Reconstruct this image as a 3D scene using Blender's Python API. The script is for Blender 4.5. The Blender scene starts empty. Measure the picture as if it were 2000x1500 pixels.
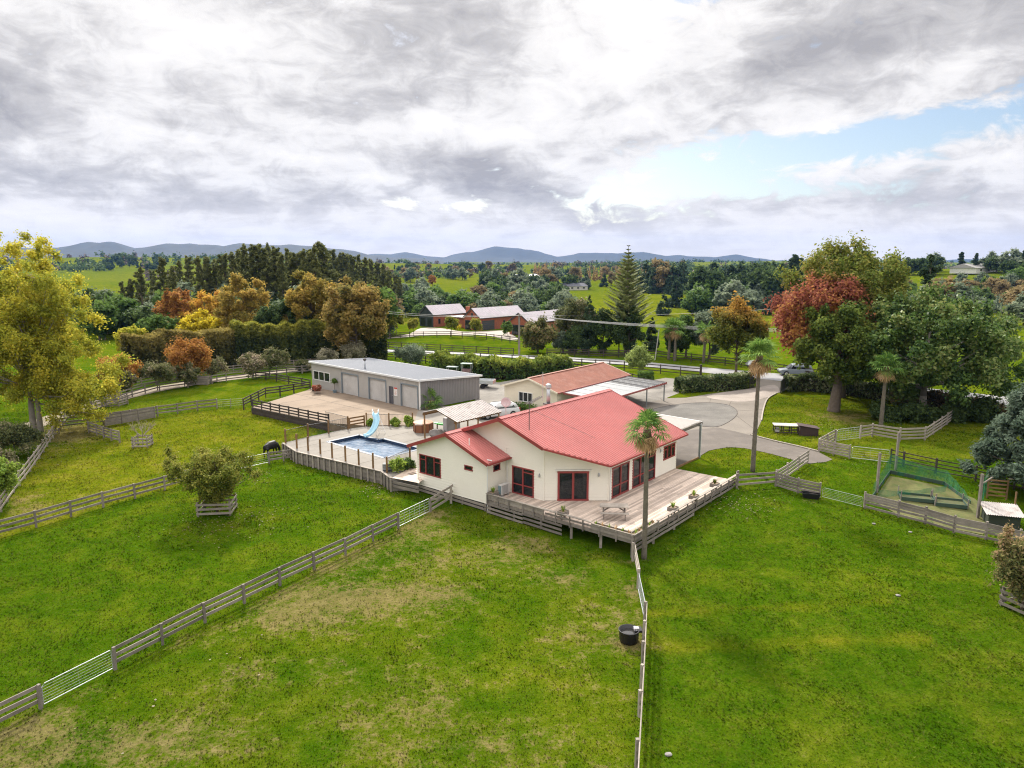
import bpy, bmesh, math, random
import numpy as np
from mathutils import Vector, Matrix

R = math.radians
rng = np.random.default_rng(7)
random.seed(7)
SC = bpy.context.scene
COL = SC.collection

# ------------------------------------------------------------------ camera
CAM_H, PITCH, FPX = 16.2, R(9.76), 1383.0
cd = bpy.data.cameras.new('camera')
cd.sensor_width = 36.0
cd.lens = 36.0 * FPX / 2000.0
cd.clip_start, cd.clip_end = 0.5, 40000.0
cam = bpy.data.objects.new('camera', cd)
COL.objects.link(cam)
cam.location = (0, 0, CAM_H)
cam.rotation_euler = (math.pi / 2 - PITCH, 0, 0)
SC.camera = cam

# ------------------------------------------------------------------ world + sun
SUN_EL, SUN_AZ = R(38), R(-17)           # azimuth measured from +Y (view direction), negative = to the left
sun_dir = Vector((math.sin(SUN_AZ) * math.cos(SUN_EL), math.cos(SUN_AZ) * math.cos(SUN_EL), math.sin(SUN_EL)))
sd = bpy.data.lights.new('sun', 'SUN')
sd.energy = 4.3
sd.angle = R(5.5)
sd.color = (1.0, 0.94, 0.84)
sun = bpy.data.objects.new('sun', sd)
COL.objects.link(sun)
sun.rotation_euler = sun_dir.to_track_quat('Z', 'Y').to_euler()
sun.location = sun_dir * 200

W = bpy.data.worlds.new('World')
SC.world = W
W.use_nodes = True


def build_world():
    nt = W.node_tree
    N, L = nt.nodes, nt.links
    N.clear()

    def nd(t, **k):
        n = N.new(t)
        for a, b in k.items():
            setattr(n, a, b)
        return n

    def math_(op, a, b=None, c=None, clamp=False):
        n = nd('ShaderNodeMath', operation=op, use_clamp=clamp)
        for i, x in enumerate((a, b, c)):
            if x is None:
                continue
            if isinstance(x, (int, float)):
                n.inputs[i].default_value = x
            else:
                L.new(x, n.inputs[i])
        return n.outputs[0]

    def mapr(v, a, b, c, d, smooth=True):
        n = nd('ShaderNodeMapRange', interpolation_type='SMOOTHSTEP' if smooth else 'LINEAR')
        L.new(v, n.inputs[0])
        for i, x in enumerate((a, b, c, d)):
            n.inputs[i + 1].default_value = x
        return n.outputs[0]
    tc = nd('ShaderNodeTexCoord')
    sep = nd('ShaderNodeSeparateXYZ')
    L.new(tc.outputs['Generated'], sep.inputs[0])
    X, Y, Z = sep.outputs
    zc = math_('MAXIMUM', Z, 0.0)
    # cloud layer seen in perspective: project the direction on a flat ceiling
    den = math_('ADD', zc, 0.10)
    px, py = math_('DIVIDE', X, den), math_('DIVIDE', Y, den)
    cmb = nd('ShaderNodeCombineXYZ')
    L.new(px, cmb.inputs[0]); L.new(py, cmb.inputs[1])

    def noise(scale, detail, rough, loc, dist=0.0, vec=None, sc=(1, 1, 1)):
        mp = nd('ShaderNodeMapping')
        mp.inputs['Location'].default_value = loc
        mp.inputs['Scale'].default_value = sc
        L.new(vec if vec is not None else cmb.outputs[0], mp.inputs[0])
        n = nd('ShaderNodeTexNoise')
        n.inputs['Scale'].default_value = scale
        n.inputs['Detail'].default_value = detail
        n.inputs['Roughness'].default_value = rough
        n.inputs['Distortion'].default_value = dist
        L.new(mp.outputs[0], n.inputs['Vector'])
        return n.outputs['Fac']
    n_big = noise(0.75, 10, 0.60, (3.1, 7.7, 0), 0.3)
    n_shade = noise(0.62, 10, 0.57, (14.3, 2.2, 4.0), 0.5)
    n_puff = noise(1.75, 10, 0.62, (5.5, 1.2, 8.0), 0.5)
    dirn = noise(6.0, 9, 0.60, (0.4, 0.9, 0.2), 0.4, vec=tc.outputs['Generated'], sc=(1, 1, 2.0))
    dirf = noise(17.0, 8, 0.62, (2.4, 0.1, 0.2), 0.6, vec=tc.outputs['Generated'], sc=(1, 1, 2.0))

    # openings and cloud banks of this sky, given by direction (x = right, z = up)
    def blob(cx, cz, rx, rz, rot=0.0):
        dx0, dz0 = math_('SUBTRACT', X, cx), math_('SUBTRACT', Z, cz)
        c_, s_ = math.cos(rot), math.sin(rot)
        dx = math_('DIVIDE', math_('ADD', math_('MULTIPLY', dx0, c_), math_('MULTIPLY', dz0, s_)), rx)
        dz = math_('DIVIDE', math_('ADD', math_('MULTIPLY', dx0, -s_), math_('MULTIPLY', dz0, c_)), rz)
        d2 = math_('ADD', math_('MULTIPLY', dx, dx), math_('MULTIPLY', dz, dz))
        return math_('EXPONENT', math_('MULTIPLY', d2, -1.0))

    def total(terms):
        acc = None
        for k, bl in terms:
            t = math_('MULTIPLY', bl, k)
            acc = t if acc is None else math_('ADD', acc, t)
        return acc
    hole = total([(.29, blob(.18, .105, .14, .034, .10)), (.31, blob(.36, .135, .17, .034, .14)), (.22, blob(.53, .16, .16, .028, .2)),
                  (.25, blob(.215, .325, .09, .034, .5)), (.22, blob(-.12, .076, .10, .012)), (.24, blob(.40, .088, .12, .015))])
    cov = math_('ADD', math_('MULTIPLY', n_big, 0.35), math_('ADD', math_('MULTIPLY', dirn, 0.50), math_('MULTIPLY', dirf, .85)))
    cov = math_('SUBTRACT', math_('ADD', cov, -.145), hole)
    cover = mapr(cov, 0.38, 0.56, 0.0, 1.0)
    sh = math_('ADD', math_('MULTIPLY', n_shade, 0.30), math_('ADD', math_('MULTIPLY', n_puff, 0.26), math_('ADD', math_('MULTIPLY', dirn, 0.52), math_('MULTIPLY', dirf, .42))))
    sh = math_('ADD', sh, total([(.10, blob(.10, .25, .22, .07, .5)), (.07, blob(-.42, .27, .14, .06, -.3)), (.08, blob(-.10, .17, .22, .03, .1)), (.07, blob(.25, .15, .2, .05, .2)), (.07, blob(0, .05, 1.2, .02)),
                                 (-.19, blob(.00, .105, .22, .030, -.32)), (-.10, blob(-.36, .082, .20, .020, -.1)), (-.10, blob(.38, .245, .12, .035, .2)), (-.11, blob(.55, .27, .18, .04, .3)), (-.10, blob(-.05, .27, .13, .06, -.5)), (-.10, blob(-.60, .20, .14, .05, -.4)), (-.09, blob(.33, .075, .06, .022)), (-.06, blob(.58, .075, .16, .014))]))
    ramp = nd('ShaderNodeValToRGB')
    L.new(mapr(sh, 0.54, 0.99, 0, 1, False), ramp.inputs[0])
    e = ramp.color_ramp.elements
    e[0].position, e[0].color = 0.0, (0.335, 0.322, 0.322, 1)
    e[1].position, e[1].color = 1.0, (0.86, 0.83, 0.80, 1)
    m = e.new(0.30); m.color = (0.48, 0.462, 0.455, 1)
    m = e.new(0.54); m.color = (0.68, 0.66, 0.645, 1)
    zen = math_('ADD', 0.95, math_('MULTIPLY', mapr(Z, 0.30, 1.0, 0, 1, False), 1.9))
    hz = nd('ShaderNodeMixRGB')
    L.new(mapr(Z, 0.0, 0.10, 0.70, 0.0), hz.inputs[0])
    L.new(ramp.outputs[0], hz.inputs[1])
    hz.inputs[2].default_value = (0.80, 0.725, 0.63, 1)
    mul = nd('ShaderNodeVectorMath', operation='SCALE')
    L.new(hz.outputs[0], mul.inputs[0]); L.new(zen, mul.inputs['Scale'])
    sky = nd('ShaderNodeTexSky')
    sky.sky_type = 'NISHITA'
    sky.sun_disc = False
    sky.sun_elevation = SUN_EL
    sky.sun_rotation = SUN_AZ
    sky.altitude = 50
    sky.air_density = 1.0
    sky.dust_density = 1.2
    b1, b2 = nd('ShaderNodeBackground'), nd('ShaderNodeBackground')
    L.new(sky.outputs[0], b1.inputs[0]); b1.inputs[1].default_value = 0.085
    L.new(mul.outputs[0], b2.inputs[0]); b2.inputs[1].default_value = 1.0
    mx = nd('ShaderNodeMixShader')
    L.new(cover, mx.inputs[0]); L.new(b1.outputs[0], mx.inputs[1]); L.new(b2.outputs[0], mx.inputs[2])
    out = nd('ShaderNodeOutputWorld')
    L.new(mx.outputs[0], out.inputs[0])


build_world()
vs = SC.view_settings
vs.view_transform, vs.look, vs.gamma, vs.use_curve_mapping = 'Standard', 'None', 1.0, False
vs.exposure = 0.58
SC.cycles.max_bounces = 6
SC.cycles.diffuse_bounces = 3
SC.cycles.glossy_bounces = 3
SC.cycles.transparent_max_bounces = 12
SC.cycles.volume_bounces = 0
SC.cycles.use_denoising = True
SC.cycles.denoiser = 'OPENIMAGEDENOISE'
SC.cycles.denoising_input_passes = 'RGB_ALBEDO_NORMAL'
SC.cycles.denoising_prefilter = 'NONE'
SC.cycles.filter_width = 1.15
SC.cycles.sample_clamp_indirect = 4.0

# ------------------------------------------------------------------ terrain + picture geometry
CP, SP = math.cos(PITCH), math.sin(PITCH)


def sstep(t):
    t = np.clip(t, 0, 1)
    return t * t * (3 - 2 * t)


def vnoise(x, y, seed=0):
    """smooth value noise, vectorised"""
    xi, yi = np.floor(x).astype(np.int64), np.floor(y).astype(np.int64)
    xf, yf = x - xi, y - yi

    def h(a, b):
        n = (a * 374761393 + b * 668265263 + seed * 2147483647) & 0xFFFFFFFF
        n = ((n ^ (n >> 13)) * 1274126177) & 0xFFFFFFFF
        return ((n ^ (n >> 16)) & 0xFFFF) / 65535.0
    u, v = xf * xf * (3 - 2 * xf), yf * yf * (3 - 2 * yf)
    a = h(xi, yi) * (1 - u) + h(xi + 1, yi) * u
    b = h(xi, yi + 1) * (1 - u) + h(xi + 1, yi + 1) * u
    return a * (1 - v) + b * v


def gz(x, y):
    x, y = np.asarray(x, float), np.asarray(y, float)
    lo = np.interp(x, [-30, -10, 4, 30, 50], [66, 56, 44, 42, 44])
    hi = np.interp(x, [-30, -12, -6, 4, 30, 50], [105, 95, 66, 57, 56, 60])
    t = sstep((y - lo) / (hi - lo))
    low = -1.0 - 0.035 * np.clip(45 - y, 0, 40) + 0.12 * (vnoise(x / 7, y / 7, 3) - .5)
    near = low * (1 - t) - 0.05 * t
    far = np.interp(y, [185, 300, 430, 700, 1500, 3000, 9000], [-.05, -9, -7, -2, 4, 8, 8])
    amp = sstep((y - 230) / 350)
    far = far + amp * (9 * (vnoise(x / 260, y / 300, 5) - .5) + 4 * (vnoise(x / 90, y / 110, 9) - .5)) \
        + amp * np.clip(y / 1500, 0, 1) * 16 * (vnoise(x / 800, y / 900, 11) - .45)
    far = far + 17 * np.exp(-((x - 345) / 130) ** 2 - ((y - 450) / 170) ** 2) * sstep((y - 190) / 120)
    far = far + 16 * np.exp(-((x + 900) / 420) ** 2 - ((y - 1600) / 500) ** 2)
    s = sstep((y - 180) / 12)
    return near * (1 - s) + far * s


def ray(u, v):
    b = (750 - v) / FPX
    return np.array([(u - 1000) / FPX, CP + b * SP, -SP + b * CP])


def at(u, v, z=None):
    """place in the world: where the sight line of a pixel of the 2000x1500 photo meets the terrain (or height z)"""
    d = ray(u, v)
    if z is not None:
        t = (z - CAM_H) / d[2]
        return Vector((d[0] * t, d[1] * t, z))
    ts = np.geomspace(14, 8000, 900)
    dz = CAM_H + d[2] * ts - gz(d[0] * ts, d[1] * ts)
    k = np.nonzero(dz < 0)[0]
    if len(k) == 0:
        t = 6000.0
    else:
        a, b = ts[max(k[0] - 1, 0)], ts[k[0]]
        for _ in range(30):
            m = (a + b) / 2
            if CAM_H + d[2] * m - float(gz(d[0] * m, d[1] * m)) < 0:
                b = m
            else:
                a = m
        t = b
    return Vector((d[0] * t, d[1] * t, float(gz(d[0] * t, d[1] * t))))


def hz(y, v):
    """height that shows at picture row v at forward distance y"""
    b = (750 - v) / FPX
    return CAM_H + y * (-SP + b * CP) / (CP + b * SP)


def ppm(p):
    return FPX / (p[1] * CP - (p[2] - CAM_H) * SP)


# ------------------------------------------------------------------ materials
MATS = {}


def new_mat(name):
    m = bpy.data.materials.new(name)
    m.use_nodes = True
    nt = m.node_tree
    return m, nt, nt.nodes, nt.links, nt.nodes['Principled BSDF']


def lk(nt, a, b):
    nt.links.new(a, b)


def tex(nt, scale, detail=5, rough=.6, sc=(1, 1, 1), loc=(0, 0, 0), rz=0):
    g = nt.nodes.new('ShaderNodeNewGeometry')
    mp = nt.nodes.new('ShaderNodeMapping')
    mp.inputs['Scale'].default_value = sc
    mp.inputs['Location'].default_value = loc
    if rz:
        r0 = nt.nodes.new('ShaderNodeMapping')
        r0.inputs['Rotation'].default_value[2] = R(rz)
        nt.links.new(g.outputs['Position'], r0.inputs[0])
        nt.links.new(r0.outputs[0], mp.inputs[0])
    else:
        nt.links.new(g.outputs['Position'], mp.inputs[0])
    n = nt.nodes.new('ShaderNodeTexNoise')
    n.inputs['Scale'].default_value = scale
    n.inputs['Detail'].default_value = detail
    n.inputs['Roughness'].default_value = rough
    nt.links.new(mp.outputs[0], n.inputs['Vector'])
    return n.outputs['Fac']


def mth(nt, op, a, b, clamp=False):
    n = nt.nodes.new('ShaderNodeMath')
    n.operation = op
    n.use_clamp = clamp
    for i, x in enumerate((a, b)):
        if isinstance(x, (int, float)):
            n.inputs[i].default_value = x
        else:
            nt.links.new(x, n.inputs[i])
    return n.outputs[0]


def ramp(nt, fac, stops):
    r = nt.nodes.new('ShaderNodeValToRGB')
    nt.links.new(fac, r.inputs[0])
    e = r.color_ramp.elements
    e[0].position, e[0].color = stops[0][0], (*stops[0][1], 1)
    e[1].position, e[1].color = stops[-1][0], (*stops[-1][1], 1)
    for p, c in stops[1:-1]:
        k = e.new(p)
        k.color = (*c, 1)
    return r.outputs[0]


def mixc(nt, fac, a, b, mode='MIX'):
    m = nt.nodes.new('ShaderNodeMixRGB')
    m.blend_type = mode
    for i, x in enumerate((fac, a, b)):
        if isinstance(x, (int, float)):
            m.inputs[i].default_value = x
        elif isinstance(x, tuple):
            m.inputs[i].default_value = (*x, 1)
        else:
            nt.links.new(x, m.inputs[i])
    return m.outputs[0]


def mat(name, base, rough=.75, var=.25, scale=1.2, fine=18, col2=None, amt=.5, bump=0.0, metal=0.0, spec=.4, rnd=.15, sc=(1, 1, 1), rz=0):
    """painted / wooden / mineral surface: two noises, wear colour, per-object variation"""
    if name in MATS:
        return MATS[name]
    m, nt, N, L, B = new_mat(name)
    a, b = tex(nt, scale, 6), tex(nt, fine, 4, sc=sc, rz=rz)
    v = mth(nt, 'ADD', mth(nt, 'MULTIPLY', a, .6), mth(nt, 'MULTIPLY', b, .4))
    oi = nt.nodes.new('ShaderNodeObjectInfo')
    v2 = mth(nt, 'ADD', v, mth(nt, 'MULTIPLY', mth(nt, 'SUBTRACT', oi.outputs['Random'], .5), rnd))
    lo = tuple(max(0, c * (1 - var)) for c in base)
    hi = tuple(min(1, c * (1 + var)) for c in base)
    c = ramp(nt, v2, [(.28, lo), (.5, base), (.72, hi)])
    if col2:
        f = ramp(nt, tex(nt, scale * 1.7, 8, .65, loc=(9, 4, 2)), [(.5, (0, 0, 0)), (.72, (amt,) * 3)])
        c = mixc(nt, f, c, col2)
    L.new(c, B.inputs['Base Color'])
    B.inputs['Roughness'].default_value = rough
    B.inputs['Metallic'].default_value = metal
    B.inputs['Specular IOR Level'].default_value = spec
    if bump:
        bp = N.new('ShaderNodeBump')
        bp.inputs['Strength'].default_value = bump
        bp.inputs['Distance'].default_value = .02
        L.new(b, bp.inputs['Height'])
        L.new(bp.outputs[0], B.inputs['Normal'])
    MATS[name] = m
    return m


def leaf_mat(name, stops, hue=None, trans=.35, rough=.7, big=.12, gain=2.35, spec=.08):
    """leaves: colour picked per leaf ('tone'), optional second palette mixed by 'hue'"""
    if name in MATS:
        return MATS[name]
    m, nt, N, L, B = new_mat(name)
    at1 = N.new('ShaderNodeAttribute'); at1.attribute_name = 'tone'
    oi = N.new('ShaderNodeObjectInfo')
    t = mth(nt, 'ADD', at1.outputs['Fac'], mth(nt, 'MULTIPLY', mth(nt, 'SUBTRACT', oi.outputs['Random'], .5), .25))
    t = mth(nt, 'ADD', t, mth(nt, 'MULTIPLY', mth(nt, 'SUBTRACT', tex(nt, big, 3), .5), .5))
    k = len(stops)
    stops = [tuple(min(.8, x * gain) for x in s) for s in stops]
    c = ramp(nt, t, [(.08 + .84 * i / (k - 1), s) for i, s in enumerate(stops)])
    if hue:
        at2 = N.new('ShaderNodeAttribute'); at2.attribute_name = 'hue'
        k = len(hue)
        hue = [tuple(min(.8, x * gain) for x in s) for s in hue]
        c2 = ramp(nt, t, [(.08 + .84 * i / (k - 1), s) for i, s in enumerate(hue)])
        c = mixc(nt, at2.outputs['Fac'], c, c2)
    L.new(c, B.inputs['Base Color'])
    B.inputs['Roughness'].default_value = rough
    B.inputs['Specular IOR Level'].default_value = spec
    tr = N.new('ShaderNodeBsdfTranslucent')
    L.new(c, tr.inputs[0])
    mx = N.new('ShaderNodeMixShader')
    mx.inputs[0].default_value = max(trans, .38)
    L.new(B.outputs[0], mx.inputs[1]); L.new(tr.outputs[0], mx.inputs[2])
    L.new(mx.outputs[0], N['Material Output'].inputs[0])
    MATS[name] = m
    return m


def grass_mat(name, blades=False):
    if name in MATS:
        return MATS[name]
    m, nt, N, L, B = new_mat(name)
    dry = N.new('ShaderNodeAttribute'); dry.attribute_name = 'dry'
    yel = N.new('ShaderNodeAttribute'); yel.attribute_name = 'yel'
    n0, n1, n2, n3 = tex(nt, .06, 3), tex(nt, .33, 7, .62), tex(nt, 1.6, 7, .66), tex(nt, 9.0, 5, .7)
    v = mth(nt, 'ADD', mth(nt, 'MULTIPLY', n3, .42), mth(nt, 'ADD', mth(nt, 'MULTIPLY', n2, .38), mth(nt, 'MULTIPLY', n1, .2)))
    if blades:
        v = mth(nt, 'ADD', v, .085)
        tn = N.new('ShaderNodeAttribute'); tn.attribute_name = 'tone'
        v = mth(nt, 'ADD', mth(nt, 'MULTIPLY', v, .75), mth(nt, 'MULTIPLY', tn.outputs['Fac'], .25))
    g = ramp(nt, v, [(.30, (.022, .056, .0016)), (.44, (.044, .096, .002)), (.56, (.074, .132, .005)), (.70, (.15, .185, .03))])
    y = ramp(nt, v, [(.30, (.055, .085, .003)), (.46, (.14, .155, .006)), (.58, (.22, .205, .016)), (.72, (.33, .27, .05))])
    d = ramp(nt, v, [(.30, (.09, .07, .022)), (.5, (.21, .16, .07)), (.7, (.34, .26, .14))])
    g = mixc(nt, ramp(nt, tex(nt, 4.5, 6, .7, loc=(3, 8, 1)), [(.54, (0, 0, 0)), (.72, (.5,) * 3)]), g, (.15, .125, .03))
    g = mixc(nt, ramp(nt, tex(nt, .8, 6, .65, loc=(7, 1, 5)), [(.50, (0, 0, 0)), (.68, (.6,) * 3)]), g, (.030, .082, .002))
    yf = mth(nt, 'ADD', yel.outputs['Fac'], mth(nt, 'MULTIPLY', mth(nt, 'SUBTRACT', n1, .5), 1.5), True)
    c = mixc(nt, yf, g, y)
    # dry patches: fractal threshold moved by the paddock's wear
    df = mth(nt, 'ADD', mth(nt, 'MULTIPLY', n1, .30), mth(nt, 'ADD', mth(nt, 'MULTIPLY', n2, .35), mth(nt, 'MULTIPLY', tex(nt, 5.5, 6, .7, loc=(1, 9, 3)), .48)))
    df = mth(nt, 'ADD', df, mth(nt, 'MULTIPLY', dry.outputs['Fac'], .30))
    mr = N.new('ShaderNodeMapRange')
    mr.interpolation_type = 'SMOOTHSTEP'
    L.new(df, mr.inputs[0])
    for i, x in enumerate((.67, .80, 0, .75)):
        mr.inputs[i + 1].default_value = x
    c = mixc(nt, mr.outputs[0], c, d)
    c = mixc(nt, 1.0, c, ramp(nt, n0, [(.3, (.72, .76, .73)), (.7, (.93, .92, .84))]), 'MULTIPLY')
    L.new(c, B.inputs['Base Color'])
    B.inputs['Roughness'].default_value = .9
    B.inputs['Specular IOR Level'].default_value = .0
    if not blades:
        bp = N.new('ShaderNodeBump')
        bp.inputs['Strength'].default_value = .8
        bp.inputs['Distance'].default_value = .12
        L.new(mth(nt, 'ADD', n3, n2), bp.inputs['Height'])
        L.new(bp.outputs[0], B.inputs['Normal'])
    else:
        gn = N.new('ShaderNodeNewGeometry')
        vm = N.new('ShaderNodeVectorMath'); vm.operation = 'MULTIPLY_ADD'     # blades shade like the turf they stand in
        L.new(gn.outputs['Normal'], vm.inputs[0]); vm.inputs[1].default_value = (.14, .14, .14); vm.inputs[2].default_value = (0, 0, 1)
        nv = N.new('ShaderNodeVectorMath'); nv.operation = 'NORMALIZE'
        L.new(vm.outputs[0], nv.inputs[0]); L.new(nv.outputs[0], B.inputs['Normal'])
        tr = N.new('ShaderNodeBsdfTranslucent')
        L.new(c, tr.inputs[0])
        mx = N.new('ShaderNodeMixShader')
        mx.inputs[0].default_value = .15
        L.new(B.outputs[0], mx.inputs[1]); L.new(tr.outputs[0], mx.inputs[2])
        L.new(mx.outputs[0], N['Material Output'].inputs[0])
    MATS[name] = m
    return m


def glass_mat(name='window_glass', tint=(.02, .025, .028), clear=.25):
    if name in MATS:
        return MATS[name]
    m, nt, N, L, B = new_mat(name)
    B.inputs['Base Color'].default_value = (*tint, 1)
    B.inputs['Roughness'].default_value = .03
    B.inputs['Specular IOR Level'].default_value = .6
    tr = N.new('ShaderNodeBsdfTransparent')
    mx = N.new('ShaderNodeMixShader')
    mx.inputs[0].default_value = clear
    L.new(B.outputs[0], mx.inputs[1]); L.new(tr.outputs[0], mx.inputs[2])
    L.new(mx.outputs[0], N['Material Output'].inputs[0])
    MATS[name] = m
    return m


WOOD = mat('weathered_grey_timber', (.22, .19, .165), .85, .35, 1.5, 22, (.11, .095, .08), .6, .3, rnd=.35)
WOODP = mat('pale_weathered_timber', (.31, .27, .23), .85, .3, 1.5, 22, (.16, .14, .12), .5, .3, rnd=.3)
DARKW = mat('dark_stained_timber', (.055, .042, .036), .8, .35, 1.5, 20, (.12, .10, .085), .4, .2, rnd=.4)
BROWNW = mat('brown_treated_timber', (.20, .115, .05), .8, .3, 2, 25, (.1, .06, .03), .5, .2, rnd=.3)
DECK = mat('sunbleached_decking', (.50, .405, .335), .8, .3, .6, 9, (.33, .26, .205), .6, .25, rnd=.55)
CREAM = mat('cream_paint', (.86, .815, .715), .6, .04, .5, 9, (.78, .725, .61), .35)
CREAM2 = mat('cream_garage_paint', (.78, .70, .56), .6, .06, .5, 9)
REDROOF = mat('red_steel_roofing', (.43, .125, .112), .42, .14, .35, 3.5, (.47, .165, .15), .5, spec=.7, sc=(1.6, .12, 1), rz=-50.5)
REDTRIM = mat('red_trim_paint', (.29, .05, .045), .5, .15)
RUSTROOF = mat('faded_terracotta_roofing', (.30, .125, .085), .6, .25, .7, 9, (.42, .24, .19), .6)
GALV = mat('galvanised_steel', (.50, .52, .54), .4, .12, 1.5, 15, metal=.6)
ZINC = mat('pale_steel_roofing', (.235, .25, .28), .5, .05, .25, 4, (.21, .22, .245), .3, spec=.4)
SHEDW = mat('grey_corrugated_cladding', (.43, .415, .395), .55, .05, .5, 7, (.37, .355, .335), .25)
DOORM = mat('silver_roller_door', (.52, .50, .475), .42, .14, .6, 6, (.40, .36, .33), .6, metal=.25)
CONC = mat('driveway_concrete', (.17, .148, .124), .9, .28, .22, 7, (.115, .097, .08), .75, .15)
POOLC = mat('pool_terrace_concrete', (.225, .205, .178), .88, .2, .3, 6, (.155, .138, .113), .65, .1)
SLAB = mat('yard_concrete', (.225, .17, .122), .9, .22, .18, 5, (.13, .092, .06), .85, .1)
ASPH = mat('worn_asphalt', (.118, .101, .087), .92, .3, .35, 14, (.175, .15, .128), .75, .2)
GRAV = mat('grey_gravel', (.19, .175, .155), .95, .6, .3, 13, (.13, .115, .10), .55, .8)
ROADM = mat('chipseal_road', (.28, .275, .28), .7, .12, .2, 8, (.35, .34, .33), .5, .2, spec=.5)
DIRT = mat('bare_dirt', (.26, .19, .125), .95, .3, .5, 6, (.16, .15, .06), .6, .3)
WHITE = mat('white_paint', (.78, .77, .75), .45, .06)
BLACKP = mat('black_plastic', (.015, .015, .017), .45, .3)
DARKI = mat('dark_interior', (.04, .036, .034), .9, .4)
CURT = mat('pale_curtain', (.55, .55, .56), .9, .2, 6, 30)
BARK = mat('grey_brown_bark', (.15, .115, .09), .92, .4, 3, 20, (.22, .19, .16), .5, .6)
BARKP = mat('pale_bark', (.24, .215, .185), .92, .35, 3, 20, bump=.5)
BRICK = mat('red_brick', (.30, .10, .055), .9, .35, 2, 8, (.22, .085, .055), .6)
DARKCL = mat('dark_grey_cladding', (.045, .055, .06), .6, .2)
GLASS = glass_mat()


# ------------------------------------------------------------------ mesh builder + scene graph helpers
OFF = {}


def link(o, parent=None):
    COL.objects.link(o)
    if parent is not None:
        o.parent = parent
    return o


def tag(o, label=None, cat=None, group=None, kind=None):
    if label: o['label'] = label
    if cat: o['category'] = cat
    if group: o['group'] = group
    if kind: o['kind'] = kind
    return o


def thing(name, label, cat, loc=(0, 0, 0), group=None):
    o = bpy.data.objects.new(name, None)
    o.empty_display_size = .3
    link(o)
    o.location = loc
    OFF[o.name] = Vector(loc)
    return tag(o, label, cat, group)


class MB:
    def __init__(s):
        s.v, s.f = [], []

    def add(s, vs, fs):
        k = len(s.v)
        s.v += [tuple(p) for p in vs]
        s.f += [tuple(i + k for i in f) for f in fs]
        return s

    def quad(s, a, b, c, d):
        return s.add([a, b, c, d], [(0, 1, 2, 3)])

    def hexa(s, p):
        """8 corners: bottom loop 0-3, top loop 4-7"""
        return s.add(p, [(3, 2, 1, 0), (4, 5, 6, 7), (0, 1, 5, 4), (1, 2, 6, 5), (2, 3, 7, 6), (3, 0, 4, 7)])

    def obox(s, c, ex, ey, ez):
        c, ex, ey, ez = Vector(c), Vector(ex), Vector(ey), Vector(ez)
        return s.hexa([c - ex - ey - ez, c + ex - ey - ez, c + ex + ey - ez, c - ex + ey - ez,
                       c - ex - ey + ez, c + ex - ey + ez, c + ex + ey + ez, c - ex + ey + ez])

    def box(s, x0, x1, y0, y1, z0, z1):
        return s.obox(((x0 + x1) / 2, (y0 + y1) / 2, (z0 + z1) / 2), ((x1 - x0) / 2, 0, 0), (0, (y1 - y0) / 2, 0), (0, 0, (z1 - z0) / 2))

    def beam(s, p0, p1, w, h, up=(0, 0, 1)):
        p0, p1 = Vector(p0), Vector(p1)
        d = p1 - p0
        side = d.cross(Vector(up))
        if side.length < 1e-6:
            side = d.cross(Vector((1, 0, 0)))
        side.normalize()
        u2 = side.cross(d).normalized()
        return s.obox((p0 + p1) / 2, d / 2, side * (w / 2), u2 * (h / 2))

    def tube(s, path, rad, n=6, cap=True):
        path = [Vector(p) for p in path]
        if not isinstance(rad, (list, tuple)):
            rad = [rad] * len(path)
        k = len(s.v)
        for i, p in enumerate(path):
            d = path[min(i + 1, len(path) - 1)] - path[max(i - 1, 0)]
            d.normalize()
            a = d.cross(Vector((0, 0, 1)) if abs(d.z) < .95 else Vector((1, 0, 0))).normalized()
            b = d.cross(a)
            for j in range(n):
                t = 2 * math.pi * j / n
                s.v.append(tuple(p + (a * math.cos(t) + b * math.sin(t)) * rad[i]))
        for i in range(len(path) - 1):
            for j in range(n):
                s.f.append((k + i * n + j, k + i * n + (j + 1) % n, k + (i + 1) * n + (j + 1) % n, k + (i + 1) * n + j))
        if cap:
            s.f.append(tuple(k + j for j in reversed(range(n))))
            s.f.append(tuple(k + (len(path) - 1) * n + j for j in range(n)))
        return s

    def lathe(s, c, prof, n=16):
        c = Vector(c)
        k = len(s.v)
        for r, z in prof:
            for j in range(n):
                t = 2 * math.pi * j / n
                s.v.append((c.x + r * math.cos(t), c.y + r * math.sin(t), c.z + z))
        for i in range(len(prof) - 1):
            for j in range(n):
                s.f.append((k + i * n + j, k + i * n + (j + 1) % n, k + (i + 1) * n + (j + 1) % n, k + (i + 1) * n + j))
        s.f.append(tuple(k + j for j in reversed(range(n))))
        s.f.append(tuple(k + (len(prof) - 1) * n + j for j in range(n)))
        return s

    def prism(s, poly, z0, z1):
        n = len(poly)
        s.add([(p[0], p[1], z0) for p in poly] + [(p[0], p[1], z1) for p in poly],
              [tuple(reversed(range(n))), tuple(range(n, 2 * n))] + [(i, (i + 1) % n, n + (i + 1) % n, n + i) for i in range(n)])
        return s

    def build(s, name, m, parent=None, smooth=False, kind=None, label=None, bevel=0):
        off = OFF.get(parent.name, Vector()) if parent is not None else Vector()
        me = bpy.data.meshes.new(name)
        me.from_pydata([(v[0] - off.x, v[1] - off.y, v[2] - off.z) for v in s.v], [], s.f)
        me.materials.append(m)
        if smooth:
            me.polygons.foreach_set('use_smooth', [True] * len(me.polygons))
        o = bpy.data.objects.new(name, me)
        link(o, parent)
        OFF[o.name] = off
        if bevel:
            b = o.modifiers.new('bevel', 'BEVEL')
            b.width, b.segments, b.limit_method = bevel, 2, 'ANGLE'
        if kind: o['kind'] = kind
        if label: o['label'] = label
        return o


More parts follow.
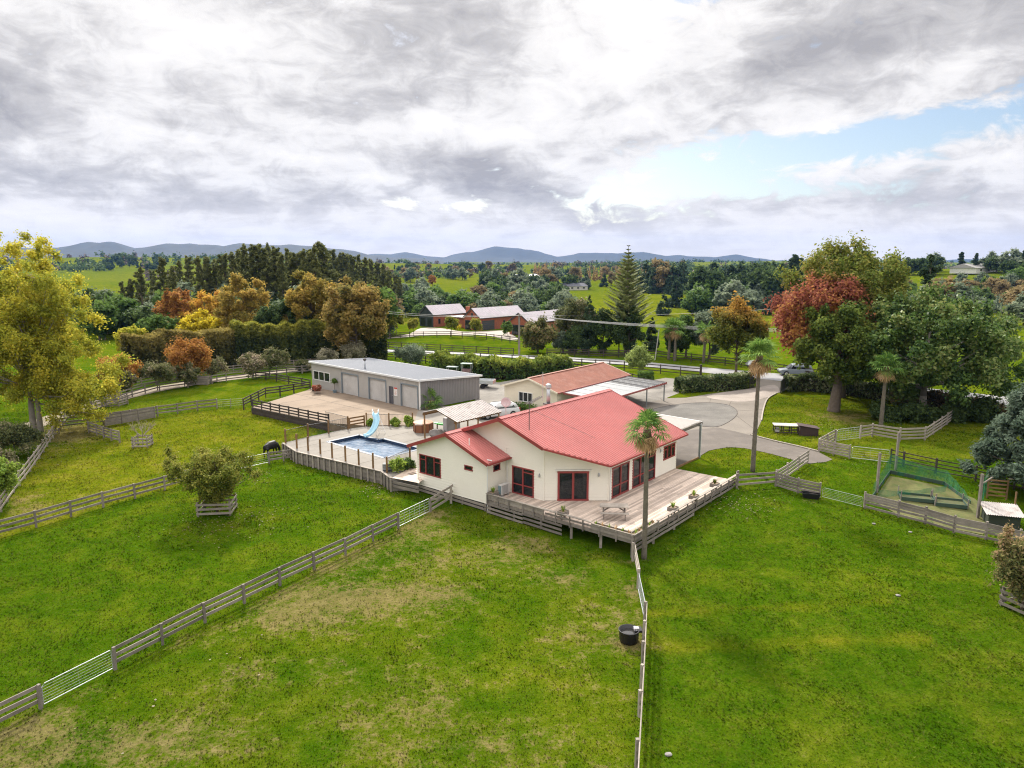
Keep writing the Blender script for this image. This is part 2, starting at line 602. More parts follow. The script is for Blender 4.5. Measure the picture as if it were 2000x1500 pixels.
def top(o, name_loc, label, cat, group=None, kind=None):
    return tag(o, label, cat, group, kind)


def single(mb, name, m, label, cat, group=None, smooth=False, bevel=0, kind=None):
    """a thing that is one mesh, origin at its base"""
    vs = np.array(mb.v)
    base = Vector((*((vs.min(0) + vs.max(0)) / 2)[:2], vs[:, 2].min()))
    mb.v = [(v[0] - base.x, v[1] - base.y, v[2] - base.z) for v in mb.v]
    o = mb.build(name, m, None, smooth, bevel=bevel)
    o.location = base
    OFF[o.name] = base
    return tag(o, label, cat, group, kind)


UNIT = {}


def unit_box(m):
    if m.name not in UNIT:
        b = MB().box(-.5, .5, -.5, .5, -.5, .5)
        me = bpy.data.meshes.new('board')
        me.from_pydata(b.v, [], b.f)
        me.materials.append(m)
        UNIT[m.name] = me
    return UNIT[m.name]


def stick(name, p0, p1, w, h, m, parent, up=(0, 0, 1), label=None):
    """one board / post as its own object sharing the unit box mesh"""
    p0, p1 = Vector(p0), Vector(p1)
    d = p1 - p0
    L = d.length
    x = d / L
    y = Vector(up).cross(x)
    if y.length < 1e-5:
        y = Vector((0, 1, 0)).cross(x)
    y.normalize()
    z = x.cross(y)
    o = bpy.data.objects.new(name, unit_box(m))
    link(o, parent)
    off = OFF.get(parent.name, Vector()) if parent is not None else Vector()
    c = (p0 + p1) / 2 - off
    o.matrix_basis = Matrix.Translation(c) @ Matrix((x, y, z)).transposed().to_4x4() @ Matrix.Diagonal((L, w, h, 1))
    OFF[o.name] = off
    if label: o['label'] = label
    return o


def np_mesh(name, verts, quads, attrs=None, m=None):
    me = bpy.data.meshes.new(name)
    nv, nf = len(verts), len(quads)
    k = quads.shape[1]
    me.vertices.add(nv)
    me.vertices.foreach_set('co', np.ascontiguousarray(verts, dtype=np.float32).ravel())
    me.loops.add(nf * k)
    me.loops.foreach_set('vertex_index', np.ascontiguousarray(quads, dtype=np.int32).ravel())
    me.polygons.add(nf)
    me.polygons.foreach_set('loop_start', np.arange(0, nf * k, k, dtype=np.int32))
    for a, (dom, val) in (attrs or {}).items():
        at_ = me.attributes.new(a, 'FLOAT', dom)
        at_.data.foreach_set('value', np.ascontiguousarray(val, dtype=np.float32))
    me.update(calc_edges=True)
    if m: me.materials.append(m)
    return me


def mesh_obj(name, me, parent=None, kind=None):
    o = bpy.data.objects.new(name, me)
    link(o, parent)
    OFF[o.name] = OFF.get(parent.name, Vector()) if parent is not None else Vector()
    if kind: o['kind'] = kind
    return o


def copy_thing(root, loc, rot=0.0, scale=(1, 1, 1), label=None, group=None):
    r = root.copy()
    COL.objects.link(r)
    r.location, r.rotation_euler, r.scale = loc, (0, 0, rot), scale
    if label: r['label'] = label
    if group: r['group'] = group
    for ch in list(root.children):
        c = ch.copy(); COL.objects.link(c); c.parent = r
        for g in ch.children:
            d = g.copy(); COL.objects.link(d); d.parent = c
    return r


class Proto:
    """first placement uses the model itself, later ones copies"""
    def __init__(s, root, height):
        s.root, s.h, s.used = root, height, False

    def put(s, loc, height, width=1.0, rot=None, label=None, group=None):
        k = height / s.h
        rot = random.uniform(0, 6.28) if rot is None else rot
        sc = (k * width, k * width, k)
        if not s.used:
            s.used = True
            s.root.location, s.root.rotation_euler, s.root.scale = loc, (0, 0, rot), sc
            tag(s.root, label, None, group)
            return s.root
        return copy_thing(s.root, loc, rot, sc, label, group)

# ================================================================== SETTING
def in_poly(x, y, poly):
    r = np.zeros(x.shape, bool)
    n = len(poly)
    for i in range(n):
        (x0, y0), (x1, y1) = poly[i][:2], poly[(i + 1) % n][:2]
        c = ((y0 > y) != (y1 > y)) & (x < (x1 - x0) * (y - y0) / (y1 - y0 + 1e-12) + x0)
        r ^= c
    return r


# the paddocks differ in wear: centre one grazed and dry, left middle one yellowing
PAD_C = [tuple(at(u, v)[:2]) for u, v in [(-60, 1455), (225, 1308), (778, 1032), (880, 985), (1000, 1010), (1160, 1085), (1240, 1090), (1258, 1218), (1240, 1500), (1240, 1900), (-60, 1900)]]
PAD_M = [tuple(at(u, v)[:2]) for u, v in [(-20, 1060), (263, 973), (525, 893), (560, 880), (640, 830), (492, 797), (424, 800), (153, 827), (108, 853), (58, 921), (2, 1002)]]
PAD_L = [tuple(at(u, v)[:2]) for u, v in [(153, 825), (424, 798), (475, 793), (610, 762), (600, 742), (493, 741), (308, 764), (180, 800)]]


BARE = [(tuple(at(u, v)[:2]), r, k) for u, v, r, k in ((95, 858, 4, .55), (60, 850, 4, .6), (130, 845, 3, .5), (835, 1008, 1.6, .5), (1248, 1150, 1.0, .5), (1228, 1258, 1.1, .45), (1640, 812, 4.5, .38), (1700, 825, 5, .3), (1258, 1095, 1.2, .4), (640, 1010, 1.3, .3), (150, 1350, 1.5, .35), (1583, 978, 1.3, .4), (1440, 985, 2.2, .2), (35, 985, 2.5, .4), (740, 955, 3, .22))]


def wear(x, y):
    x, y = np.asarray(x, float), np.asarray(y, float)
    c, mdl, lf = in_poly(x, y, PAD_C), in_poly(x, y, PAD_M), in_poly(x, y, PAD_L)
    dry = np.where(c, .31 + .55 * (vnoise(x / 8, y / 6, 21) - .5) + .45 * (vnoise(x / 3, y / 2.2, 22) - .5), np.where(mdl, .20, .02))
    for (u_, v_), r_, k_ in BARE: 
        dry = dry + k_ * np.exp(-((x - u_) ** 2 + (y - v_) ** 2) / r_ ** 2) * (.5 + vnoise(x / .9, y / .9, 51))
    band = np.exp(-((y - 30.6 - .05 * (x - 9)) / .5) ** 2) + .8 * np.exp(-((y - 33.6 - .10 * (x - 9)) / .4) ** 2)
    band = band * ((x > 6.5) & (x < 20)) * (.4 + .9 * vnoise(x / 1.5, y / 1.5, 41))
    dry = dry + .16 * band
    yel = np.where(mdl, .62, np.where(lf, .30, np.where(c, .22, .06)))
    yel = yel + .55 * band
    flat = (y > 57) & (x > 12)
    yel = np.where(flat, .40, yel)
    yel = np.where(y > 110, .42 + .5 * (vnoise(x / 120, y / 120, 31) - .5), yel)
    yel = np.where(y > 230, yel + .15, yel)
    dry = np.where(y > 230, .05 + .5 * (vnoise(x / 150, y / 150, 33) - .5), dry)
    return dry.clip(-.3, 1), yel.clip(0, 1)


def build_ground():
    ys = np.concatenate([np.linspace(-60, 10, 15), np.arange(10.6, 62, .6), np.geomspace(62.5, 240, 150), np.geomspace(242, 8600, 190)])
    ts = np.sign(np.linspace(-1, 1, 261)) * np.abs(np.linspace(-1, 1, 261)) ** 1.15 * 1.05
    Xg = ts[None, :] * (np.clip(ys, 0, None)[:, None] + 34)
    Yg = np.repeat(ys[:, None], len(ts), 1)
    Xg = np.clip(Xg, -8000, 8000)
    Zg = gz(Xg, Yg)
    nr, nc = Xg.shape
    idx = np.arange(nr * nc).reshape(nr, nc)
    q = np.stack([idx[:-1, :-1], idx[:-1, 1:], idx[1:, 1:], idx[1:, :-1]], -1).reshape(-1, 4)
    V = np.stack([Xg, Yg, Zg], -1).reshape(-1, 3)
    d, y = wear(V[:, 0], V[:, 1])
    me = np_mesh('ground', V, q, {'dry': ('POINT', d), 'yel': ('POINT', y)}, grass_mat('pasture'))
    me.polygons.foreach_set('use_smooth', [True] * len(me.polygons))
    return mesh_obj('ground', me, kind='structure')


build_ground()


def sheet(name, pts, z, m, holes=()):
    bm = bmesh.new()
    es = []
    for loop in (pts, *holes):
        vs = [bm.verts.new((p[0], p[1], z)) for p in loop]
        es += [bm.edges.new((vs[i], vs[(i + 1) % len(vs)])) for i in range(len(vs))]
    bmesh.ops.triangle_fill(bm, use_beauty=True, use_dissolve=False, edges=es)
    for f in bm.faces:
        if f.normal.z < 0: f.normal_flip()
    me = bpy.data.meshes.new(name)
    bm.to_mesh(me); bm.free()
    me.materials.append(m)
    return mesh_obj(name, me, kind='structure')


def smooth_loop(pts, k=4):
    """closed Catmull-Rom"""
    n = len(pts)
    out = []
    for i in range(n):
        p0, p1, p2, p3 = [Vector((*pts[(i + j) % n][:2], 0)) for j in (-1, 0, 1, 2)]
        for s in range(k):
            t = s / k
            out.append(.5 * ((2 * p1) + (p2 - p0) * t + (2 * p0 - 5 * p1 + 4 * p2 - p3) * t * t + (3 * p1 - p0 - 3 * p2 + p3) * t ** 3))
    return out


def smooth_line(pts, k=6):
    P = [Vector(p) for p in pts]
    P = [P[0] * 2 - P[1]] + P + [P[-1] * 2 - P[-2]]
    out = []
    for i in range(1, len(P) - 2):
        p0, p1, p2, p3 = P[i - 1:i + 3]
        for s in range(k):
            t = s / k
            out.append(.5 * ((2 * p1) + (p2 - p0) * t + (2 * p0 - 5 * p1 + 4 * p2 - p3) * t * t + (3 * p1 - p0 - 3 * p2 + p3) * t ** 3))
    out.append(P[-2])
    return out


def strip(name, line, widths, m, dz):
    """a track following the terrain"""
    vs, fs = [], []
    L = [Vector((p[0], p[1], 0)) for p in line]
    for i, p in enumerate(L):
        d = (L[min(i + 1, len(L) - 1)] - L[max(i - 1, 0)]).normalized()
        s = Vector((d.y, -d.x, 0))
        w = widths if not isinstance(widths, list) else widths[i]
        for k in (-.5, -.17, .17, .5):
            q = p + s * w * k
            vs.append((q.x, q.y, float(gz(q.x, q.y)) + dz))
        if i:
            a = 4 * (i - 1)
            fs += [(a + j + 1, a + j, a + j + 4, a + j + 5) for j in range(3)]
    o = MB().add(vs, fs).build(name, m, kind='structure')
    return o


# road: both edges read from the photo, then bending towards the camera on the right
near_e = [(640, 681), (740, 687.5), (860, 692), (990, 699), (1110, 705), (1227, 713), (1389, 729.5), (1459, 737), (1552, 748), (1700, 765), (1843, 781), (1935, 792), (2080, 812), (2300, 845)]
far_e = [(640, 675), (740, 681), (860, 686.5), (990, 692.5), (1110, 698), (1227, 704.5), (1389, 719), (1459, 725), (1552, 733), (1700, 748), (1843, 762), (1935, 772), (2080, 788), (2300, 815)]
ne = smooth_line([at(u, v, -.05) for u, v in near_e]); fe = smooth_line([at(u, v, -.05) for u, v in far_e])
sheet('road', ne + fe[::-1], -.022, ROADM)

# far driveway of the brick house, forecourt
fc = [(752, 661), (800, 652), (822, 641), (860, 641), (905, 648), (945, 647), (985, 646), (1003, 655), (1012, 664), (990, 663), (950, 656), (905, 655), (870, 654), (830, 655), (790, 659)]
sheet('forecourt', smooth_loop([at(u, v, -.05) for u, v in fc], 3), -.02, mat('pale_forecourt', (.36, .315, .275), .9, .12))

# gravel yard round the sheds, drive, asphalt, planted circle of gravel
gy = [(926, 779), (928, 760), (940, 745), (975, 747), (1040, 735), (1105, 727), (1180, 735), (1235, 741), (1262, 745), (1300, 738), (1328, 741), (1326, 768), (1305, 776), (1290, 784), (1240, 800), (1150, 812), (1050, 812), (985, 806), (950, 798), (935, 788)]
sheet('gravel_yard', [at(u, v, -.05) for u, v in gy], -.036, GRAV)
gate_l, gate_r = at(1477, 759, -.05), at(1526, 763, -.05)
dv = [(1478, 738), (1478, 757), (1440, 762), (1390, 769), (1340, 777), (1300, 778), (1262, 788), (1230, 800), (1200, 830), (1210, 880), (1316, 915), (1330, 910), (1362, 893), (1385, 880), (1420, 874), (1450, 872), (1466, 851), (1478, 842), (1487, 822), (1490, 800), (1499, 780), (1516, 769), (1530, 764), (1551, 750)]
sheet('driveway', [at(u, v, -.05) for u, v in dv], -.026, CONC)
asp = [(1318, 915), (1340, 906), (1364, 893), (1384, 881), (1405, 876), (1428, 874), (1455, 876), (1480, 881), (1510, 888), (1550, 899), (1580, 906), (1612, 903), (1626, 898), (1600, 884), (1560, 874), (1520, 865), (1492, 858), (1466, 851), (1436, 843), (1399, 836), (1352, 840), (1300, 850), (1240, 880)]
sheet('asphalt_path', [at(u, v, -.05) for u, v in asp], -.018, ASPH)
worn = [(1400, 769), (1440, 763), (1480, 757), (1512, 752), (1522, 764), (1500, 776), (1455, 785), (1412, 782), (1380, 776)]
sheet('gravel_entrance', smooth_loop([at(u, v, -.05) for u, v in worn], 3), -.018, mat('scattered_gravel', (.33, .285, .25), .95, .35, .4, 10))
circ = [(1262, 806), (1290, 796), (1335, 789), (1383, 787), (1420, 791), (1437, 800), (1439, 810), (1425, 823), (1400, 834), (1370, 833), (1345, 830), (1300, 826), (1268, 816)]
cl = smooth_loop([at(u, v, -.05) for u, v in circ], 4)
sheet('gravel_circle', cl, -.012, mat('circle_gravel', (.135, .126, .113), .95, .65, .3, 13, (.09, .082, .074), .5, .8))
mb = MB()
for i in range(len(cl)):
    a, b = cl[i], cl[(i + 1) % len(cl)]
    mb.beam((a.x, a.y, -.02), (b.x, b.y, -.02), .09, .06)
mb.build('circle_edging', mat('dark_steel_edging', (.10, .085, .075), .8), kind='structure')
ke = smooth_line([at(u, v, -.05) for u, v in [(1466, 850), (1492, 857), (1520, 864), (1560, 873), (1600, 883)]], 4)
ked = smooth_line([at(u, v, -.05) for u, v in [(1487, 822), (1491, 800), (1499, 780), (1516, 769)]], 4)
mb = MB()
for l in (ke, ked):
    for a, b in zip(l[:-1], l[1:]): mb.beam((a.x, a.y, .0), (b.x, b.y, .0), .14, .14)
mb.build('kerb', mat('pale_kerb', (.33, .29, .25), .9, .2), kind='structure')

jm = mat('dark_joint', (.10, .085, .07), .95)
mb = MB()
for a, b in (((1290, 779), (1310, 792)), ((1390, 769), (1386, 787)), ((1440, 762), (1424, 792)), ((1478, 842), (1438, 812)), ((1490, 800), (1440, 803)), ((1466, 851), (1399, 835))):
    p, q = at(*a, -.05), at(*b, -.05); mb.beam((p.x, p.y, -.022), (q.x, q.y, -.022), .05, .006)
mb.build('drive_joint', jm, kind='structure')

# dirt track along the left boundary fences, bare ground under the trees
tr = smooth_line([at(u, v) for u, v in [(640, 716), (560, 724), (480, 735), (400, 745), (330, 756), (270, 768), (215, 782), (165, 797), (110, 815), (50, 835), (-60, 860), (-200, 890)]], 4)
strip('dirt_track', tr, 3.2, mat('pale_track', (.29, .24, .185), .95, .25, .3, 5, (.13, .13, .045), .7), .03)

# shed yard slab and pool terrace: raised, retained blocks
SH0 = at(820.5, 800.5, 0)
shn = Vector((math.cos(R(137.2)), math.sin(R(137.2)), 0)); she = Vector((math.cos(R(47.2)), math.sin(R(47.2)), 0))
S0, S1 = at(492, 795, 0), at(641, 826, 0)
shl = SH0 + shn * 22.0
slab_poly = [S0, S1, at(716, 832, 0) + Vector((.1, .1, 0)), at(806, 831, 0), SH0 + she * .4 - shn * .1, shl + she * .5 + shn * .15, at(600, 762, 0)]
MB().prism(slab_poly, -1.3, 0.0).build('shed_yard', SLAB, kind='structure')
mb = MB()
for k in range(1, 6):
    p, q = SH0 + shn * (3.7 * k), SH0 + shn * (3.7 * k) - she * (8.6 if k > 1 else 6)
    mb.beam((p.x, p.y, .002), (q.x, q.y, .002), .05, .005)
p, q = SH0 - she * 4.3 + shn * .5, SH0 - she * 4.3 + shn * 19.5
mb.beam((p.x, p.y, .003), (q.x, q.y, .003), .05, .006)
mb.build('yard_joint', jm, kind='structure')

PA, PB = at(639, 863, 0), at(701, 850, 0)
pu = Vector((math.cos(R(48.5)), math.sin(R(48.5)), 0)); pv = Vector((math.sin(R(48.5)), -math.cos(R(48.5)), 0))
POOLW, POOLL = 3.6, 8.3
pool_poly = [PA, PA + pv * POOLL, PA + pv * POOLL + pu * (POOLW + .55), PA + pv * 2.9 + pu * (POOLW + .55), PA + pv * 2.9 + pu * POOLW, PA + pu * POOLW]
RET = [at(554, 866, 0), at(581, 883, 0), at(669, 903, 0), at(747, 921.5, 0), at(766, 935, 0)]
terrace_poly = [RET[0], RET[1], RET[3] + Vector((0, 0, 0)), RET[4], at(818, 935, 0) + Vector((.6, .4, 0)), at(905, 880, 0), Vector((.5, 66, 0)), Vector((1.2, 77.2, 0)), SH0 + she * 3.2 + pv * .25, SH0 + pv * .25 - she * .5, at(806, 832, 0), at(716, 833, 0), at(681, 838, 0), at(642, 846, 0), at(602, 854, 0)]
sheet('pool_terrace', terrace_poly, 0.012, POOLC, holes=[pool_poly])
mb = MB()
for i in range(len(terrace_poly)):
    a, b = terrace_poly[i], terrace_poly[(i + 1) % len(terrace_poly)]
    mb.quad((a.x, a.y, -1.6), (b.x, b.y, -1.6), (b.x, b.y, .010), (a.x, a.y, .010))
mb.build('terrace_side', POOLC, kind='structure')
mb = MB()
for k in range(-1, 4):
    p = PA - pu * .3 + pv * (2.7 * k); q = p - pu * 2.6
    mb.beam((p.x, p.y, .014), (q.x, q.y, .014), .04, .005)
    p = PA + pu * (POOLW + .85) + pv * (2.7 * k); q = p + pu * 3.0
    mb.beam((p.x, p.y, .014), (q.x, q.y, .014), .04, .005)
mb.build('terrace_joint', jm, kind='structure')


# ================================================================== HOUSE
HU, HV, HC = Vector((math.cos(R(50.5)), math.sin(R(50.5)), 0)), Vector((-math.sin(R(50.5)), math.cos(R(50.5)), 0)), Vector((6.633, 46.801, 0))


def HW(u, v, z=0.0):
    return HC + HU * u + HV * v + Vector((0, 0, z))


def span(poly, z):
    xs = []
    n = len(poly)
    for i in range(n):
        (x0, z0), (x1, z1) = poly[i], poly[(i + 1) % n]
        if abs(z1 - z0) < 1e-9:
            continue
        t = (z - z0) / (z1 - z0)
        if -1e-6 <= t <= 1 + 1e-6:
            xs.append(x0 + t * (x1 - x0))
    return (min(xs), max(xs)) if xs else None


def cladding(mb, A, B, poly, holes=(), pitch=.2, proud=.042):
    """lapped boards on the wall A->B (outside on the right), poly in (s, z)"""
    A, B = Vector((A.x, A.y, 0)), Vector((B.x, B.y, 0))
    d = (B - A).normalized()
    n = Vector((d.y, -d.x, 0))
    z0, z1 = min(p[1] for p in poly), max(p[1] for p in poly)
    k = int((z1 - z0) / pitch) + 1
    lv = sorted({round(z0 + i * pitch, 4) for i in range(k + 1) if z0 + i * pitch < z1} | {round(z1, 4)} | {round(h[j], 4) for h in holes for j in (2, 3)} | {round(p[1], 4) for p in poly})
    for a, b in zip(lv[:-1], lv[1:]):
        if b - a < 1e-3: continue
        c = int((((a + b) / 2) - z0) / pitch)
        zb = z0 + c * pitch
        oa, ob = proud * (1 - (a - zb) / pitch), proud * (1 - (b - zb) / pitch)
        la, lb = span(poly, a + 1e-4), span(poly, b - 1e-4)
        if not la or not lb: continue
        cuts = sorted((h[0], h[1]) for h in holes if h[2] < (a + b) / 2 < h[3])
        segs, cur, curb = [], la[0], lb[0]
        for h0, h1 in cuts:
            segs.append((cur, h0, curb, h0)); cur = curb = h1
        segs.append((cur, la[1], curb, lb[1]))
        for x0, x1, y0, y1 in segs:
            if x1 - x0 < 1e-3 and y1 - y0 < 1e-3: continue
            p = [A + d * x0 + n * oa, A + d * x1 + n * oa, A + d * y1 + n * ob, A + d * y0 + n * ob]
            for q, z in zip(p, (a, a, b, b)): q.z = z
            mb.quad(*p)
            if abs(a - zb) < 1e-3 and c > 0:
                q0, q1 = A + d * x0, A + d * x1
                q0.z = q1.z = a
                mb.quad(q0, q1, p[1], p[0])
    return mb


def window(parent, A, B, s0, s1, z0, z1, cols, mtrim, name='window', transom=None, curtain=False, fw=.09, mid=None, glass=None, pane_ok=True):
    """frame (part) > panes, dark room behind; cols = list of column fractions"""
    d = Vector((B.x - A.x, B.y - A.y, 0)).normalized()
    n = Vector((d.y, -d.x, 0))
    A = Vector((A.x, A.y, 0))
    q = lambda s, z, o=0.0: A + d * s + n * o + Vector((0, 0, z))
    f = MB()
    f.beam(q(s0 - .02, z0 + fw / 2), q(s1 + .02, z0 + fw / 2), .14, fw)
    f.beam(q(s0 - .02, z1 - fw / 2), q(s1 + .02, z1 - fw / 2), .14, fw)
    cs = [0]
    for c in cols: cs.append(cs[-1] + c)
    xs = [s0 + (s1 - s0) * c / cs[-1] for c in cs]
    for i, x in enumerate(xs):
        off = fw / 2 if i == 0 else (-fw / 2 if i == len(xs) - 1 else 0)
        f.beam(q(x + off, z0 + fw, .0), q(x + off, z1 - fw, .0), fw if i in (0, len(xs) - 1) else fw * 1.15, .13, up=n)
    panes = []
    for i in range(len(xs) - 1):
        zc = []
        if transom and transom[i]:
            zc = [z0 + (z1 - z0) * t for t in transom[i]]
        for t in zc:
            f.beam(q(xs[i] + fw * .6, t, .0), q(xs[i + 1] - fw * .6, t, .0), .10, fw * .8)
        lv = [z0 + fw] + zc + [z1 - fw]
        for a, b in zip(lv[:-1], lv[1:]):
            panes.append((xs[i] + fw * .5, xs[i + 1] - fw * .5, a, b))
    fo = f.build(name, mtrim, parent)
    for a, b, c, e in panes:
        MB().obox(q((a + b) / 2, (c + e) / 2, -.01), d * ((b - a) / 2), n * .006, Vector((0, 0, (e - c) / 2))).build('pane', glass or GLASS, fo)
    r = MB()
    dp = -.9
    r.quad(q(s0, z0, dp), q(s1, z0, dp), q(s1, z1, dp), q(s0, z1, dp))
    for x in (s0, s1): r.quad(q(x, z0, -.03), q(x, z0, dp), q(x, z1, dp), q(x, z1, -.03))
    for z in (z0, z1): r.quad(q(s0, z, -.03), q(s1, z, -.03), q(s1, z, dp), q(s0, z, dp))
    r.build('room_lining', DARKI, fo)
    if curtain:
        for a, b in ((s0 + fw, s0 + fw + .28), (s1 - fw - .28, s1 - fw)):
            c = MB()
            k = 10
            for i in range(k):
                t0, t1 = a + (b - a) * i / k, a + (b - a) * (i + 1) / k
                o0, o1 = -.15 + .03 * (i % 2), -.15 + .03 * ((i + 1) % 2)
                c.quad(q(t0, z0 + .05, o0), q(t1, z0 + .05, o1), q(t1, z1 - .08, o1), q(t0, z1 - .08, o0))
            c.build('curtain', CURT, fo)
    return fo


def ribs(mb, u0, u1, lo, hi, pt, nrm, pitch=.25, rise=.05):
    """profiled roofing sheet: pt(u, v) -> world point, lo/hi(u) -> v limits"""
    us = []
    u = u0
    while u < u1 - 1e-6:
        for f, h in ((0, 0), (.55, 0), (.68, 1), (.87, 1)):
            x = u + f * pitch
            if x < u1: us.append((x, h))
        u += pitch
    us.append((u1, 0))
    for (a, ha), (b, hb) in zip(us[:-1], us[1:]):
        la, lb, ta, tb = lo(a), lo(b), hi(a), hi(b)
        mb.quad(pt(a, la) + nrm * rise * ha, pt(b, lb) + nrm * rise * hb, pt(b, tb) + nrm * rise * hb, pt(a, ta) + nrm * rise * ha)
    return mb


def build_house():
    H = thing('house', 'cream weatherboard house with a pinkish red steel roof beside the timber deck', 'house', HW(2, 4, -1.0))
    sl = .3743
    zf = lambda v: 2.771 + sl * (v + .501)
    ZR, VR, VB = 5.48, 6.737, 13.97
    zb = lambda v: ZR - sl * (v - VR)
    a = 2.79 - .06
    # walls
    wb = MB()
    E_, F_ = HW(0, 0), HW(10, 0)
    G0, G1 = HW(-2.85, 13.5), HW(-2.85, 3.4)
    fac_h = [(.4, 2.7, 0.02, 2.22), (3.2, 6.6, 0.02, 2.22), (7.9, 9.8, 1.1, 2.2)]
    cladding(wb, E_, F_, [(0, -.15), (10, -.15), (10, zf(0) - .06), (0, zf(0) - .06)], fac_h)
    dl = math.hypot(2.85, 3.4)
    diag_h = [(.93, 3.07, -.02, 2.1)]
    cladding(wb, G1, E_, [(0, -.15), (dl, -.15), (dl, zf(0) - .06), (0, zf(3.4) - .06)], diag_h)
    gab_h = [(7.3, 9.25, -.02, 2.02)]
    cladding(wb, G0, G1, [(0, -.6), (10.1, -.15), (10.1, zf(3.4) - .06), (13.5 - VR, ZR - .08), (0, zb(13.5) - .06)], gab_h)
    cladding(wb, F_, HW(10, 13.5), [(0, -.15), (13.5, -.15), (13.5, zb(13.5) - .06), (VR, ZR - .08), (0, zf(0) - .06)])
    cladding(wb, HW(10, 13.5), HW(-2.85, 13.5), [(0, -.15), (12.85, -.15), (12.85, zb(13.5) - .06), (0, zb(13.5) - .06)])
    # wing
    W0, W1 = HW(-4.858, 13.814), HW(-4.858, 6.824)
    zw = lambda v: 4.121 - .3743 * abs(v - 10.41)
    wing_h = [(13.814 - 13.6, 13.814 - 11.35, .5, 2.0), (13.814 - 8.95, 13.814 - 8.17, 1.64, 2.0)]
    cladding(wb, W0, W1, [(0, -.45), (6.99, -.45), (6.99, zw(6.824) - .07), (13.814 - 10.41, 4.121 - .08), (0, zw(13.814) - .07)], wing_h)
    wr_h = [(.62, 1.33, 1.72, 2.2)]
    cladding(wb, W1, HW(-2.85, 6.824), [(0, -.3), (2.0, -.3), (2.0, zw(6.824) - .07), (0, zw(6.824) - .07)], wr_h)
    cladding(wb, HW(-2.85, 13.814), W0, [(0, -.45), (2.0, -.45), (2.0, zw(13.814) - .07), (0, zw(13.814) - .07)])
    wb.build('weatherboard', CREAM, H, kind='stuff')
    # corner boards and base
    for u, v, z0, z1 in ((0, 0, -.15, zf(0) - .1), (10, 0, -.15, zf(0) - .1), (-4.858, 6.824, -.45, zw(6.82) - .1), (-4.858, 13.814, -.45, zw(13.8) - .1), (-2.85, 6.8, -.15, 3.2), (-2.85, 3.4, -.15, zf(3.4) - .12)):
        p = HW(u, v)
        MB().obox(p + Vector((0, 0, (z0 + z1) / 2)), HU * .055, HV * .055, Vector((0, 0, (z1 - z0) / 2))).build('corner_board', CREAM, H)
    fb = MB()
    fb.prism([HW(-4.7, 13.7), HW(-4.7, 6.95), HW(-2.7, 6.95), HW(-2.7, 3.5), HW(.1, .12), HW(9.9, .12), HW(9.9, 13.4)], -1.4, -.16)
    fb.build('foundation', DARKI, H)
    # windows and doors
    window(H, E_, F_, *fac_h[0], [1, 1], REDTRIM, 'glass_door', [[.36], [.36]], curtain=True)
    window(H, E_, F_, *fac_h[1], [1, 1, 1], REDTRIM, 'glass_door', [[.36], [.36], [.36, .84]], curtain=True)
    window(H, E_, F_, *fac_h[2], [1, 1, 1], REDTRIM, 'window', [[.72], None, [.72]])
    window(H, G1, E_, *diag_h[0], [1, 1], REDTRIM, 'french_door', curtain=True, fw=.13)
    window(H, G0, G1, *gab_h[0], [1, 1], REDTRIM, 'glass_door', [[.36], [.36, .84]], curtain=True)
    window(H, W0, W1, *wing_h[0], [1, 1.3, 1], REDTRIM, 'window', [[.74], None, [.74]], fw=.07)
    window(H, W0, W1, *wing_h[1], [1], REDTRIM, 'window', fw=.06)
    window(H, W1, HW(-2.85, 6.824), *wr_h[0], [1], REDTRIM, 'window', fw=.06)
    # french door awning strip
    dd = (E_ - G1).normalized(); dn = Vector((dd.y, -dd.x, 0))
    MB().obox(G1 + dd * 2.0 + dn * .1 + Vector((0, 0, 2.2)), dd * 1.25, dn * .09, Vector((0, 0, .025))).build('door_hood', WHITE, H)
    # roof, front and back slopes
    nf = (Vector((0, 0, 1)) - HV * sl).normalized(); nb = (Vector((0, 0, 1)) + HV * sl).normalized()
    ue, ul, Le, vk = -.705, -3.742, 10.88, 2.841
    lo = lambda u: -.501 if u >= ue else -.501 + (ue - u) / (ue - ul) * (vk + .501)
    mbf = MB()
    ribs(mbf, ul, Le, lo, lambda u: VR, lambda u, v: HW(u, v, zf(v)), nf)
    ribs(mbf, ul, Le, lambda u: VR, lambda u: 10.36 if u < -2.85 else VB, lambda u, v: HW(u, v, zb(v)), nb)
    ro = mbf.build('roof', REDROOF, H)
    wv = MB()
    ribs(wv, -5.32, -2.86, lambda u: 6.373, lambda u: 10.41, lambda u, v: HW(u, v, zw(v)), nf)
    ribs(wv, -5.32, -2.86, lambda u: 10.41, lambda u: 14.45, lambda u, v: HW(u, v, zw(v)), nb)
    wv.build('wing_roof', REDROOF, H)
    # soffits
    so = MB()
    so.quad(HW(ul, vk, zf(vk) - .09), HW(ue, -.45, zf(-.45) - .09), HW(ue, .5, zf(.5) - .09), HW(ul, VR, ZR - .09))
    so.quad(HW(ue, -.45, zf(-.45) - .09), HW(Le, -.45, zf(-.45) - .09), HW(Le, VR, ZR - .09), HW(ul, VR, ZR - .09))
    so.quad(HW(ul, VR, ZR - .09), HW(Le, VR, ZR - .09), HW(Le, VB, zb(VB) - .09), HW(ul, VB, zb(VB) - .09))
    so.quad(HW(-5.28, 6.4, zw(6.4) - .09), HW(-2.86, 6.4, zw(6.4) - .09), HW(-2.86, 10.41, 4.03), HW(-5.28, 10.41, 4.03))
    so.quad(HW(-5.28, 10.41, 4.03), HW(-2.86, 10.41, 4.03), HW(-2.86, 14.4, zw(14.4) - .09), HW(-5.28, 14.4, zw(14.4) - .09))
    so.build('soffit', CREAM, H)
    # trim: ridge caps, barges, gutters
    tr_ = MB()
    up = Vector((0, 0, 1))
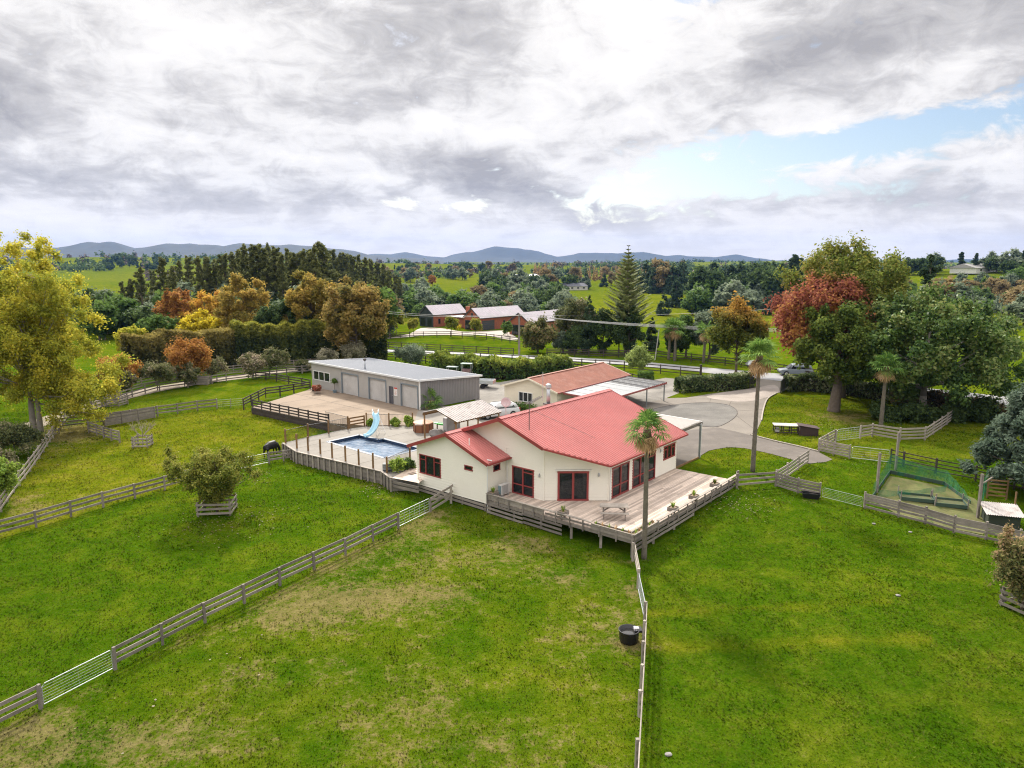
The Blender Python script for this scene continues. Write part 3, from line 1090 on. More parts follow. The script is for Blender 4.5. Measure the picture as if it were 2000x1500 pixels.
    tr_.obox(HW((ul + Le) / 2, VR - .12, ZR + .0), HU * ((Le - ul) / 2), (HV + up * sl) * .14, nf * .012 + Vector((0, 0, 0.0)))
    tr_.obox(HW((ul + Le) / 2, VR + .12, ZR + .0), HU * ((Le - ul) / 2), (HV - up * sl) * .14, nb * .012)
    tr_.obox(HW(-4.1, 10.41 - .12, 4.121), HU * 1.24, (HV + up * sl) * .14, nf * .012)
    tr_.obox(HW(-4.1, 10.41 + .12, 4.121), HU * 1.24, (HV - up * sl) * .14, nb * .012)
    tr_.v = [(x, y, z + .035) for x, y, z in tr_.v]
    tr_.build('ridge_cap', REDROOF, H)
    dn_ = -.09
    def barge(p, q, h=.24): MB().beam(p + Vector((0, 0, dn_)), q + Vector((0, 0, dn_)), .035, h).build('bargeboard', REDTRIM, H)
    barge(HW(ul - .02, vk, zf(vk)), HW(ul - .02, VR, ZR)); barge(HW(ul - .02, VR, ZR), HW(ul - .02, 10.3, zb(10.3)))
    barge(HW(Le + .02, -.5, zf(-.5)), HW(Le + .02, VR, ZR)); barge(HW(Le + .02, VR, ZR), HW(Le + .02, VB, zb(VB)))
    barge(HW(-5.34, 6.373, zw(6.373)), HW(-5.34, 10.41, 4.121)); barge(HW(-5.34, 10.41, 4.121), HW(-5.34, 14.45, zw(14.45)))
    def gut(p, q): MB().beam(p + Vector((0, 0, -.07)), q + Vector((0, 0, -.07)), .13, .13).build('gutter', REDTRIM, H)
    gut(HW(ue, -.56, zf(-.5)), HW(Le, -.56, zf(-.5))); gut(HW(ul, vk, zf(vk)) - HV * .05 - HU * .04, HW(ue, -.5, zf(-.5)) - HV * .05 - HU * .04)
    gut(HW(-5.32, 6.31, zw(6.373)), HW(-2.86, 6.31, zw(6.373))); gut(HW(-5.32, 14.5, zw(14.45)), HW(-2.86, 14.5, zw(14.45)))
    gut(HW(-2.86, VB + .06, zb(VB)), HW(Le, VB + .06, zb(VB)))
    for u, v, zt, z0 in ((-4.93, 6.75, 2.75, -1.0), (.12, -.08, 2.6, 0), (7.2, -.08, 2.7, 2.2), (-2.95, 6.62, 2.7, .0)):
        dp = MB().tube([HW(u, v, zt), HW(u, v, z0)], .04, 8)
        if u != -2.95: dp.tube([HW(u, v, zt), HW(u, v - .42, zt + .02)], .04, 8)
        dp.build('downpipe', WHITE, H)
    # wall lamps
    for A_, B_, s, z in ((G1, E_, 3.75, 1.85), (G0, G1, 9.75, 1.75), (E_, F_, 7.35, 2.0)):
        d = (B_ - A_).normalized(); n = Vector((d.y, -d.x, 0))
        MB().tube([A_ + d * s + n * .05 + Vector((0, 0, z - .12)), A_ + d * s + n * .12 + Vector((0, 0, z)), A_ + d * s + n * .05 + Vector((0, 0, z + .12))], [.05, .09, .05], 8).build('wall_lamp', GALV, H)
    # wood-burner flue with cowl, vent pipe
    f0 = HW(4.6, 7.1, 5.3)
    f0 = at(1071, 789, 5.32)
    fl = MB().tube([f0, f0 + Vector((0, 0, 1.25))], .15, 10).build('flue', GALV, H, True)
    MB().lathe(f0 + Vector((0, 0, 1.25)), [(.15, 0), (.24, .06), (.22, .28), (.04, .4)], 10).build('flue_cowl', GALV, fl)
    MB().obox(f0 + Vector((0, 0, .02)), HU * .3, (HV) * .3, Vector((0, 0, .05))).build('flashing', mat('dark_flashing', (.06, .05, .05), .6), fl)
    vp = HW(-4.75, 8.6, zw(8.6))
    MB().tube([vp, vp + Vector((0, 0, .5))], .035, 8).build('vent_pipe', WHITE, H)
    # tv antenna with stays
    base = None
    for k in range(200):   # on the front slope where the mast stands in the photo
        v = .2 + k * .03
        p = at(1033.5, 840, zf(v))
        if (p - HC).dot(HV) <= v: base = p; break
    base = base or HW(-.5, 4, zf(4))
    an = MB()
    tp = base + Vector((0, 0, 2.0))
    an.tube([base, tp], .035, 6)
    bd = (HU * .97 + HV * .1).normalized()
    an.tube([tp - bd * .25 + Vector((0, 0, -.12)), tp + bd * 1.7 + Vector((0, 0, .12))], .025, 5)
    sd_ = Vector((bd.y, -bd.x, 0))
    for k in range(12):
        c = tp + bd * (-.15 + .15 * k) + Vector((0, 0, -.1 + .018 * k))
        an.tube([c - sd_ * (.26 - .008 * k), c + sd_ * (.26 - .008 * k)], .014, 4)
    an.build('aerial', mat('aerial_metal', (.12, .11, .11), .5, metal=.5), H)
    st = MB()
    for q in (HW(1.6, 2.2, zf(2.2)), HW(2.6, 6.7, 5.5), HW(-2.2, 6.5, 5.35)):
        st.tube([tp + Vector((0, 0, -.5)), q], .012, 4)
    st.build('stay_wire', mat('stay_wire', (.2, .19, .18), .5), H)
    # second taller mast behind the ridge
    q = at(1060, 783, 5.2)
    MB().tube([q, q + Vector((0, 0, 2.3))], .03, 6).build('mast', GALV, H)
    # satellite dish
    dc = at(988, 812, 4.2)
    ds = MB().tube([dc, dc + Vector((0, 0, .95))], .03, 8).build('dish_pole', GALV, H)
    k = MB()
    cc = dc + Vector((0, -.06, 1.1))
    ax = Vector((.12, -.86, .45)).normalized()
    s1 = ax.cross(Vector((0, 0, 1))).normalized(); s2 = ax.cross(s1)
    n_ = 20
    pr = [(.0, 0), (.16, .015), (.30, .055), (.40, .10), (.40, .085), (.3, .03), (.16, -.01), (0, -.03)]
    for r_, o_ in pr:
        for j in range(n_):
            t = 2 * math.pi * j / n_
            k.v.append(tuple(cc + ax * (o_ - .05) + (s1 * math.cos(t) + s2 * math.sin(t)) * max(r_, .002)))
    for i in range(len(pr) - 1):
        for j in range(n_):
            k.f.append((i * n_ + j, i * n_ + (j + 1) % n_, (i + 1) * n_ + (j + 1) % n_, (i + 1) * n_ + j))
    k.build('satellite_dish', mat('dish_grey_pink', (.52, .42, .42), .6), H, True)
    k = MB(); k.tube([cc - s2 * .0 + ax * -.02 + Vector((0, 0, -.38)), cc + ax * .5 + Vector((0, 0, -.22))], .015, 5)
    k.build('feed_arm', GALV, H)
    return H


HOUSE = build_house()

# heat pump beside the small wing window
hp = thing('heat_pump', 'grey white heat pump unit standing against the house wing', 'heat pump', HW(-3.75, 6.25, .02))
b0 = HW(-3.75, 6.25, .5)
MB().obox(b0, HU * .45, HV * .17, Vector((0, 0, .36))).build('casing', mat('appliance_grey', (.62, .60, .57), .5, .05), hp, bevel=.02)
MB().obox(b0 - HU * .455, HU * .012, HV * .14, Vector((0, 0, .3))).build('side_vent', mat('vent_teal_grey', (.18, .25, .27), .6), hp)
g = MB()
for k in range(9): g.obox(b0 - HV * .18 - HU * .08 + Vector((0, 0, -.28 + .07 * k)), HU * .3, HV * .008, Vector((0, 0, .012)))
g.build('fan_grille', mat('grille_grey', (.25, .25, .25), .6), hp)
for s in (-.3, .3): MB().obox(b0 + HU * s + Vector((0, 0, -.42)), HU * .04, HV * .18, Vector((0, 0, .06))).build('foot', GALV, hp)


# ------------------------------------------------------------------ timber deck
def build_deck():
    D = thing('timber_deck', 'sunbleached timber deck wrapping the front corner of the house', 'deck', HW(1, -4, -1.2))
    w, gap = .14, .012
    v = -4.9
    while v < 6.6:        # boards run along the long facade
        u1 = 10.0 if v < -.02 else -2.87
        if -.02 <= v < 3.4: u1 = -2.85 * v / 3.4 - .05
        vv = min(v + w, 6.6)
        z = -.02 + random.uniform(-.003, .003)
        js = [-5.1] + ([random.uniform(-2, 1), random.uniform(3.5, 6.5)] if u1 > 5 else []) + [u1]
        for ja, jb in zip(js[:-1], js[1:]): stick('deck_board', HW(ja + .003, (v + vv) / 2, z), HW(jb - .003, (v + vv) / 2, z), vv - v, .04, DECK, D)
        v += w + gap
    # small platform left of the wing
    b = MB()
    q0, q1, q2, q3 = at(766, 934, 0), at(818, 944, 0), HW(-3, 14.1), at(806, 912, 0)
    for k in range(14):
        t0, t1 = k / 14, (k + .92) / 14
        l = lambda a, c, t: a + (c - a) * t
        b.add([l(q0, q3, t0) + Vector((0, 0, .03)), l(q1, q2, t0) + Vector((0, 0, .03)), l(q1, q2, t1) + Vector((0, 0, .03)), l(q0, q3, t1) + Vector((0, 0, .03))], [(0, 1, 2, 3)])
    b.build('landing_board', DECK, D, kind='stuff')
    f = MB()
    # fascia + joists + frame under
    f.beam(HW(-5.13, -4.93, -.14), HW(-5.13, 6.6, -.14), .04, .2)
    f.build('fascia_board', WOOD, D)
    MB().beam(HW(-5.13, -4.94, -.14), HW(10.0, -4.94, -.14), .04, .2).build('fascia_board', WOOD, D)
    j = MB()
    for k in range(34): j.beam(HW(-4.9 + .45 * k, -4.85, -.13), HW(-4.9 + .45 * k, 0 if k > 11 else 5, -.13), .05, .14)
    j.build('joist', WOOD, D, kind='stuff')
    for u, v in [(-5.0, -4.8), (-5.0, -2.6), (-5.0, -.4), (-5.0, 2.0), (-5.0, 4.3), (-5.0, 6.5), (-2.4, -4.8), (.4, -4.8), (3.2, -4.8), (6.0, -4.8), (9.6, -4.8), (-2.5, -2.2), (.6, -2.2)]:
        p = HW(u, v)
        stick('pile', p + Vector((0, 0, float(gz(p.x, p.y)) - .1)), p + Vector((0, 0, -.12)), .15, .15, WOODP, D)
    # front-left balustrade: solid boards, then open rail, then planter trough at the corner
    ft = lambda v, z, o=0: HW(-5.16 - o, v, z)
    for z, h in ((.12, .17), (.30, .16)):
        for a, c in ((6.6, 5.0), (4.98, 3.3), (3.28, 1.65)):
            stick('rail_board', ft(a, z), ft(c, z), .035, h, WOODP, D)
    stick('rail_board', ft(1.55, .17), ft(-2.0, .17), .035, .12, WOOD, D)
    for a, c in ((6.65, 3.9), (3.88, .9), (.88, -2.0)): stick('top_rail', ft(a, .42, -.02), ft(c, .42, -.02), .19, .04, WOODP, D)
    for v in (6.55, 5.6, 4.6, 3.4, 2.5, 1.7, .7, -.4, -1.4): stick('rail_post', ft(v, -.3, .04), ft(v, .40, .04), .09, .09, WOOD, D)
    for k, (z, h) in enumerate(((.06, .16), (.24, .16))):
        stick('trough_board', ft(-2.0, z, .01), ft(-5.0, z, .01), .04, h, WOOD, D)
        stick('trough_board', HW(-5.1, -5.0, z), HW(-2.3, -5.0, z), .04, h, WOOD, D)
    stick('trough_board', HW(-4.8, -2.0, .15), HW(-4.8, -4.65, .15), .035, .3, WOOD, D); stick('trough_board', HW(-4.8, -4.65, .15), HW(-2.3, -4.65, .15), .035, .3, WOOD, D)
    for a, c in ((ft(-2.0, .34), ft(-5.05, .34)), (HW(-4.8, -1.98, .34), HW(-4.8, -4.6, .34)), (HW(-5.15, -5.0, .34), HW(-2.3, -5.0, .34)), (HW(-4.8, -4.62, .34), HW(-2.3, -4.62, .34))): stick('trough_cap', a, c, .09, .035, WOODP, D)
    MB().box(0, 1, 0, 1, 0, 1)
    t = MB(); t.quad(HW(-5.12, -2, .27), HW(-5.12, -5, .27), HW(-4.82, -5, .27), HW(-4.82, -2, .27)); t.quad(HW(-4.82, -5, .27), HW(-2.3, -5, .27), HW(-2.3, -4.66, .27), HW(-4.82, -4.66, .27))
    t.build('trough_soil', DIRT, D)
    for v in (-2.6, -3.8, -4.9): stick('rail_post', ft(v, -.35, .06), ft(v, .32, .06), .09, .06, WOOD, D)
    # right-hand side rail
    rt = lambda u, z, o=0: HW(u, -5.0 - o, z)
    for a, c in ((-2.3, 1.8), (1.82, 5.6), (5.62, 10.1)):
        stick('top_rail', rt(a, .42), rt(c, .42), .19, .04, WOODP, D); stick('rail_board', rt(a, .15), rt(c, .15), .035, .12, WOOD, D)
    for u in (-2.25, -.9, .5, 1.8, 3.2, 4.5, 5.6, 7.2, 8.6, 10.0): stick('rail_post', rt(u, -.3, .03), rt(u, .40, .03), .09, .09, WOOD, D)
    for z in (-.36, -.62):
        for a, c in ((-5.1, -1.2), (-1.18, 2.8), (2.82, 6.8), (6.82, 10.0)):
            if z < -.5 and a > 2: continue
            stick('skirt_board', rt(a, z, .05), rt(c, z + .02, .05), .03, .15, WOOD, D)
    # skirt below the front-left side: three boards
    for z in (-.30, -.58, -.86):
        for a, c in ((6.6, 3.4), (3.38, .2)): stick('skirt_board', ft(a, z, .03), ft(c, z - .06, .03), .03, .15, WOOD, D)
    # skirt under the wing wall
    for z in (-.60, -.86):
        for a, c in ((13.9, 10.4), (10.38, 6.9)): stick('skirt_board', HW(-4.93, a, z + .03), HW(-4.93, c, z - .02), .03, .17, WOODP, D)
    for v in (13.8, 11.5, 9.2, 7.0): stick('skirt_post', HW(-4.9, v, -1.3), HW(-4.9, v, -.45), .1, .1, WOOD, D)
    r0, r1 = at(766, 940, -.2), at(818, 953, -.25)
    for z in (-.25, -.55): stick('skirt_board', Vector((r0.x, r0.y, z)), Vector((r1.x, r1.y, z)), .03, .2, WOOD, D)
    return D


build_deck()


# ------------------------------------------------------------------ big grey shed
def corrug(mb, A, B, z0f, z1f, pitch=.25, depth=.035, holes=()):
    """vertical ribbed cladding from A to B (outside right)"""
    d = Vector((B.x - A.x, B.y - A.y, 0)); L = d.length; d.normalize()
    n = Vector((d.y, -d.x, 0))
    xs, s = [], 0
    cuts = sorted({h[0] for h in holes} | {h[1] for h in holes})
    while s < L:
        for f, h in ((0, 0), (.5, 0), (.62, 1), (.88, 1)):
            if s + f * pitch < L: xs.append((s + f * pitch, h))
        s += pitch
    xs += [(c, 0) for c in cuts] + [(L, 0)]
    xs.sort()
    for (a, ha), (b, hb) in zip(xs[:-1], xs[1:]):
        if b - a < 1e-4: continue
        m = (a + b) / 2
        hs = sorted((h[2], h[3]) for h in holes if h[0] < m < h[1])
        zs = [z0f]
        segs = []
        lo = z0f
        for h0, h1 in hs:
            segs.append((lo, h0)); lo = h1
        segs.append((lo, None))
        for q0, q1 in segs:
            ta, tb = (z1f(a), z1f(b)) if q1 is None else (q1, q1)
            if ta - q0 < .01: continue
            pa, pb = A + d * a + n * depth * ha, A + d * b + n * depth * hb
            mb.quad((pa.x, pa.y, q0), (pb.x, pb.y, q0), (pb.x, pb.y, tb), (pa.x, pa.y, ta))


def build_shed():
    L, Dp, ZF, ZB = 22.0, 9.3, 3.3, 2.75
    S = thing('shed', 'long grey corrugated shed with white roof and three roller doors', 'shed', SH0 + shn * 11 + she * 4)
    P_ = lambda n, e, z=0: SH0 + shn * n + she * e + Vector((0, 0, z))
    # front wall walks from left end to the corner nearest the camera: outside = -she
    A, B = P_(L, 0), P_(0, 0)
    fr = lambda px, py: None
    def s_of(u, v):     # distance along the front wall of the point seen at pixel (u, v)
        d = ray(u, v); n = she
        o = Vector((0, 0, CAM_H)); dv_ = Vector(d)
        t = (SH0 - o).dot(n) / dv_.dot(n)
        p = o + dv_ * t
        return L - (p - SH0).dot(shn), p.z
    wx0, wz1 = s_of(612.5, 727); wx1, wz0 = s_of(645, 750)
    rd = []
    for a, b in (((667, 727), (701, 775)), ((720, 736), (755, 787)), ((783, 747), (817, 800))):
        x0, _ = s_of(*a); x1, _ = s_of(*b)
        rd.append((x0, x1, 0, 2.55))
    dx0, _ = s_of(761, 770); dx1, _ = s_of(768, 780)
    holes = [(wx0, wx1, 1.05, 2.25)] + rd + [(dx0, dx1, 0, 2.05)]
    w = MB()
    corrug(w, A, B, 0, lambda s: ZF, holes=holes)
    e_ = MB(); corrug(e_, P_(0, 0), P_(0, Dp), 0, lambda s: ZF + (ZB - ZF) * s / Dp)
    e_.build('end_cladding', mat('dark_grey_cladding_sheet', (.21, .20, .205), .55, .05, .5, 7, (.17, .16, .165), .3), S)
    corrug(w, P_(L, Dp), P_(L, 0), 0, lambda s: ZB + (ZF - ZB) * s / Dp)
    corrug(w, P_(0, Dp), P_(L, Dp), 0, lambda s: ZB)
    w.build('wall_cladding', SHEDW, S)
    ro = MB()
    sl = (ZB - ZF) / Dp
    nn = (Vector((0, 0, 1)) - she * sl).normalized()
    ribs(ro, -.25, L + .25, lambda u: -.2, lambda u: Dp + .2, lambda u, v: P_(u, v, ZF + .08 + sl * v), nn, pitch=.28, rise=.03)
    ro.build('roof', ZINC, S)
    fa = MB()
    for p, q in ((P_(-.22, -.24, ZF), P_(L + .22, -.24, ZF)), (P_(-.27, -.2, ZF + .04), P_(-.27, Dp + .2, ZB + .04)), (P_(L + .27, -.2, ZF + .04), P_(L + .27, Dp + .2, ZB + .04)), (P_(-.2, Dp + .24, ZB), P_(L + .2, Dp + .24, ZB))):
        fa.beam(p, q, .08, .2)
    fa.build('fascia', mat('white_flashing', (.66, .67, .68), .45, .06), S)
    cf = MB()
    cf.obox(P_(-.03, -.03, ZF / 2), shn * .06, she * .06, Vector((0, 0, ZF / 2 - .02)))
    cf.build('corner_flashing', WHITE, S)
    d = (B - A).normalized(); n = Vector((d.y, -d.x, 0))
    window(S, A, B, wx0, wx1, 1.05, 2.25, [1, 1, 1], WHITE, 'window', fw=.07)
    for x0, x1, z0, z1 in rd:
        m = MB()
        k = 30
        for i in range(k):     # curved slats
            za, zb_ = z0 + (z1 - z0) * i / k, z0 + (z1 - z0) * (i + 1) / k
            zm = (za + zb_) / 2
            p0, p1 = A + d * x0 - n * .10, A + d * x1 - n * .10
            q0, q1 = p0 + n * .03, p1 + n * .03
            m.quad((p0.x, p0.y, za), (p1.x, p1.y, za), (q1.x, q1.y, zm), (q0.x, q0.y, zm))
            m.quad((q0.x, q0.y, zm), (q1.x, q1.y, zm), (p1.x, p1.y, zb_), (p0.x, p0.y, zb_))
        ro_ = m.build('roller_door', DOORM, S)
        j = MB()
        for x in (x0, x1): j.obox(A + d * x + Vector((0, 0, z1 / 2)) - n * .03, d * .07, n * .10, Vector((0, 0, z1 / 2)))
        j.obox(A + d * ((x0 + x1) / 2) + Vector((0, 0, z1 + .07)) - n * .03, d * ((x1 - x0) / 2 + .07), n * .10, Vector((0, 0, .07)))
        j.build('door_jamb', mat('blue_grey_jamb', (.20, .235, .26), .6, .1), ro_)
    dr = MB().obox(A + d * ((dx0 + dx1) / 2) + Vector((0, 0, 1.02)) - n * .05, d * ((dx1 - dx0) / 2), n * .03, Vector((0, 0, 1.02))).build('door', mat('charcoal_door', (.10, .10, .115), .5, .1), S)
    MB().tube([A + d * (dx1 - .12) + Vector((0, 0, 1.0)) - n * .02, A + d * (dx1 - .12) + Vector((0, 0, 1.0)) + n * .06], .03, 8).build('handle', GALV, dr)
    jb = MB()
    for x in (dx0, dx1): jb.obox(A + d * x + Vector((0, 0, 1.03)), d * .05, n * .05, Vector((0, 0, 1.03)))
    jb.build('door_frame', mat('charcoal_door', (.10, .10, .115)), dr)
    f0 = P_(11.8, 1.6, 3.2)
    f0 = at(713, 722.5, 3.2)
    fl = MB().tube([f0, f0 + Vector((0, 0, 1.15))], .11, 10).build('flue', GALV, S, True)
    MB().lathe(f0 + Vector((0, 0, 1.15)), [(.11, 0), (.2, .05), (.2, .2), (.05, .3)], 10).build('flue_cowl', mat('dark_flashing', (.06, .05, .05)), fl)
    MB().lathe(f0 + Vector((0, 0, -.05)), [(.3, 0), (.24, .1), (.12, .12)], 10).build('flashing', mat('dark_flashing', (.06, .05, .05)), fl)
    # warning sign: white board, red header and red spots (unreadable at this size)
    sx, sz = s_of(774, 773)
    sg = thing('sign', 'white warning board with a red heading beside the shed door', 'sign', A + d * sx + n * .05 + Vector((0, 0, 1.0)))
    c = A + d * sx + n * .06
    MB().obox(c + Vector((0, 0, 1.55)), d * .3, n * .012, Vector((0, 0, .5))).build('board', WHITE, sg)
    rm = mat('sign_red', (.55, .07, .05), .5)
    MB().obox(c + Vector((0, 0, 1.95)) + n * .006, d * .29, n * .012, Vector((0, 0, .09))).build('heading', rm, sg)
    m = MB()
    for i in range(5): m.obox(c + Vector((0, 0, 1.75 - .14 * i)) + n * .006 + d * (-.04), d * (.16 + .05 * (i % 2)), n * .010, Vector((0, 0, .02)))
    m.build('text_line', mat('sign_orange', (.5, .16, .08), .5), sg)
    return S


build_shed()


# ------------------------------------------------------------------ cream garage + lean-to carport
def gable_frame(a, b, depth):
    """local frame: gable wall a->b (outside right), ridge runs back"""
    d = Vector((b.x - a.x, b.y - a.y, 0)); w = d.length; d.normalize()
    back = Vector((-d.y, d.x, 0))
    return d, back, w


def build_garage():
    a, b = at(985.5, 796.5, -.03), at(1066, 786, -.03)
    a = Vector((-.85, 78.8, 0)); d = Vector((math.cos(R(-38)), math.sin(R(-38)), 0)); back = Vector((math.cos(R(52)), math.sin(R(52)), 0))
    Wd, L, ZE, ZRg = 7.2, 15.2, 2.55, 3.65
    G = thing('garage', 'cream garage with faded reddish brown roof behind the house', 'garage', a + d * 3.6 + back * 7)
    P_ = lambda x, y, z=0: a + d * x + back * y + Vector((0, 0, z))
    w = MB()
    A, B = P_(0, 0), P_(Wd, 0)
    wh = [(2.05, 3.95, .95, 2.05)]
    zr = lambda x: ZE + (ZRg - ZE) * (1 - abs(x - Wd / 2) / (Wd / 2))
    cladding(w, A, B, [(0, -.05), (Wd, -.05), (Wd, ZE), (Wd / 2, ZRg - .05), (0, ZE)], wh, pitch=.3, proud=.012)
    dh = [(L - 3.4, L - .6, 0, 2.1)]
    cladding(w, P_(Wd, 0), P_(Wd, L), [(0, -.05), (L, -.05), (L, ZE), (0, ZE)], dh, pitch=.3, proud=.012)
    cladding(w, P_(Wd, L), P_(0, L), [(0, -.05), (Wd, -.05), (Wd, ZE), (Wd / 2, ZRg - .05), (0, ZE)], pitch=.3, proud=.012)
    cladding(w, P_(0, L), P_(0, 0), [(0, -.05), (L, -.05), (L, ZE), (0, ZE)], pitch=.3, proud=.012)
    w.build('wall', CREAM2, G)
    window(G, A, B, *wh[0], [1, 1, 1], WHITE, 'window', fw=.07)
    s = MB()
    for i in range(8): s.obox(P_(Wd - .05, L - 2.0, .13 + .26 * i), back * 1.4, d * .03, Vector((0, 0, .12)))
    s.build('garage_door', mat('dark_red_door', (.25, .06, .05), .55, .1), G)
    r = MB()
    sl = (ZRg - ZE) / (Wd / 2)
    nl, nr = (Vector((0, 0, 1)) - d * sl).normalized(), (Vector((0, 0, 1)) + d * sl).normalized()
    ribs(r, -.35, L + .3, lambda u: -.3, lambda u: Wd / 2, lambda u, v: P_(v, u, ZE + .05 + sl * v), nl, pitch=.2, rise=.03)
    ribs(r, -.35, L + .3, lambda u: Wd / 2, lambda u: Wd + .3, lambda u, v: P_(v, u, ZRg + .05 - sl * (v - Wd / 2)), nr, pitch=.2, rise=.03)
    r.build('roof', RUSTROOF, G)
    for y in (-.38, L + .33):
        MB().beam(P_(-.3, y, ZE - .1), P_(Wd / 2, y, ZRg + .0), .04, .18).build('bargeboard', CREAM2, G); MB().beam(P_(Wd / 2, y, ZRg + .0), P_(Wd + .3, y, ZE - .1), .04, .18).build('bargeboard', CREAM2, G)
    MB().beam(P_(Wd + .36, -.35, ZE - .07), P_(Wd + .36, L + .3, ZE - .07), .1, .12).build('gutter', mat('dull_red_gutter', (.28, .08, .07), .5), G)
    MB().obox(P_(Wd / 2, L / 2, ZRg + .09), back * (L / 2 + .32), d * .16, Vector((0, 0, .025))).build('ridge_cap', RUSTROOF, G)
    # lean-to carport on the near long side
    C = thing('carport', 'lean to carport with pale clear sheet roof along the cream garage', 'carport', P_(Wd + 2, 8))
    z0, z1, wd = 2.42, 2.2, 5.6
    cr = MB()
    ribs(cr, .6, 14.6, lambda u: Wd + .42, lambda u: Wd + wd, lambda u, v: P_(v, u, z0 + (z1 - z0) * (v - Wd) / wd), Vector((0, 0, 1)), pitch=.4, rise=.03)
    cr.build('clear_roof', mat('polycarbonate_sheet', (.27, .28, .29), .45, .1, .5, 6), C)
    f = MB()
    f.beam(P_(Wd + wd + .03, .5, z1 - .06), P_(Wd + wd + .03, 14.7, z1 - .06), .05, .2); f.beam(P_(Wd + .4, .55, z0 - .06), P_(Wd + wd, .55, z1 - .06), .05, .2)
    f.build('fascia_board', mat('dull_red_gutter', (.28, .08, .07)), C)
    for k in range(15): stick('rafter', P_(Wd + .45, 1.0 + .97 * k, z0 - .06), P_(Wd + wd, 1.0 + .97 * k, z1 - .06), .05, .12, DARKW, C)
    for y in (.9, 5.4, 10, 14.4): stick('post', P_(Wd + wd - .15, y, -.05), P_(Wd + wd - .15, y, z1 - .1), .12, .12, mat('grey_green_post', (.17, .185, .18), .7), C)
    for k in range(11): stick('roof_batten', P_(Wd + .5, 9.5 + .5 * k, z0 + .06), P_(Wd + wd + .1, 9.5 + .5 * k, z1 + .06), .05, .04, DARKW, C)
    return G


build_garage()


# ------------------------------------------------------------------ carport at the right end of the house
def build_side_carport():
    C = thing('carport', 'open flat roofed carport on grey posts at the right end of the house', 'carport', HW(13, 4, -.05))
    m = MB()
    ribs(m, 10.95, 14.7, lambda u: .15, lambda u: 8.0, lambda u, v: HW(u, v, 2.98 + .02 * v), Vector((0, 0, 1)), pitch=.3, rise=.03)
    m.build('roof_sheet', mat('pale_grey_sheet', (.36, .335, .31), .55, .1, .4, 4), C)
    stick('beam', HW(10.92, 0, 2.88), HW(14.75, 0, 2.88), .07, .25, WOOD, C); stick('beam', HW(14.35, .1, 2.75), HW(14.35, 8, 2.9), .1, .24, WOOD, C)
    stick('gutter', HW(14.78, 0, 2.95), HW(14.78, 8, 3.1), .1, .1, WHITE, C)
    for v in (-.1, 3.9, 7.8): stick('post', HW(14.2, v, -.05), HW(14.2, v, 2.85), .13, .13, mat('grey_green_post', (.17, .185, .18)), C)
    stick('downpipe', HW(14.36, -.12, 0), HW(14.36, -.12, 2.9), .07, .07, WHITE, C)
    stick('sill_board', HW(10.1, -.02, -.02), HW(14.2, -.1, -.02), .06, .22, BROWNW, C)
    return C


build_side_carport()


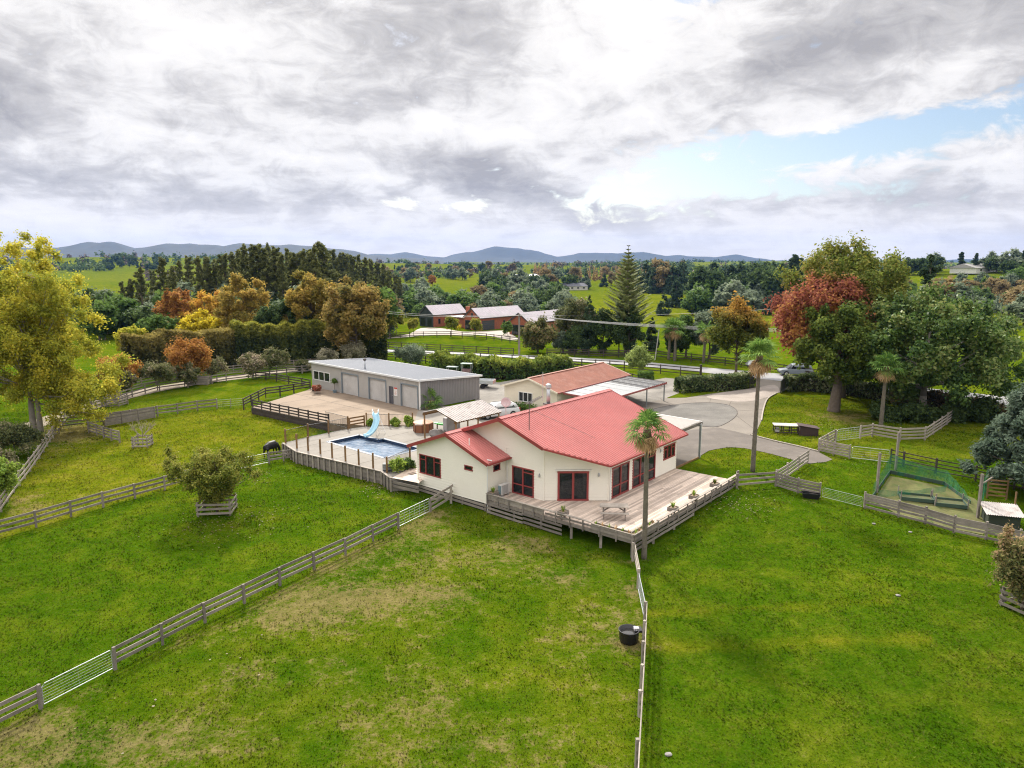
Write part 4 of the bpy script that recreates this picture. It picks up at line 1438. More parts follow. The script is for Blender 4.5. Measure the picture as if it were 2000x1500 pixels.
# ------------------------------------------------------------------ brick houses across the road
def brick_house(label, a, b, L, ZE, ZRg, front, door=None, ang=None, wins=2):
    d = Vector((b.x - a.x, b.y - a.y, 0)); w = d.length; d.normalize()
    if ang is not None:
        d = Vector((math.sin(R(ang)), -math.cos(R(ang)), 0))
    back = Vector((-d.y, d.x, 0))
    P_ = lambda x, y, z=0: a + d * x + back * y + Vector((0, 0, z))
    G = thing('brick_house', label, 'house', P_(w / 2, L / 2))
    gw = MB()
    gw.add([P_(0, 0, -.1), P_(w, 0, -.1), P_(w, 0, ZE), P_(w / 2, 0, ZRg - .05), P_(0, 0, ZE)], [(0, 1, 2, 3, 4)])
    gw.add([P_(0, L, -.1), P_(w, L, -.1), P_(w, L, ZE), P_(w / 2, L, ZRg - .05), P_(0, L, ZE)], [(4, 3, 2, 1, 0)])
    gw.build('gable_wall', front, G)
    sw = MB()
    sw.quad(P_(w, 0, -.1), P_(w, L, -.1), P_(w, L, ZE), P_(w, 0, ZE)); sw.quad(P_(0, L, -.1), P_(0, 0, -.1), P_(0, 0, ZE), P_(0, L, ZE))
    sw.build('side_wall', BRICK, G)
    sl = (ZRg - ZE) / (w / 2)
    r = MB()
    nl, nr = (Vector((0, 0, 1)) - d * sl).normalized(), (Vector((0, 0, 1)) + d * sl).normalized()
    ribs(r, -.3, L + .3, lambda u: -.25, lambda u: w / 2, lambda u, v: P_(v, u, ZE + .06 + sl * v), nl, pitch=.5, rise=.06)
    ribs(r, -.3, L + .3, lambda u: w / 2, lambda u: w + .25, lambda u, v: P_(v, u, ZRg + .06 - sl * (v - w / 2)), nr, pitch=.5, rise=.06)
    r.build('roof', mat('lilac_grey_roofing', (.50, .45, .48), .45, .15, .3, 1.2, (.42, .46, .42), .6, metal=.1), G)
    t = MB()
    t.beam(P_(-.25, -.33, ZE - .05), P_(w / 2, -.33, ZRg), .06, .22); t.beam(P_(w / 2, -.33, ZRg), P_(w + .25, -.33, ZE - .05), .06, .22)
    t.beam(P_(w + .3, -.3, ZE - .08), P_(w + .3, L + .3, ZE - .08), .1, .16)
    t.build('bargeboard', DARKCL, G)
    out = Vector((d.y, -d.x, 0))
    for k in range(wins):
        s = w * (k + .5) / wins
        f = MB().obox(P_(s, -.04, 1.2), d * (w / wins * .36), out * .05, Vector((0, 0, 1.1))).build('window', DARKCL, G)
        MB().obox(P_(s, -.08, 1.2), d * (w / wins * .31), out * .03, Vector((0, 0, 1.0))).build('pane', GLASS, f)
    f = MB().obox(P_(w / 2, -.04, ZE + .55), d * .28, out * .05, Vector((0, 0, .5))).build('window', DARKCL, G)
    if door:
        f = MB()
        for i in range(5): f.obox(P_(w + .02, door + 1.6, .24 + .46 * i), back * 2.1, d * .04, Vector((0, 0, .21)))
        f.build('garage_door', DARKCL, G)
    for y in [q for q in np.arange(2, L - 1, 3.2) if not door or abs(q - door - 1.6) > 2.8]:
        f = MB().obox(P_(w + .02, y, 1.4), back * .35, d * .05, Vector((0, 0, .65))).build('window', DARKCL, G)
        MB().obox(P_(w + .06, y, 1.4), back * .28, d * .03, Vector((0, 0, .58))).build('pane', GLASS, f)
    return G, P_


g1, p1_ = brick_house('small brick house with dark grey gable front, leftmost across the road', at(819.5, 636.5, -.05), at(852, 638.5, -.05), 11.5, 3.1, 5.3, DARKCL, ang=47)
g2, p2_ = brick_house('long red brick house with a dark garage door, middle of the three across the road', at(907, 643, -.05), at(941, 645.5, -.05), 16, 3.0, 5.2, BRICK, door=1.2, ang=47)
MB().obox(p2_(-.6, 1.8, 2.7), Vector((.5, 0, 0)), Vector((0, .35, 0)), Vector((0, 0, 2.75))).build('chimney', BRICK, g2)
g3, p3_ = brick_house('brick house with plain pale roof half hidden by the bronze tree', at(995, 653, -.05), at(1036, 656, -.05), 17, 2.9, 5.0, BRICK, ang=50, wins=1)
for a, b in ((p1_(5.6, 7, 0), p2_(-.2, 4, 0)),):
    c = (a + b) / 2
    lw = thing('brick_link', 'low flat roofed brick link between the two gabled houses', 'building', c)
    MB().obox(c + Vector((0, 0, 1.2)), (b - a) / 2, Vector((1.2, 1.6, 0)), Vector((0, 0, 1.25))).build('wall', BRICK, lw)
    MB().obox(c + Vector((0, 0, 2.55)), (b - a) / 2, Vector((1.4, 1.9, 0)), Vector((0, 0, .09))).build('roof', mat('flat_grey_roof', (.5, .48, .47), .6), lw)

# ================================================================== POOL
def build_pool():
    c = sum(pool_poly, Vector()) / len(pool_poly)
    P = thing('swimming_pool', 'swimming pool with blue tiled rim set in the concrete terrace', 'pool', c + Vector((0, 0, -.9)))
    m, nt, N, L, B = new_mat('pool_water')
    n = tex(nt, 2.2, 3, .5)
    n2 = tex(nt, 1.3, 5, .65, sc=(1, 2.2, 1))
    L.new(ramp(nt, n2, [(.35, (.10, .16, .25)), (.66, (.32, .37, .44))]), B.inputs['Base Color'])  # pale patches put the reflected sky into the water colour
    B.inputs['Roughness'].default_value = .06
    B.inputs['Specular IOR Level'].default_value = .9
    bp = N.new('ShaderNodeBump'); bp.inputs['Strength'].default_value = .65; bp.inputs['Distance'].default_value = .08
    L.new(n, bp.inputs['Height']); L.new(bp.outputs[0], B.inputs['Normal'])
    MB().add([(p.x, p.y, -.30) for p in pool_poly], [tuple(range(6))]).build('water', m, P)
    t = MB()
    tile = mat('navy_tile', (.025, .055, .12), .3, .5, 3, 14)
    for i in range(6):
        a, b = pool_poly[i], pool_poly[(i + 1) % 6]
        t.quad((a.x, a.y, -.6), (b.x, b.y, -.6), (b.x, b.y, .01), (a.x, a.y, .01))
    t.build('tile_band', tile, P)
    k = MB()
    for i in range(6):
        a, b = pool_poly[i], pool_poly[(i + 1) % 6]
        k.beam((a.x, a.y, .02), (b.x, b.y, .02), .3, .02)
    k.build('coping', mat('navy_coping', (.05, .075, .12), .5, .3), P)


build_pool()

# slide
sl0 = at(748, 848, 0.012)
sl = thing('pool_slide', 'pale blue plastic pool slide curving down into the pool', 'slide', sl0)
BLUE = mat('pale_blue_plastic', (.33, .55, .66), .35, .06)
tp = at(733, 812, 1.75); bt = at(721, 853, .12)
P0, P1 = Vector(tp), Vector(bt)
d = (P1 - P0); d.z = 0
sd_ = Vector((.8, -.2, 0))
pathc = smooth_line([P0 + Vector((.05, .3, .12)), P0, P0 + d * .28 + sd_ * .35 + Vector((0, 0, -.55)), P0 + d * .62 + sd_ * .35 + Vector((0, 0, -1.1)), P1 + Vector((.05, .05, .12)), P1 - Vector((.35, .25, -.02))], 5)
m = MB()
prof = [(-.30, .26), (-.27, .05), (-.15, -.02), (.15, -.02), (.27, .05), (.30, .26), (.24, .26), (.2, .08), (-.2, .08), (-.24, .26)]
for i, p in enumerate(pathc):
    t = (pathc[min(i + 1, len(pathc) - 1)] - pathc[max(i - 1, 0)]).normalized()
    s = t.cross(Vector((0, 0, 1))).normalized(); u = s.cross(t)
    k = len(m.v)
    m.v += [tuple(p + s * a + u * b) for a, b in prof]
    if i:
        n = len(prof)
        m.f += [(k - n + j, k - n + (j + 1) % n, k + (j + 1) % n, k + j) for j in range(n)]
m.build('chute', BLUE, sl, True)
m = MB()
for s in (-.28, .28):
    m.tube([sl0 + Vector((s - .1, .35, 0)), tp + Vector((s, .3, .05)), tp + Vector((s, .25, .6)), tp + Vector((s, -.1, .45))], .025, 6)
for k in range(6):
    z = .25 + .28 * k
    q = sl0 + (tp - sl0) * (z / 1.75) + Vector((-.05, .3, 0)); q.z = z
    m.tube([q - Vector((.28, 0, 0)), q + Vector((.28, 0, 0))], .02, 5)
m.build('ladder', WHITE, sl)
MB().tube([pathc[12] + Vector((0, 0, -.1)), Vector((pathc[12].x, pathc[12].y, 0.01))], .03, 6).build('leg', WHITE, sl)

# spa
sp0 = at(827, 842, .012)
spa = thing('hot_tub', 'round brown hot tub with a tan lid beside the pavilion', 'hot tub', sp0)
SPB = mat('brown_tub_panel', (.24, .095, .045), .6, .15)
m = MB(); m.lathe(sp0, [(.95, 0), (.95, .82)], 8); m.build('tub', SPB, spa)
for j in range(8):
    t = math.pi / 4 * j
    q = sp0 + Vector((math.cos(t), math.sin(t), 0)) * .955
    stick('corner_strip', q + Vector((0, 0, .02)), q + Vector((0, 0, .82)), .07, .05, mat('dark_brown_strip', (.12, .05, .025), .6), spa)
MB().lathe(sp0 + Vector((0, 0, .82)), [(1.0, 0), (1.02, .05), (1.0, .1), (.2, .3), (.05, .31)], 8).build('lid', mat('tan_vinyl_lid', (.40, .20, .12), .6, .1), spa)
MB().obox(sp0 + Vector((-.3, -1.0, .86)), Vector((.35, 0, 0)), Vector((0, .012, 0)), Vector((0, 0, .035))).build('lid_strap', WHITE, spa)

# pavilion
pr0, pr1 = at(851.6, 800, 3.0), at(921, 784.6, 3.0)
rd = Vector((pr1.x - pr0.x, pr1.y - pr0.y, 0)); PL = 6.0; rd = Vector((math.cos(R(49)), math.sin(R(49)), 0)); rs = Vector((rd.y, -rd.x, 0))
pav = thing('pavilion', 'open timber pavilion with pale corrugated gable roof beside the hot tub', 'pavilion', Vector((pr0.x, pr0.y, 0)) + rd * 3)
PP = lambda a, s, z: Vector((pr0.x, pr0.y, 0)) + rd * a + rs * s + Vector((0, 0, z))
m = MB()
slp = .28
ribs(m, 0, PL, lambda u: 0, lambda u: 2.75, lambda u, v: PP(u, v, 3.0 - slp * v), (Vector((0, 0, 1)) + rs * slp).normalized(), pitch=.3, rise=.05)
m.build('roof_slope', mat('weathered_white_iron', (.42, .385, .365), .5, .2, 1, 5, (.22, .17, .15), .8), pav)
m = MB()
ribs(m, 0, PL, lambda u: -2.0, lambda u: 0, lambda u, v: PP(u, v, 3.0 + slp * v), (Vector((0, 0, 1)) - rs * slp).normalized(), pitch=.3, rise=.05)
m.build('roof_slope', mat('weathered_white_iron', (.5, .5, .5)), pav)
for a in (.15, PL / 2, PL - .15):
    for s in (-1.75, 2.4):
        stick('post', PP(a, s, 0), PP(a, s, 3.0 - slp * abs(s) - .1), .14, .14, BROWNW, pav)
    stick('rafter', PP(a, -1.95, 3.0 - slp * 1.95 - .1), PP(a, 0, 2.9), .05, .15, BROWNW, pav); stick('rafter', PP(a, 0, 2.9), PP(a, 2.7, 3.0 - slp * 2.7 - .1), .05, .15, BROWNW, pav)
for s in (-1.75, 2.4): stick('beam', PP(-.05, s, 3.0 - slp * abs(s) - .2), PP(PL + .05, s, 3.0 - slp * abs(s) - .2), .07, .2, BROWNW, pav)
for k in range(11): stick('rafter_tail', PP(.3 + .55 * k, 2.3, 2.26), PP(.3 + .55 * k, 2.72, 2.14), .045, .12, BROWNW, pav)
m = MB(); q = PP(4.4, -1.2, 0)
cup = thing('storage_cupboard', 'pale grey cupboard standing under the pavilion roof', 'cupboard', PP(3.2, -1.3, 0.012))
MB().obox(PP(3.2, -1.3, .82), rd * .9, rs * .25, Vector((0, 0, .8))).build('cabinet', mat('pale_grey_cabinet', (.48, .46, .47), .6), cup)
for k in (-.45, .45): MB().obox(PP(3.2 + k, -1.04, .85), rd * .42, rs * .012, Vector((0, 0, .7))).build('door', mat('cabinet_door', (.42, .41, .43), .6), cup)

# kayak and boulders
ky = at(869, 840, .012)
kb = MB()
ax = Vector((.96, -.28, 0)); sx = Vector((.28, .96, 0))
for i in range(13):
    t = -1 + i / 6
    w = .36 * (1 - t * t) ** .6 + .01; zc = .62 + .10 * t * t
    for j in range(8):
        a = 2 * math.pi * j / 8
        q = ky + ax * (t * 1.35) + sx * (math.cos(a) * w) + Vector((0, 0, zc + math.sin(a) * (.15 if math.sin(a) < 0 else .10) * (1 - abs(t) ** 3)))
        kb.v.append(tuple(q))
    if i:
        k = (i - 1) * 8
        kb.f += [(k + j, k + (j + 1) % 8, k + 8 + (j + 1) % 8, k + 8 + j) for j in range(8)]
kk = thing('kayak', 'bright green plastic kayak lying beside the pavilion post', 'kayak', ky)
kb.build('hull', mat('bright_green_plastic', (.06, .45, .06), .4, .1), kk, True)
m = MB()
for t in (-.4, .45): m.obox(ky + ax * t + Vector((0, 0, .72)), ax * .3, sx * .17, Vector((0, 0, .02)))
m.build('seat_well', mat('dark_green_plastic', (.02, .12, .03), .5), kk)
for t in (-.8, .8): stick('rack_leg', ky + ax * t, ky + ax * t + Vector((0, 0, .5)), .08, .5, BROWNW, kk)


def rock(c, r, seed, name, label, m):
    bm = bmesh.new()
    bmesh.ops.create_icosphere(bm, subdivisions=2, radius=1)
    rs_ = random.Random(seed)
    for v in bm.verts:
        n = .75 + .5 * float(vnoise(np.array([v.co.x * 1.6 + seed * 7]), np.array([v.co.y * 1.6 + v.co.z * 2]))[0])
        v.co = Vector((v.co.x * r[0] * n, v.co.y * r[1] * n, max(v.co.z * r[2] * n + r[2] * .6, 0)))
    me = bpy.data.meshes.new(name); bm.to_mesh(me); bm.free(); me.materials.append(m)
    o = mesh_obj(name, me); o.location = c
    return tag(o, label, 'rock', 'boulders beside the hot tub')


STONE = mat('pale_stone', (.27, .25, .24), .9, .3, 3, 14, bump=.4)
rock(at(853, 853, .012), (.75, .5, .45), 1, 'boulder', 'pale grey boulder at the foot of the pavilion post', STONE)
rock(at(866, 849, .012), (.5, .4, .3), 2, 'boulder', 'smaller flat boulder just right of the pale grey boulder', STONE)


# ================================================================== FENCES
def resample(pts, sp):
    P = [Vector((p[0], p[1], 0)) for p in pts]
    out = [P[0]]
    for a, b in zip(P[:-1], P[1:]):
        n = max(1, round((b - a).length / sp))
        out += [a + (b - a) * (i / n) for i in range(1, n + 1)]
    return out


def fence(label, px, h=1.15, rails=3, sp=2.4, m=WOOD, rw=.15, pw=.12, side=-1, group=None, world=False, z=None, rail_z=None, name='post_and_rail_fence', cap=False, jitter=.02, extra_post=.06, double=1):
    pts = [Vector(p) for p in px] if world else [at(u, v, z) for u, v in px]
    Q = resample(pts, sp)
    for p in Q: p.z = float(gz(p.x, p.y)) if z is None else z
    rl = rail_z or [h * f for f in ((.30, .62, .94) if rails == 3 else ((.22, .46, .70, .94) if rails == 4 else (.18, .37, .56, .75, .94)))]
    F = thing(name, label, 'fence', Q[len(Q) // 2], group)
    for p in Q:
        tilt = Vector((random.uniform(-1, 1), random.uniform(-1, 1), 0)) * jitter
        stick('post', p + Vector((0, 0, -.3)), p + tilt + Vector((0, 0, h + extra_post)), pw, pw, m, F)
    for a, b in zip(Q[:-1], Q[1:]):
        d = (b - a); d.z = 0; d.normalize()
        n = Vector((d.y, -d.x, 0)) * side
        for zz in rl:
            j0, j1 = random.uniform(-jitter, jitter), random.uniform(-jitter, jitter)
            stick('rail', a + n * (pw / 2 + .022) + Vector((0, 0, zz + j0)) - d * .0, b + n * (pw / 2 + .022) + Vector((0, 0, zz + j1)) - d * .015, .04, rw, m, F)
        if cap: stick('cap_rail', a + Vector((0, 0, h + extra_post + .02)), b + Vector((0, 0, h + extra_post + .02)) - d * .015, .16, .035, m, F)
    return F


def pipe_gate(label, p0, p1, h=1.1, bars=4, verts=3, m=GALV, mesh=False, cross=False, r=.021, zl=.12, name='metal_gate'):
    p0, p1 = Vector(p0), Vector(p1)
    G = thing(name, label, 'gate', (p0 + p1) / 2)
    d = (p1 - p0).normalized()
    a, b = p0 + d * .12, p1 - d * .1
    U = Vector((0, 0, 1))
    f = MB()
    f.tube([a + U * zl, a + U * (h - .12), a + d * .12 + U * h, b - d * .04 + U * h, b + U * (h - .05), b + U * zl, a + U * zl], r, 6)
    fo = f.build('frame', m, G)
    for k in range(bars):
        t = (k + 1) / (bars + 1)
        MB().tube([a + U * (zl + (h - zl) * t), b + U * (zl + (h - zl) * t)], r * (.5 if not mesh else .26), 5).build('bar', m, G)
    for k in range(verts):
        t = (k + 1) / (verts + 1)
        c = a + (b - a) * t
        MB().tube([c + U * zl, c + U * h], r * (.55 if not mesh else .24), 5).build('upright', m, G)
    return G


E2 = lambda u, v: at(u, v)
# front paddock, diagonal line
gA, gB = at(80, 1384), at(225, 1308)
fence('grey rail fence running diagonally from the wide gate up towards the house', [(225, 1308), (401, 1216), (547, 1144), (675, 1084), (778, 1032)], 1.02, 3, 2.35, rw=.16, cap=False)
fence('short grey rail fence at the lower left picture edge before the wide gate', [(-90, 1470), (80, 1384)], 1.02, 3, 2.2, rw=.16)
pipe_gate('wide galvanised wire gate low on the left between two grey fences', gA, gB, 1.0, 6, 1, mesh=True)
g0, g1_ = at(778, 1032), at(840, 1001)
pipe_gate('galvanised gate with upright bars leading to the house wing', g0, g1_, 1.05, 4, 5)
x0, x1 = at(841, 1000), at(881, 983)
F = thing('brace_fence', 'short fence of crossed grey boards against the house wing', 'fence', (x0 + x1) / 2)
U_ = Vector((0, 0, 1))
stick('post', x1 + U_ * -.3, x1 + U_ * 1.25, .16, .16, WOODP, F); stick('post', x0 + U_ * -.3, x0 + U_ * .95, .12, .12, WOOD, F)
for a, b in ((.95, 1.3), (.5, .85), (.15, .5)): stick('rail', x0 + U_ * a, x1 + (x1 - x0).normalized() * .25 + U_ * b, .04, .16, WOODP, F)
stick('rail', x0 + U_ * .9 + Vector((.03, -.05, 0)), x1 + U_ * .6 + Vector((.03, -.05, 0)), .04, .14, WOODP, F)

fence('grey rail fence across the left paddock passing behind the boxed bush', [(-60, 1066), (71, 1030), (202, 991), (322, 958), (430, 926)], 1.1, 3, 2.5, rw=.15)
fence('short grey rail fence beside the cow at the pool corner', [(526, 905), (582, 897)], .95, 3, 1.4, rw=.15)
wf0, wf1 = at(430, 926), at(526, 905)
pipe_gate('thin wire gate between the boxed bush and the cow', wf0, wf1, .95, 4, 2, mesh=True)
fence('pale grey fence along the left boundary below the yellow poplars', [(-40, 1040), (2, 1000), (27, 963), (49, 935), (77, 896), (92, 872), (115, 840), (137, 812), (160, 803), (178, 797)], 1.15, 3, 1.9, WOODP, side=1)
fence('long dark grey fence of the far side of the left paddock', [(118, 838), (202, 829), (308, 813), (347, 808), (386, 802), (424, 798)], 1.15, 3, 2.6, WOOD)
bw = thing('board_screen', 'close boarded grey screen leaning on the long dark fence', 'fence', at(250, 826))
q0, q1 = at(205, 833), at(303, 816)
for k in range(7): stick('board', q0 + U_ * (.12 + .17 * k), q1 + U_ * (.12 + .17 * k), .03, .155, WOOD, bw)
for t in (0, .33, .66, 1): stick('post', q0 + (q1 - q0) * t + U_ * -.2, q0 + (q1 - q0) * t + U_ * 1.3, .1, .1, WOOD, bw)
fence('short weathered yard fence running towards the bare tree', [(174, 846), (189, 851), (218, 861), (234, 865)], 1.15, 4, 1.5, WOOD)
fence('single pole barrier between the boundary fence and the yard fence', [(116, 846), (172, 838)], 1.0, 3, 4, WOODP, rw=.07, rail_z=[.95])
F = thing('stock_pen', 'small grey railed pen under the edge of the yellow poplars', 'pen', at(226, 788))
c = [at(200, 797), at(232, 795), at(250, 790), at(220, 778)]
for a, b in zip(c, c[1:] + c[:1]):
    for k in range(4): stick('rail', a + U_ * (.2 + .27 * k), b + U_ * (.2 + .27 * k), .035, .14, WOOD, F)
    stick('post', a + U_ * -.2, a + U_ * 1.15, .1, .1, WOOD, F)
# wires between paddock fence and yard
wA, wB = at(424, 798), at(478, 794)
F = thing('wire_fence', 'thin wire fence between the long dark fence and the shed yard', 'fence', (wA + wB) / 2)
for k in range(4): MB().tube([wA + U_ * (.25 + .25 * k), wB + U_ * (.25 + .25 * k)], .008, 4).build('wire', GALV, F)
stick('post', (wA + wB) / 2 + U_ * -.2, (wA + wB) / 2 + U_ * 1.05, .06, .06, WOOD, F)

fence('lower dark rail fence along the track beyond the upper left paddock', [(180, 800), (259, 776), (308, 762), (361, 755), (414, 750), (442, 745), (493, 739), (560, 732), (620, 727)], 1.15, 3, 2.6, WOOD)
fence('upper dark rail fence along the far side of the track', [(225, 771), (277, 755), (331, 745), (407, 735), (456, 729), (501, 724), (540, 720), (640, 713)], 1.15, 3, 2.6, WOOD)
fence('low dark rail fence joining the track to the shed corner', [(500, 741), (540, 745), (564, 750), (590, 754), (606, 757)], 1.05, 3, 2.1, DARKW)
fence('dark fence along the far left edge of the shed yard', [(476, 796), (519, 773), (547, 770), (574, 765), (606, 760)], 1.0, 3, 2.5, DARKW, z=-.05)
fence('dark rail fence along the front edge of the shed yard', [S0 + Vector((.1, .05, 0)), S1 + Vector((.05, .1, 0))], .95, 3, 1.75, DARKW, world=True, z=-.08, side=1)
rw_ = thing('retaining_wall', 'low dark board wall holding up the front of the shed yard', 'wall', (S0 + S1) / 2 + Vector((0, 0, -1)))
dd = (S1 - S0).normalized(); nn_ = Vector((dd.y, -dd.x, 0))
for k in range(4): stick('board', S0 + nn_ * .06 + U_ * (-.12 - .2 * k), S1 + nn_ * .06 + U_ * (-.12 - .2 * k), .05, .19, DARKW, rw_)
fence('short brown rail panel at the back left corner of the pool', [at(683, 836, 0), at(712, 831, 0)], 1.0, 3, 1.6, BROWNW, world=True, z=0.0)

# pool retaining wall
RW = thing('retaining_wall', 'grey timber wall with many posts below the pool terrace', 'wall', Vector((*((RET[1] + RET[3]) / 2)[:2], -1)))
for a, b in zip(RET[:-1], RET[1:]):
    d = (b - a).normalized(); n = Vector((d.y, -d.x, 0))
    L = (b - a).length
    for k in range(6): stick('board', a + n * .03 + U_ * (-.09 - .19 * k), b + n * .03 + U_ * (-.09 - .19 * k), .05, .18, WOOD, RW)
    stick('cap_board', a + n * .06 + U_ * .05, b + n * .06 + U_ * .05, .2, .05, WOODP, RW)
    q = max(1, round(L / .72))
    for i in range(q + 1):
        p = a + d * (L * i / q) + n * .12
        stick('post', p + U_ * -1.5, p + U_ * -.02, .13, .13, WOODP, RW)


# pool fence: brown posts and black bar panels
def bar_panel(parent, a, b, z0=.08, z1=1.2, m=None):
    m = m or mat('black_bar', (.03, .03, .033), .5)
    d = (b - a).normalized(); L = (b - a).length
    f = MB()
    for z in (z0, z1): f.beam(a + U_ * z, b + U_ * z, .03, .035)
    n = max(2, int(L / .12))
    for i in range(n + 1): f.beam(a + d * (L * i / n) + U_ * z0, a + d * (L * i / n) + U_ * z1, .015, .015, up=d)
    f.build('bar_panel', m, parent)


pf = thing('pool_fence', 'black barred pool fence on brown posts along the back of the pool terrace', 'fence', at(720, 833, 0))
bk = [at(u, v, 0) for u, v in [(558, 866), (602, 855), (642, 847), (680, 839), (716, 831.5), (760, 832.5), (806, 831)]]
for p in bk: stick('post', p + U_ * -.1, p + U_ * 1.35, .13, .13, BROWNW, pf)
for i in (0, 1, 2, 4, 5): bar_panel(pf, bk[i], bk[i + 1])
bar_panel(pf, at(636, 826, 0), at(681, 838, 0))
pf2 = thing('pool_fence', 'row of bare brown posts on the front edge of the pool terrace', 'fence', at(680, 903, 0))
for u, v in [(580, 876), (602, 881), (626, 887), (649, 894.5), (675, 901), (701, 908), (729, 916)]:
    p = at(u, v, 0); stick('post', p + U_ * -.1, p + U_ * 1.32, .13, .13, BROWNW, pf2)
pf3 = thing('pool_fence', 'short black barred fence beside the house wing at the pool front', 'fence', at(780, 914, 0))
p, q = at(756, 924, 0), at(801, 904, 0)
for k in (p, q): stick('post', k + U_ * -.1, k + U_ * 1.32, .13, .13, BROWNW, pf3)
bar_panel(pf3, p, q)
pp = thing('pool_filter', 'small grey pump box behind the first post at the pool corner', 'pump', at(752, 921, 0))
c = at(757, 919, .02)
MB().obox(c + U_ * .3, Vector((.35, 0, 0)), Vector((0, .25, 0)), Vector((0, 0, .3))).build('box', mat('dark_grey_box', (.09, .10, .105), .6), pp, bevel=.03)
for k in range(3): MB().obox(c + U_ * (.2 + .17 * k) + Vector((0, -.26, 0)), Vector((.33, 0, 0)), Vector((0, .01, 0)), Vector((0, 0, .05))).build('slat', mat('pale_grey_slat', (.30, .32, .33), .6), pp)
mt = at(805, 925, .045)
mm = thing('door_mat', 'dark doormat on the small landing left of the wing', 'doormat', mt)
MB().obox(mt, HU * .3, HV * .22, Vector((0, 0, .01))).build('border', mat('dark_mat', (.05, .05, .045), .95), mm)
MB().obox(mt + U_ * .012, HU * .23, HV * .15, Vector((0, 0, .006))).build('pile', mat('brown_mat_pile', (.16, .12, .09), .95, .3), mm)

# centre fence running towards the camera
cf0 = HW(-5.25, -5.1); cf0.z = 0
fence('weathered fence dropping from the deck corner towards the metal gate', [Vector((cf0.x - .1, cf0.y - .1, 0)), at(1246, 1150)], 1.1, 3, 2.3, WOODP, world=True, side=-1)
pipe_gate('small wire mesh gate below the deck corner', at(1246, 1152), at(1259, 1216), 1.05, 5, 3, mesh=True)
fence('weathered fence running straight down the lawn past the black water trough', [(1259, 1218), (1255, 1300), (1249, 1400), (1243, 1500), (1236, 1640)], 1.12, 3, 2.3, WOODP, side=-1)

# right of the deck
fence('grey rail fence from the right deck corner to the small yard', [HW(10.0, -5.15) + U_ * -.3, at(1439, 954), at(1515, 948)], 1.1, 3, 2.6, WOOD, world=True, side=1)
fence('four rail grey fence beside the curved path and slim palm', [(1515, 947), (1537, 933), (1558, 918), (1577, 905)], 1.15, 4, 1.6, WOODP, side=1)
K = fence('boarded grey fence with the black feed bin at its foot', [(1515, 950), (1558, 963), (1600, 972)], 1.1, 3, 1.9, WOOD, side=1, rail_z=[.15, .38, .6, .82, 1.03])
L0, L1 = at(1602, 972), at(1686, 993)
pipe_gate('wide low wire gate in front of the chicken run', L0, L1, .8, 5, 4, mesh=True, r=.014)
fence('long grey boarded fence along the front of the chicken run', [(1688, 993), (1754, 1010), (1806, 1023), (1863, 1041), (1925, 1054), (2060, 1086)], 1.15, 3, 2.0, WOOD, side=1, rail_z=[.18, .50, .72, .88, 1.04])
fence('five rail weathered fence at the end of the asphalt path', [(1599, 883), (1628, 889), (1659, 896)], 1.15, 5, 1.7, WOODP, side=1)
pipe_gate('long pipe gate between the five rail fence and dark wire fence', at(1660, 896), at(1738, 905), 1.1, 4, 1, mesh=True)
fence('dark brown wire and rail fence behind the chicken run', [(1739, 905), (1764, 911), (1827, 925), (1905, 940), (2060, 972)], 1.2, 3, 3.2, DARKW, rw=.08, rail_z=[.2, .5, .8, 1.1])
fence('short rail end piece at the corner of the back yard', [(1599, 881), (1631, 863)], 1.1, 4, 2.0, WOODP)
pipe_gate('galvanised gate with seven uprights in the back yard fence', at(1632, 863), at(1679, 857), 1.15, 4, 7)
fence('weathered four rail fence bending up to the hedge under the magnolia', [(1680, 857), (1703, 853), (1757, 862), (1806, 860), (1838, 838), (1869, 815)], 1.25, 4, 2.6, WOODP, side=1)

# road fences
fence('dark post and rail fence along the near side of the road', [(730, 689), (850, 699), (1000, 709), (1136, 718), (1219, 723.5), (1290, 730), (1369, 738)], 1.35, 3, 2.7, DARKW, rw=.12)
fence('dark post and rail fence along the far side of the road by the meadow', [(735, 679.5), (860, 686), (1003, 694)], 1.25, 3, 2.6, DARKW, rw=.12)
fence('curving dark fence between the meadow and the forecourt', [(744, 664), (800, 659), (880, 658), (950, 663), (1012, 671)], 1.25, 3, 2.8, DARKW, rw=.12)
fence('dark fence behind the shed and the olive tree', [(745, 700), (800, 704), (848, 713), (852, 720)], 1.3, 3, 2.6, DARKW, rw=.12)
fence('dark fence of the inner drive leading to the clipped shrub', [(1108, 722), (1127, 726), (1172, 732), (1195, 738), (1218, 742), (1252, 752)], 1.2, 3, 2.5, DARKW, rw=.12)
fence('dark close railed fence in front of the tall dark trees', [(1068, 695), (1150, 697), (1237, 699)], 1.3, 4, 2.2, DARKW, rw=.14)
fence('dark rail fence on the far verge between the trees and the road', [(1245, 697), (1281, 700), (1350, 706), (1416, 714), (1480, 721), (1530, 729), (1600, 740)], 1.3, 3, 2.6, DARKW, rw=.13)
fence('far pasture fence left of the brick houses', [(228, 640), (330, 648)], 1.3, 3, 5, DARKW, rw=.16)
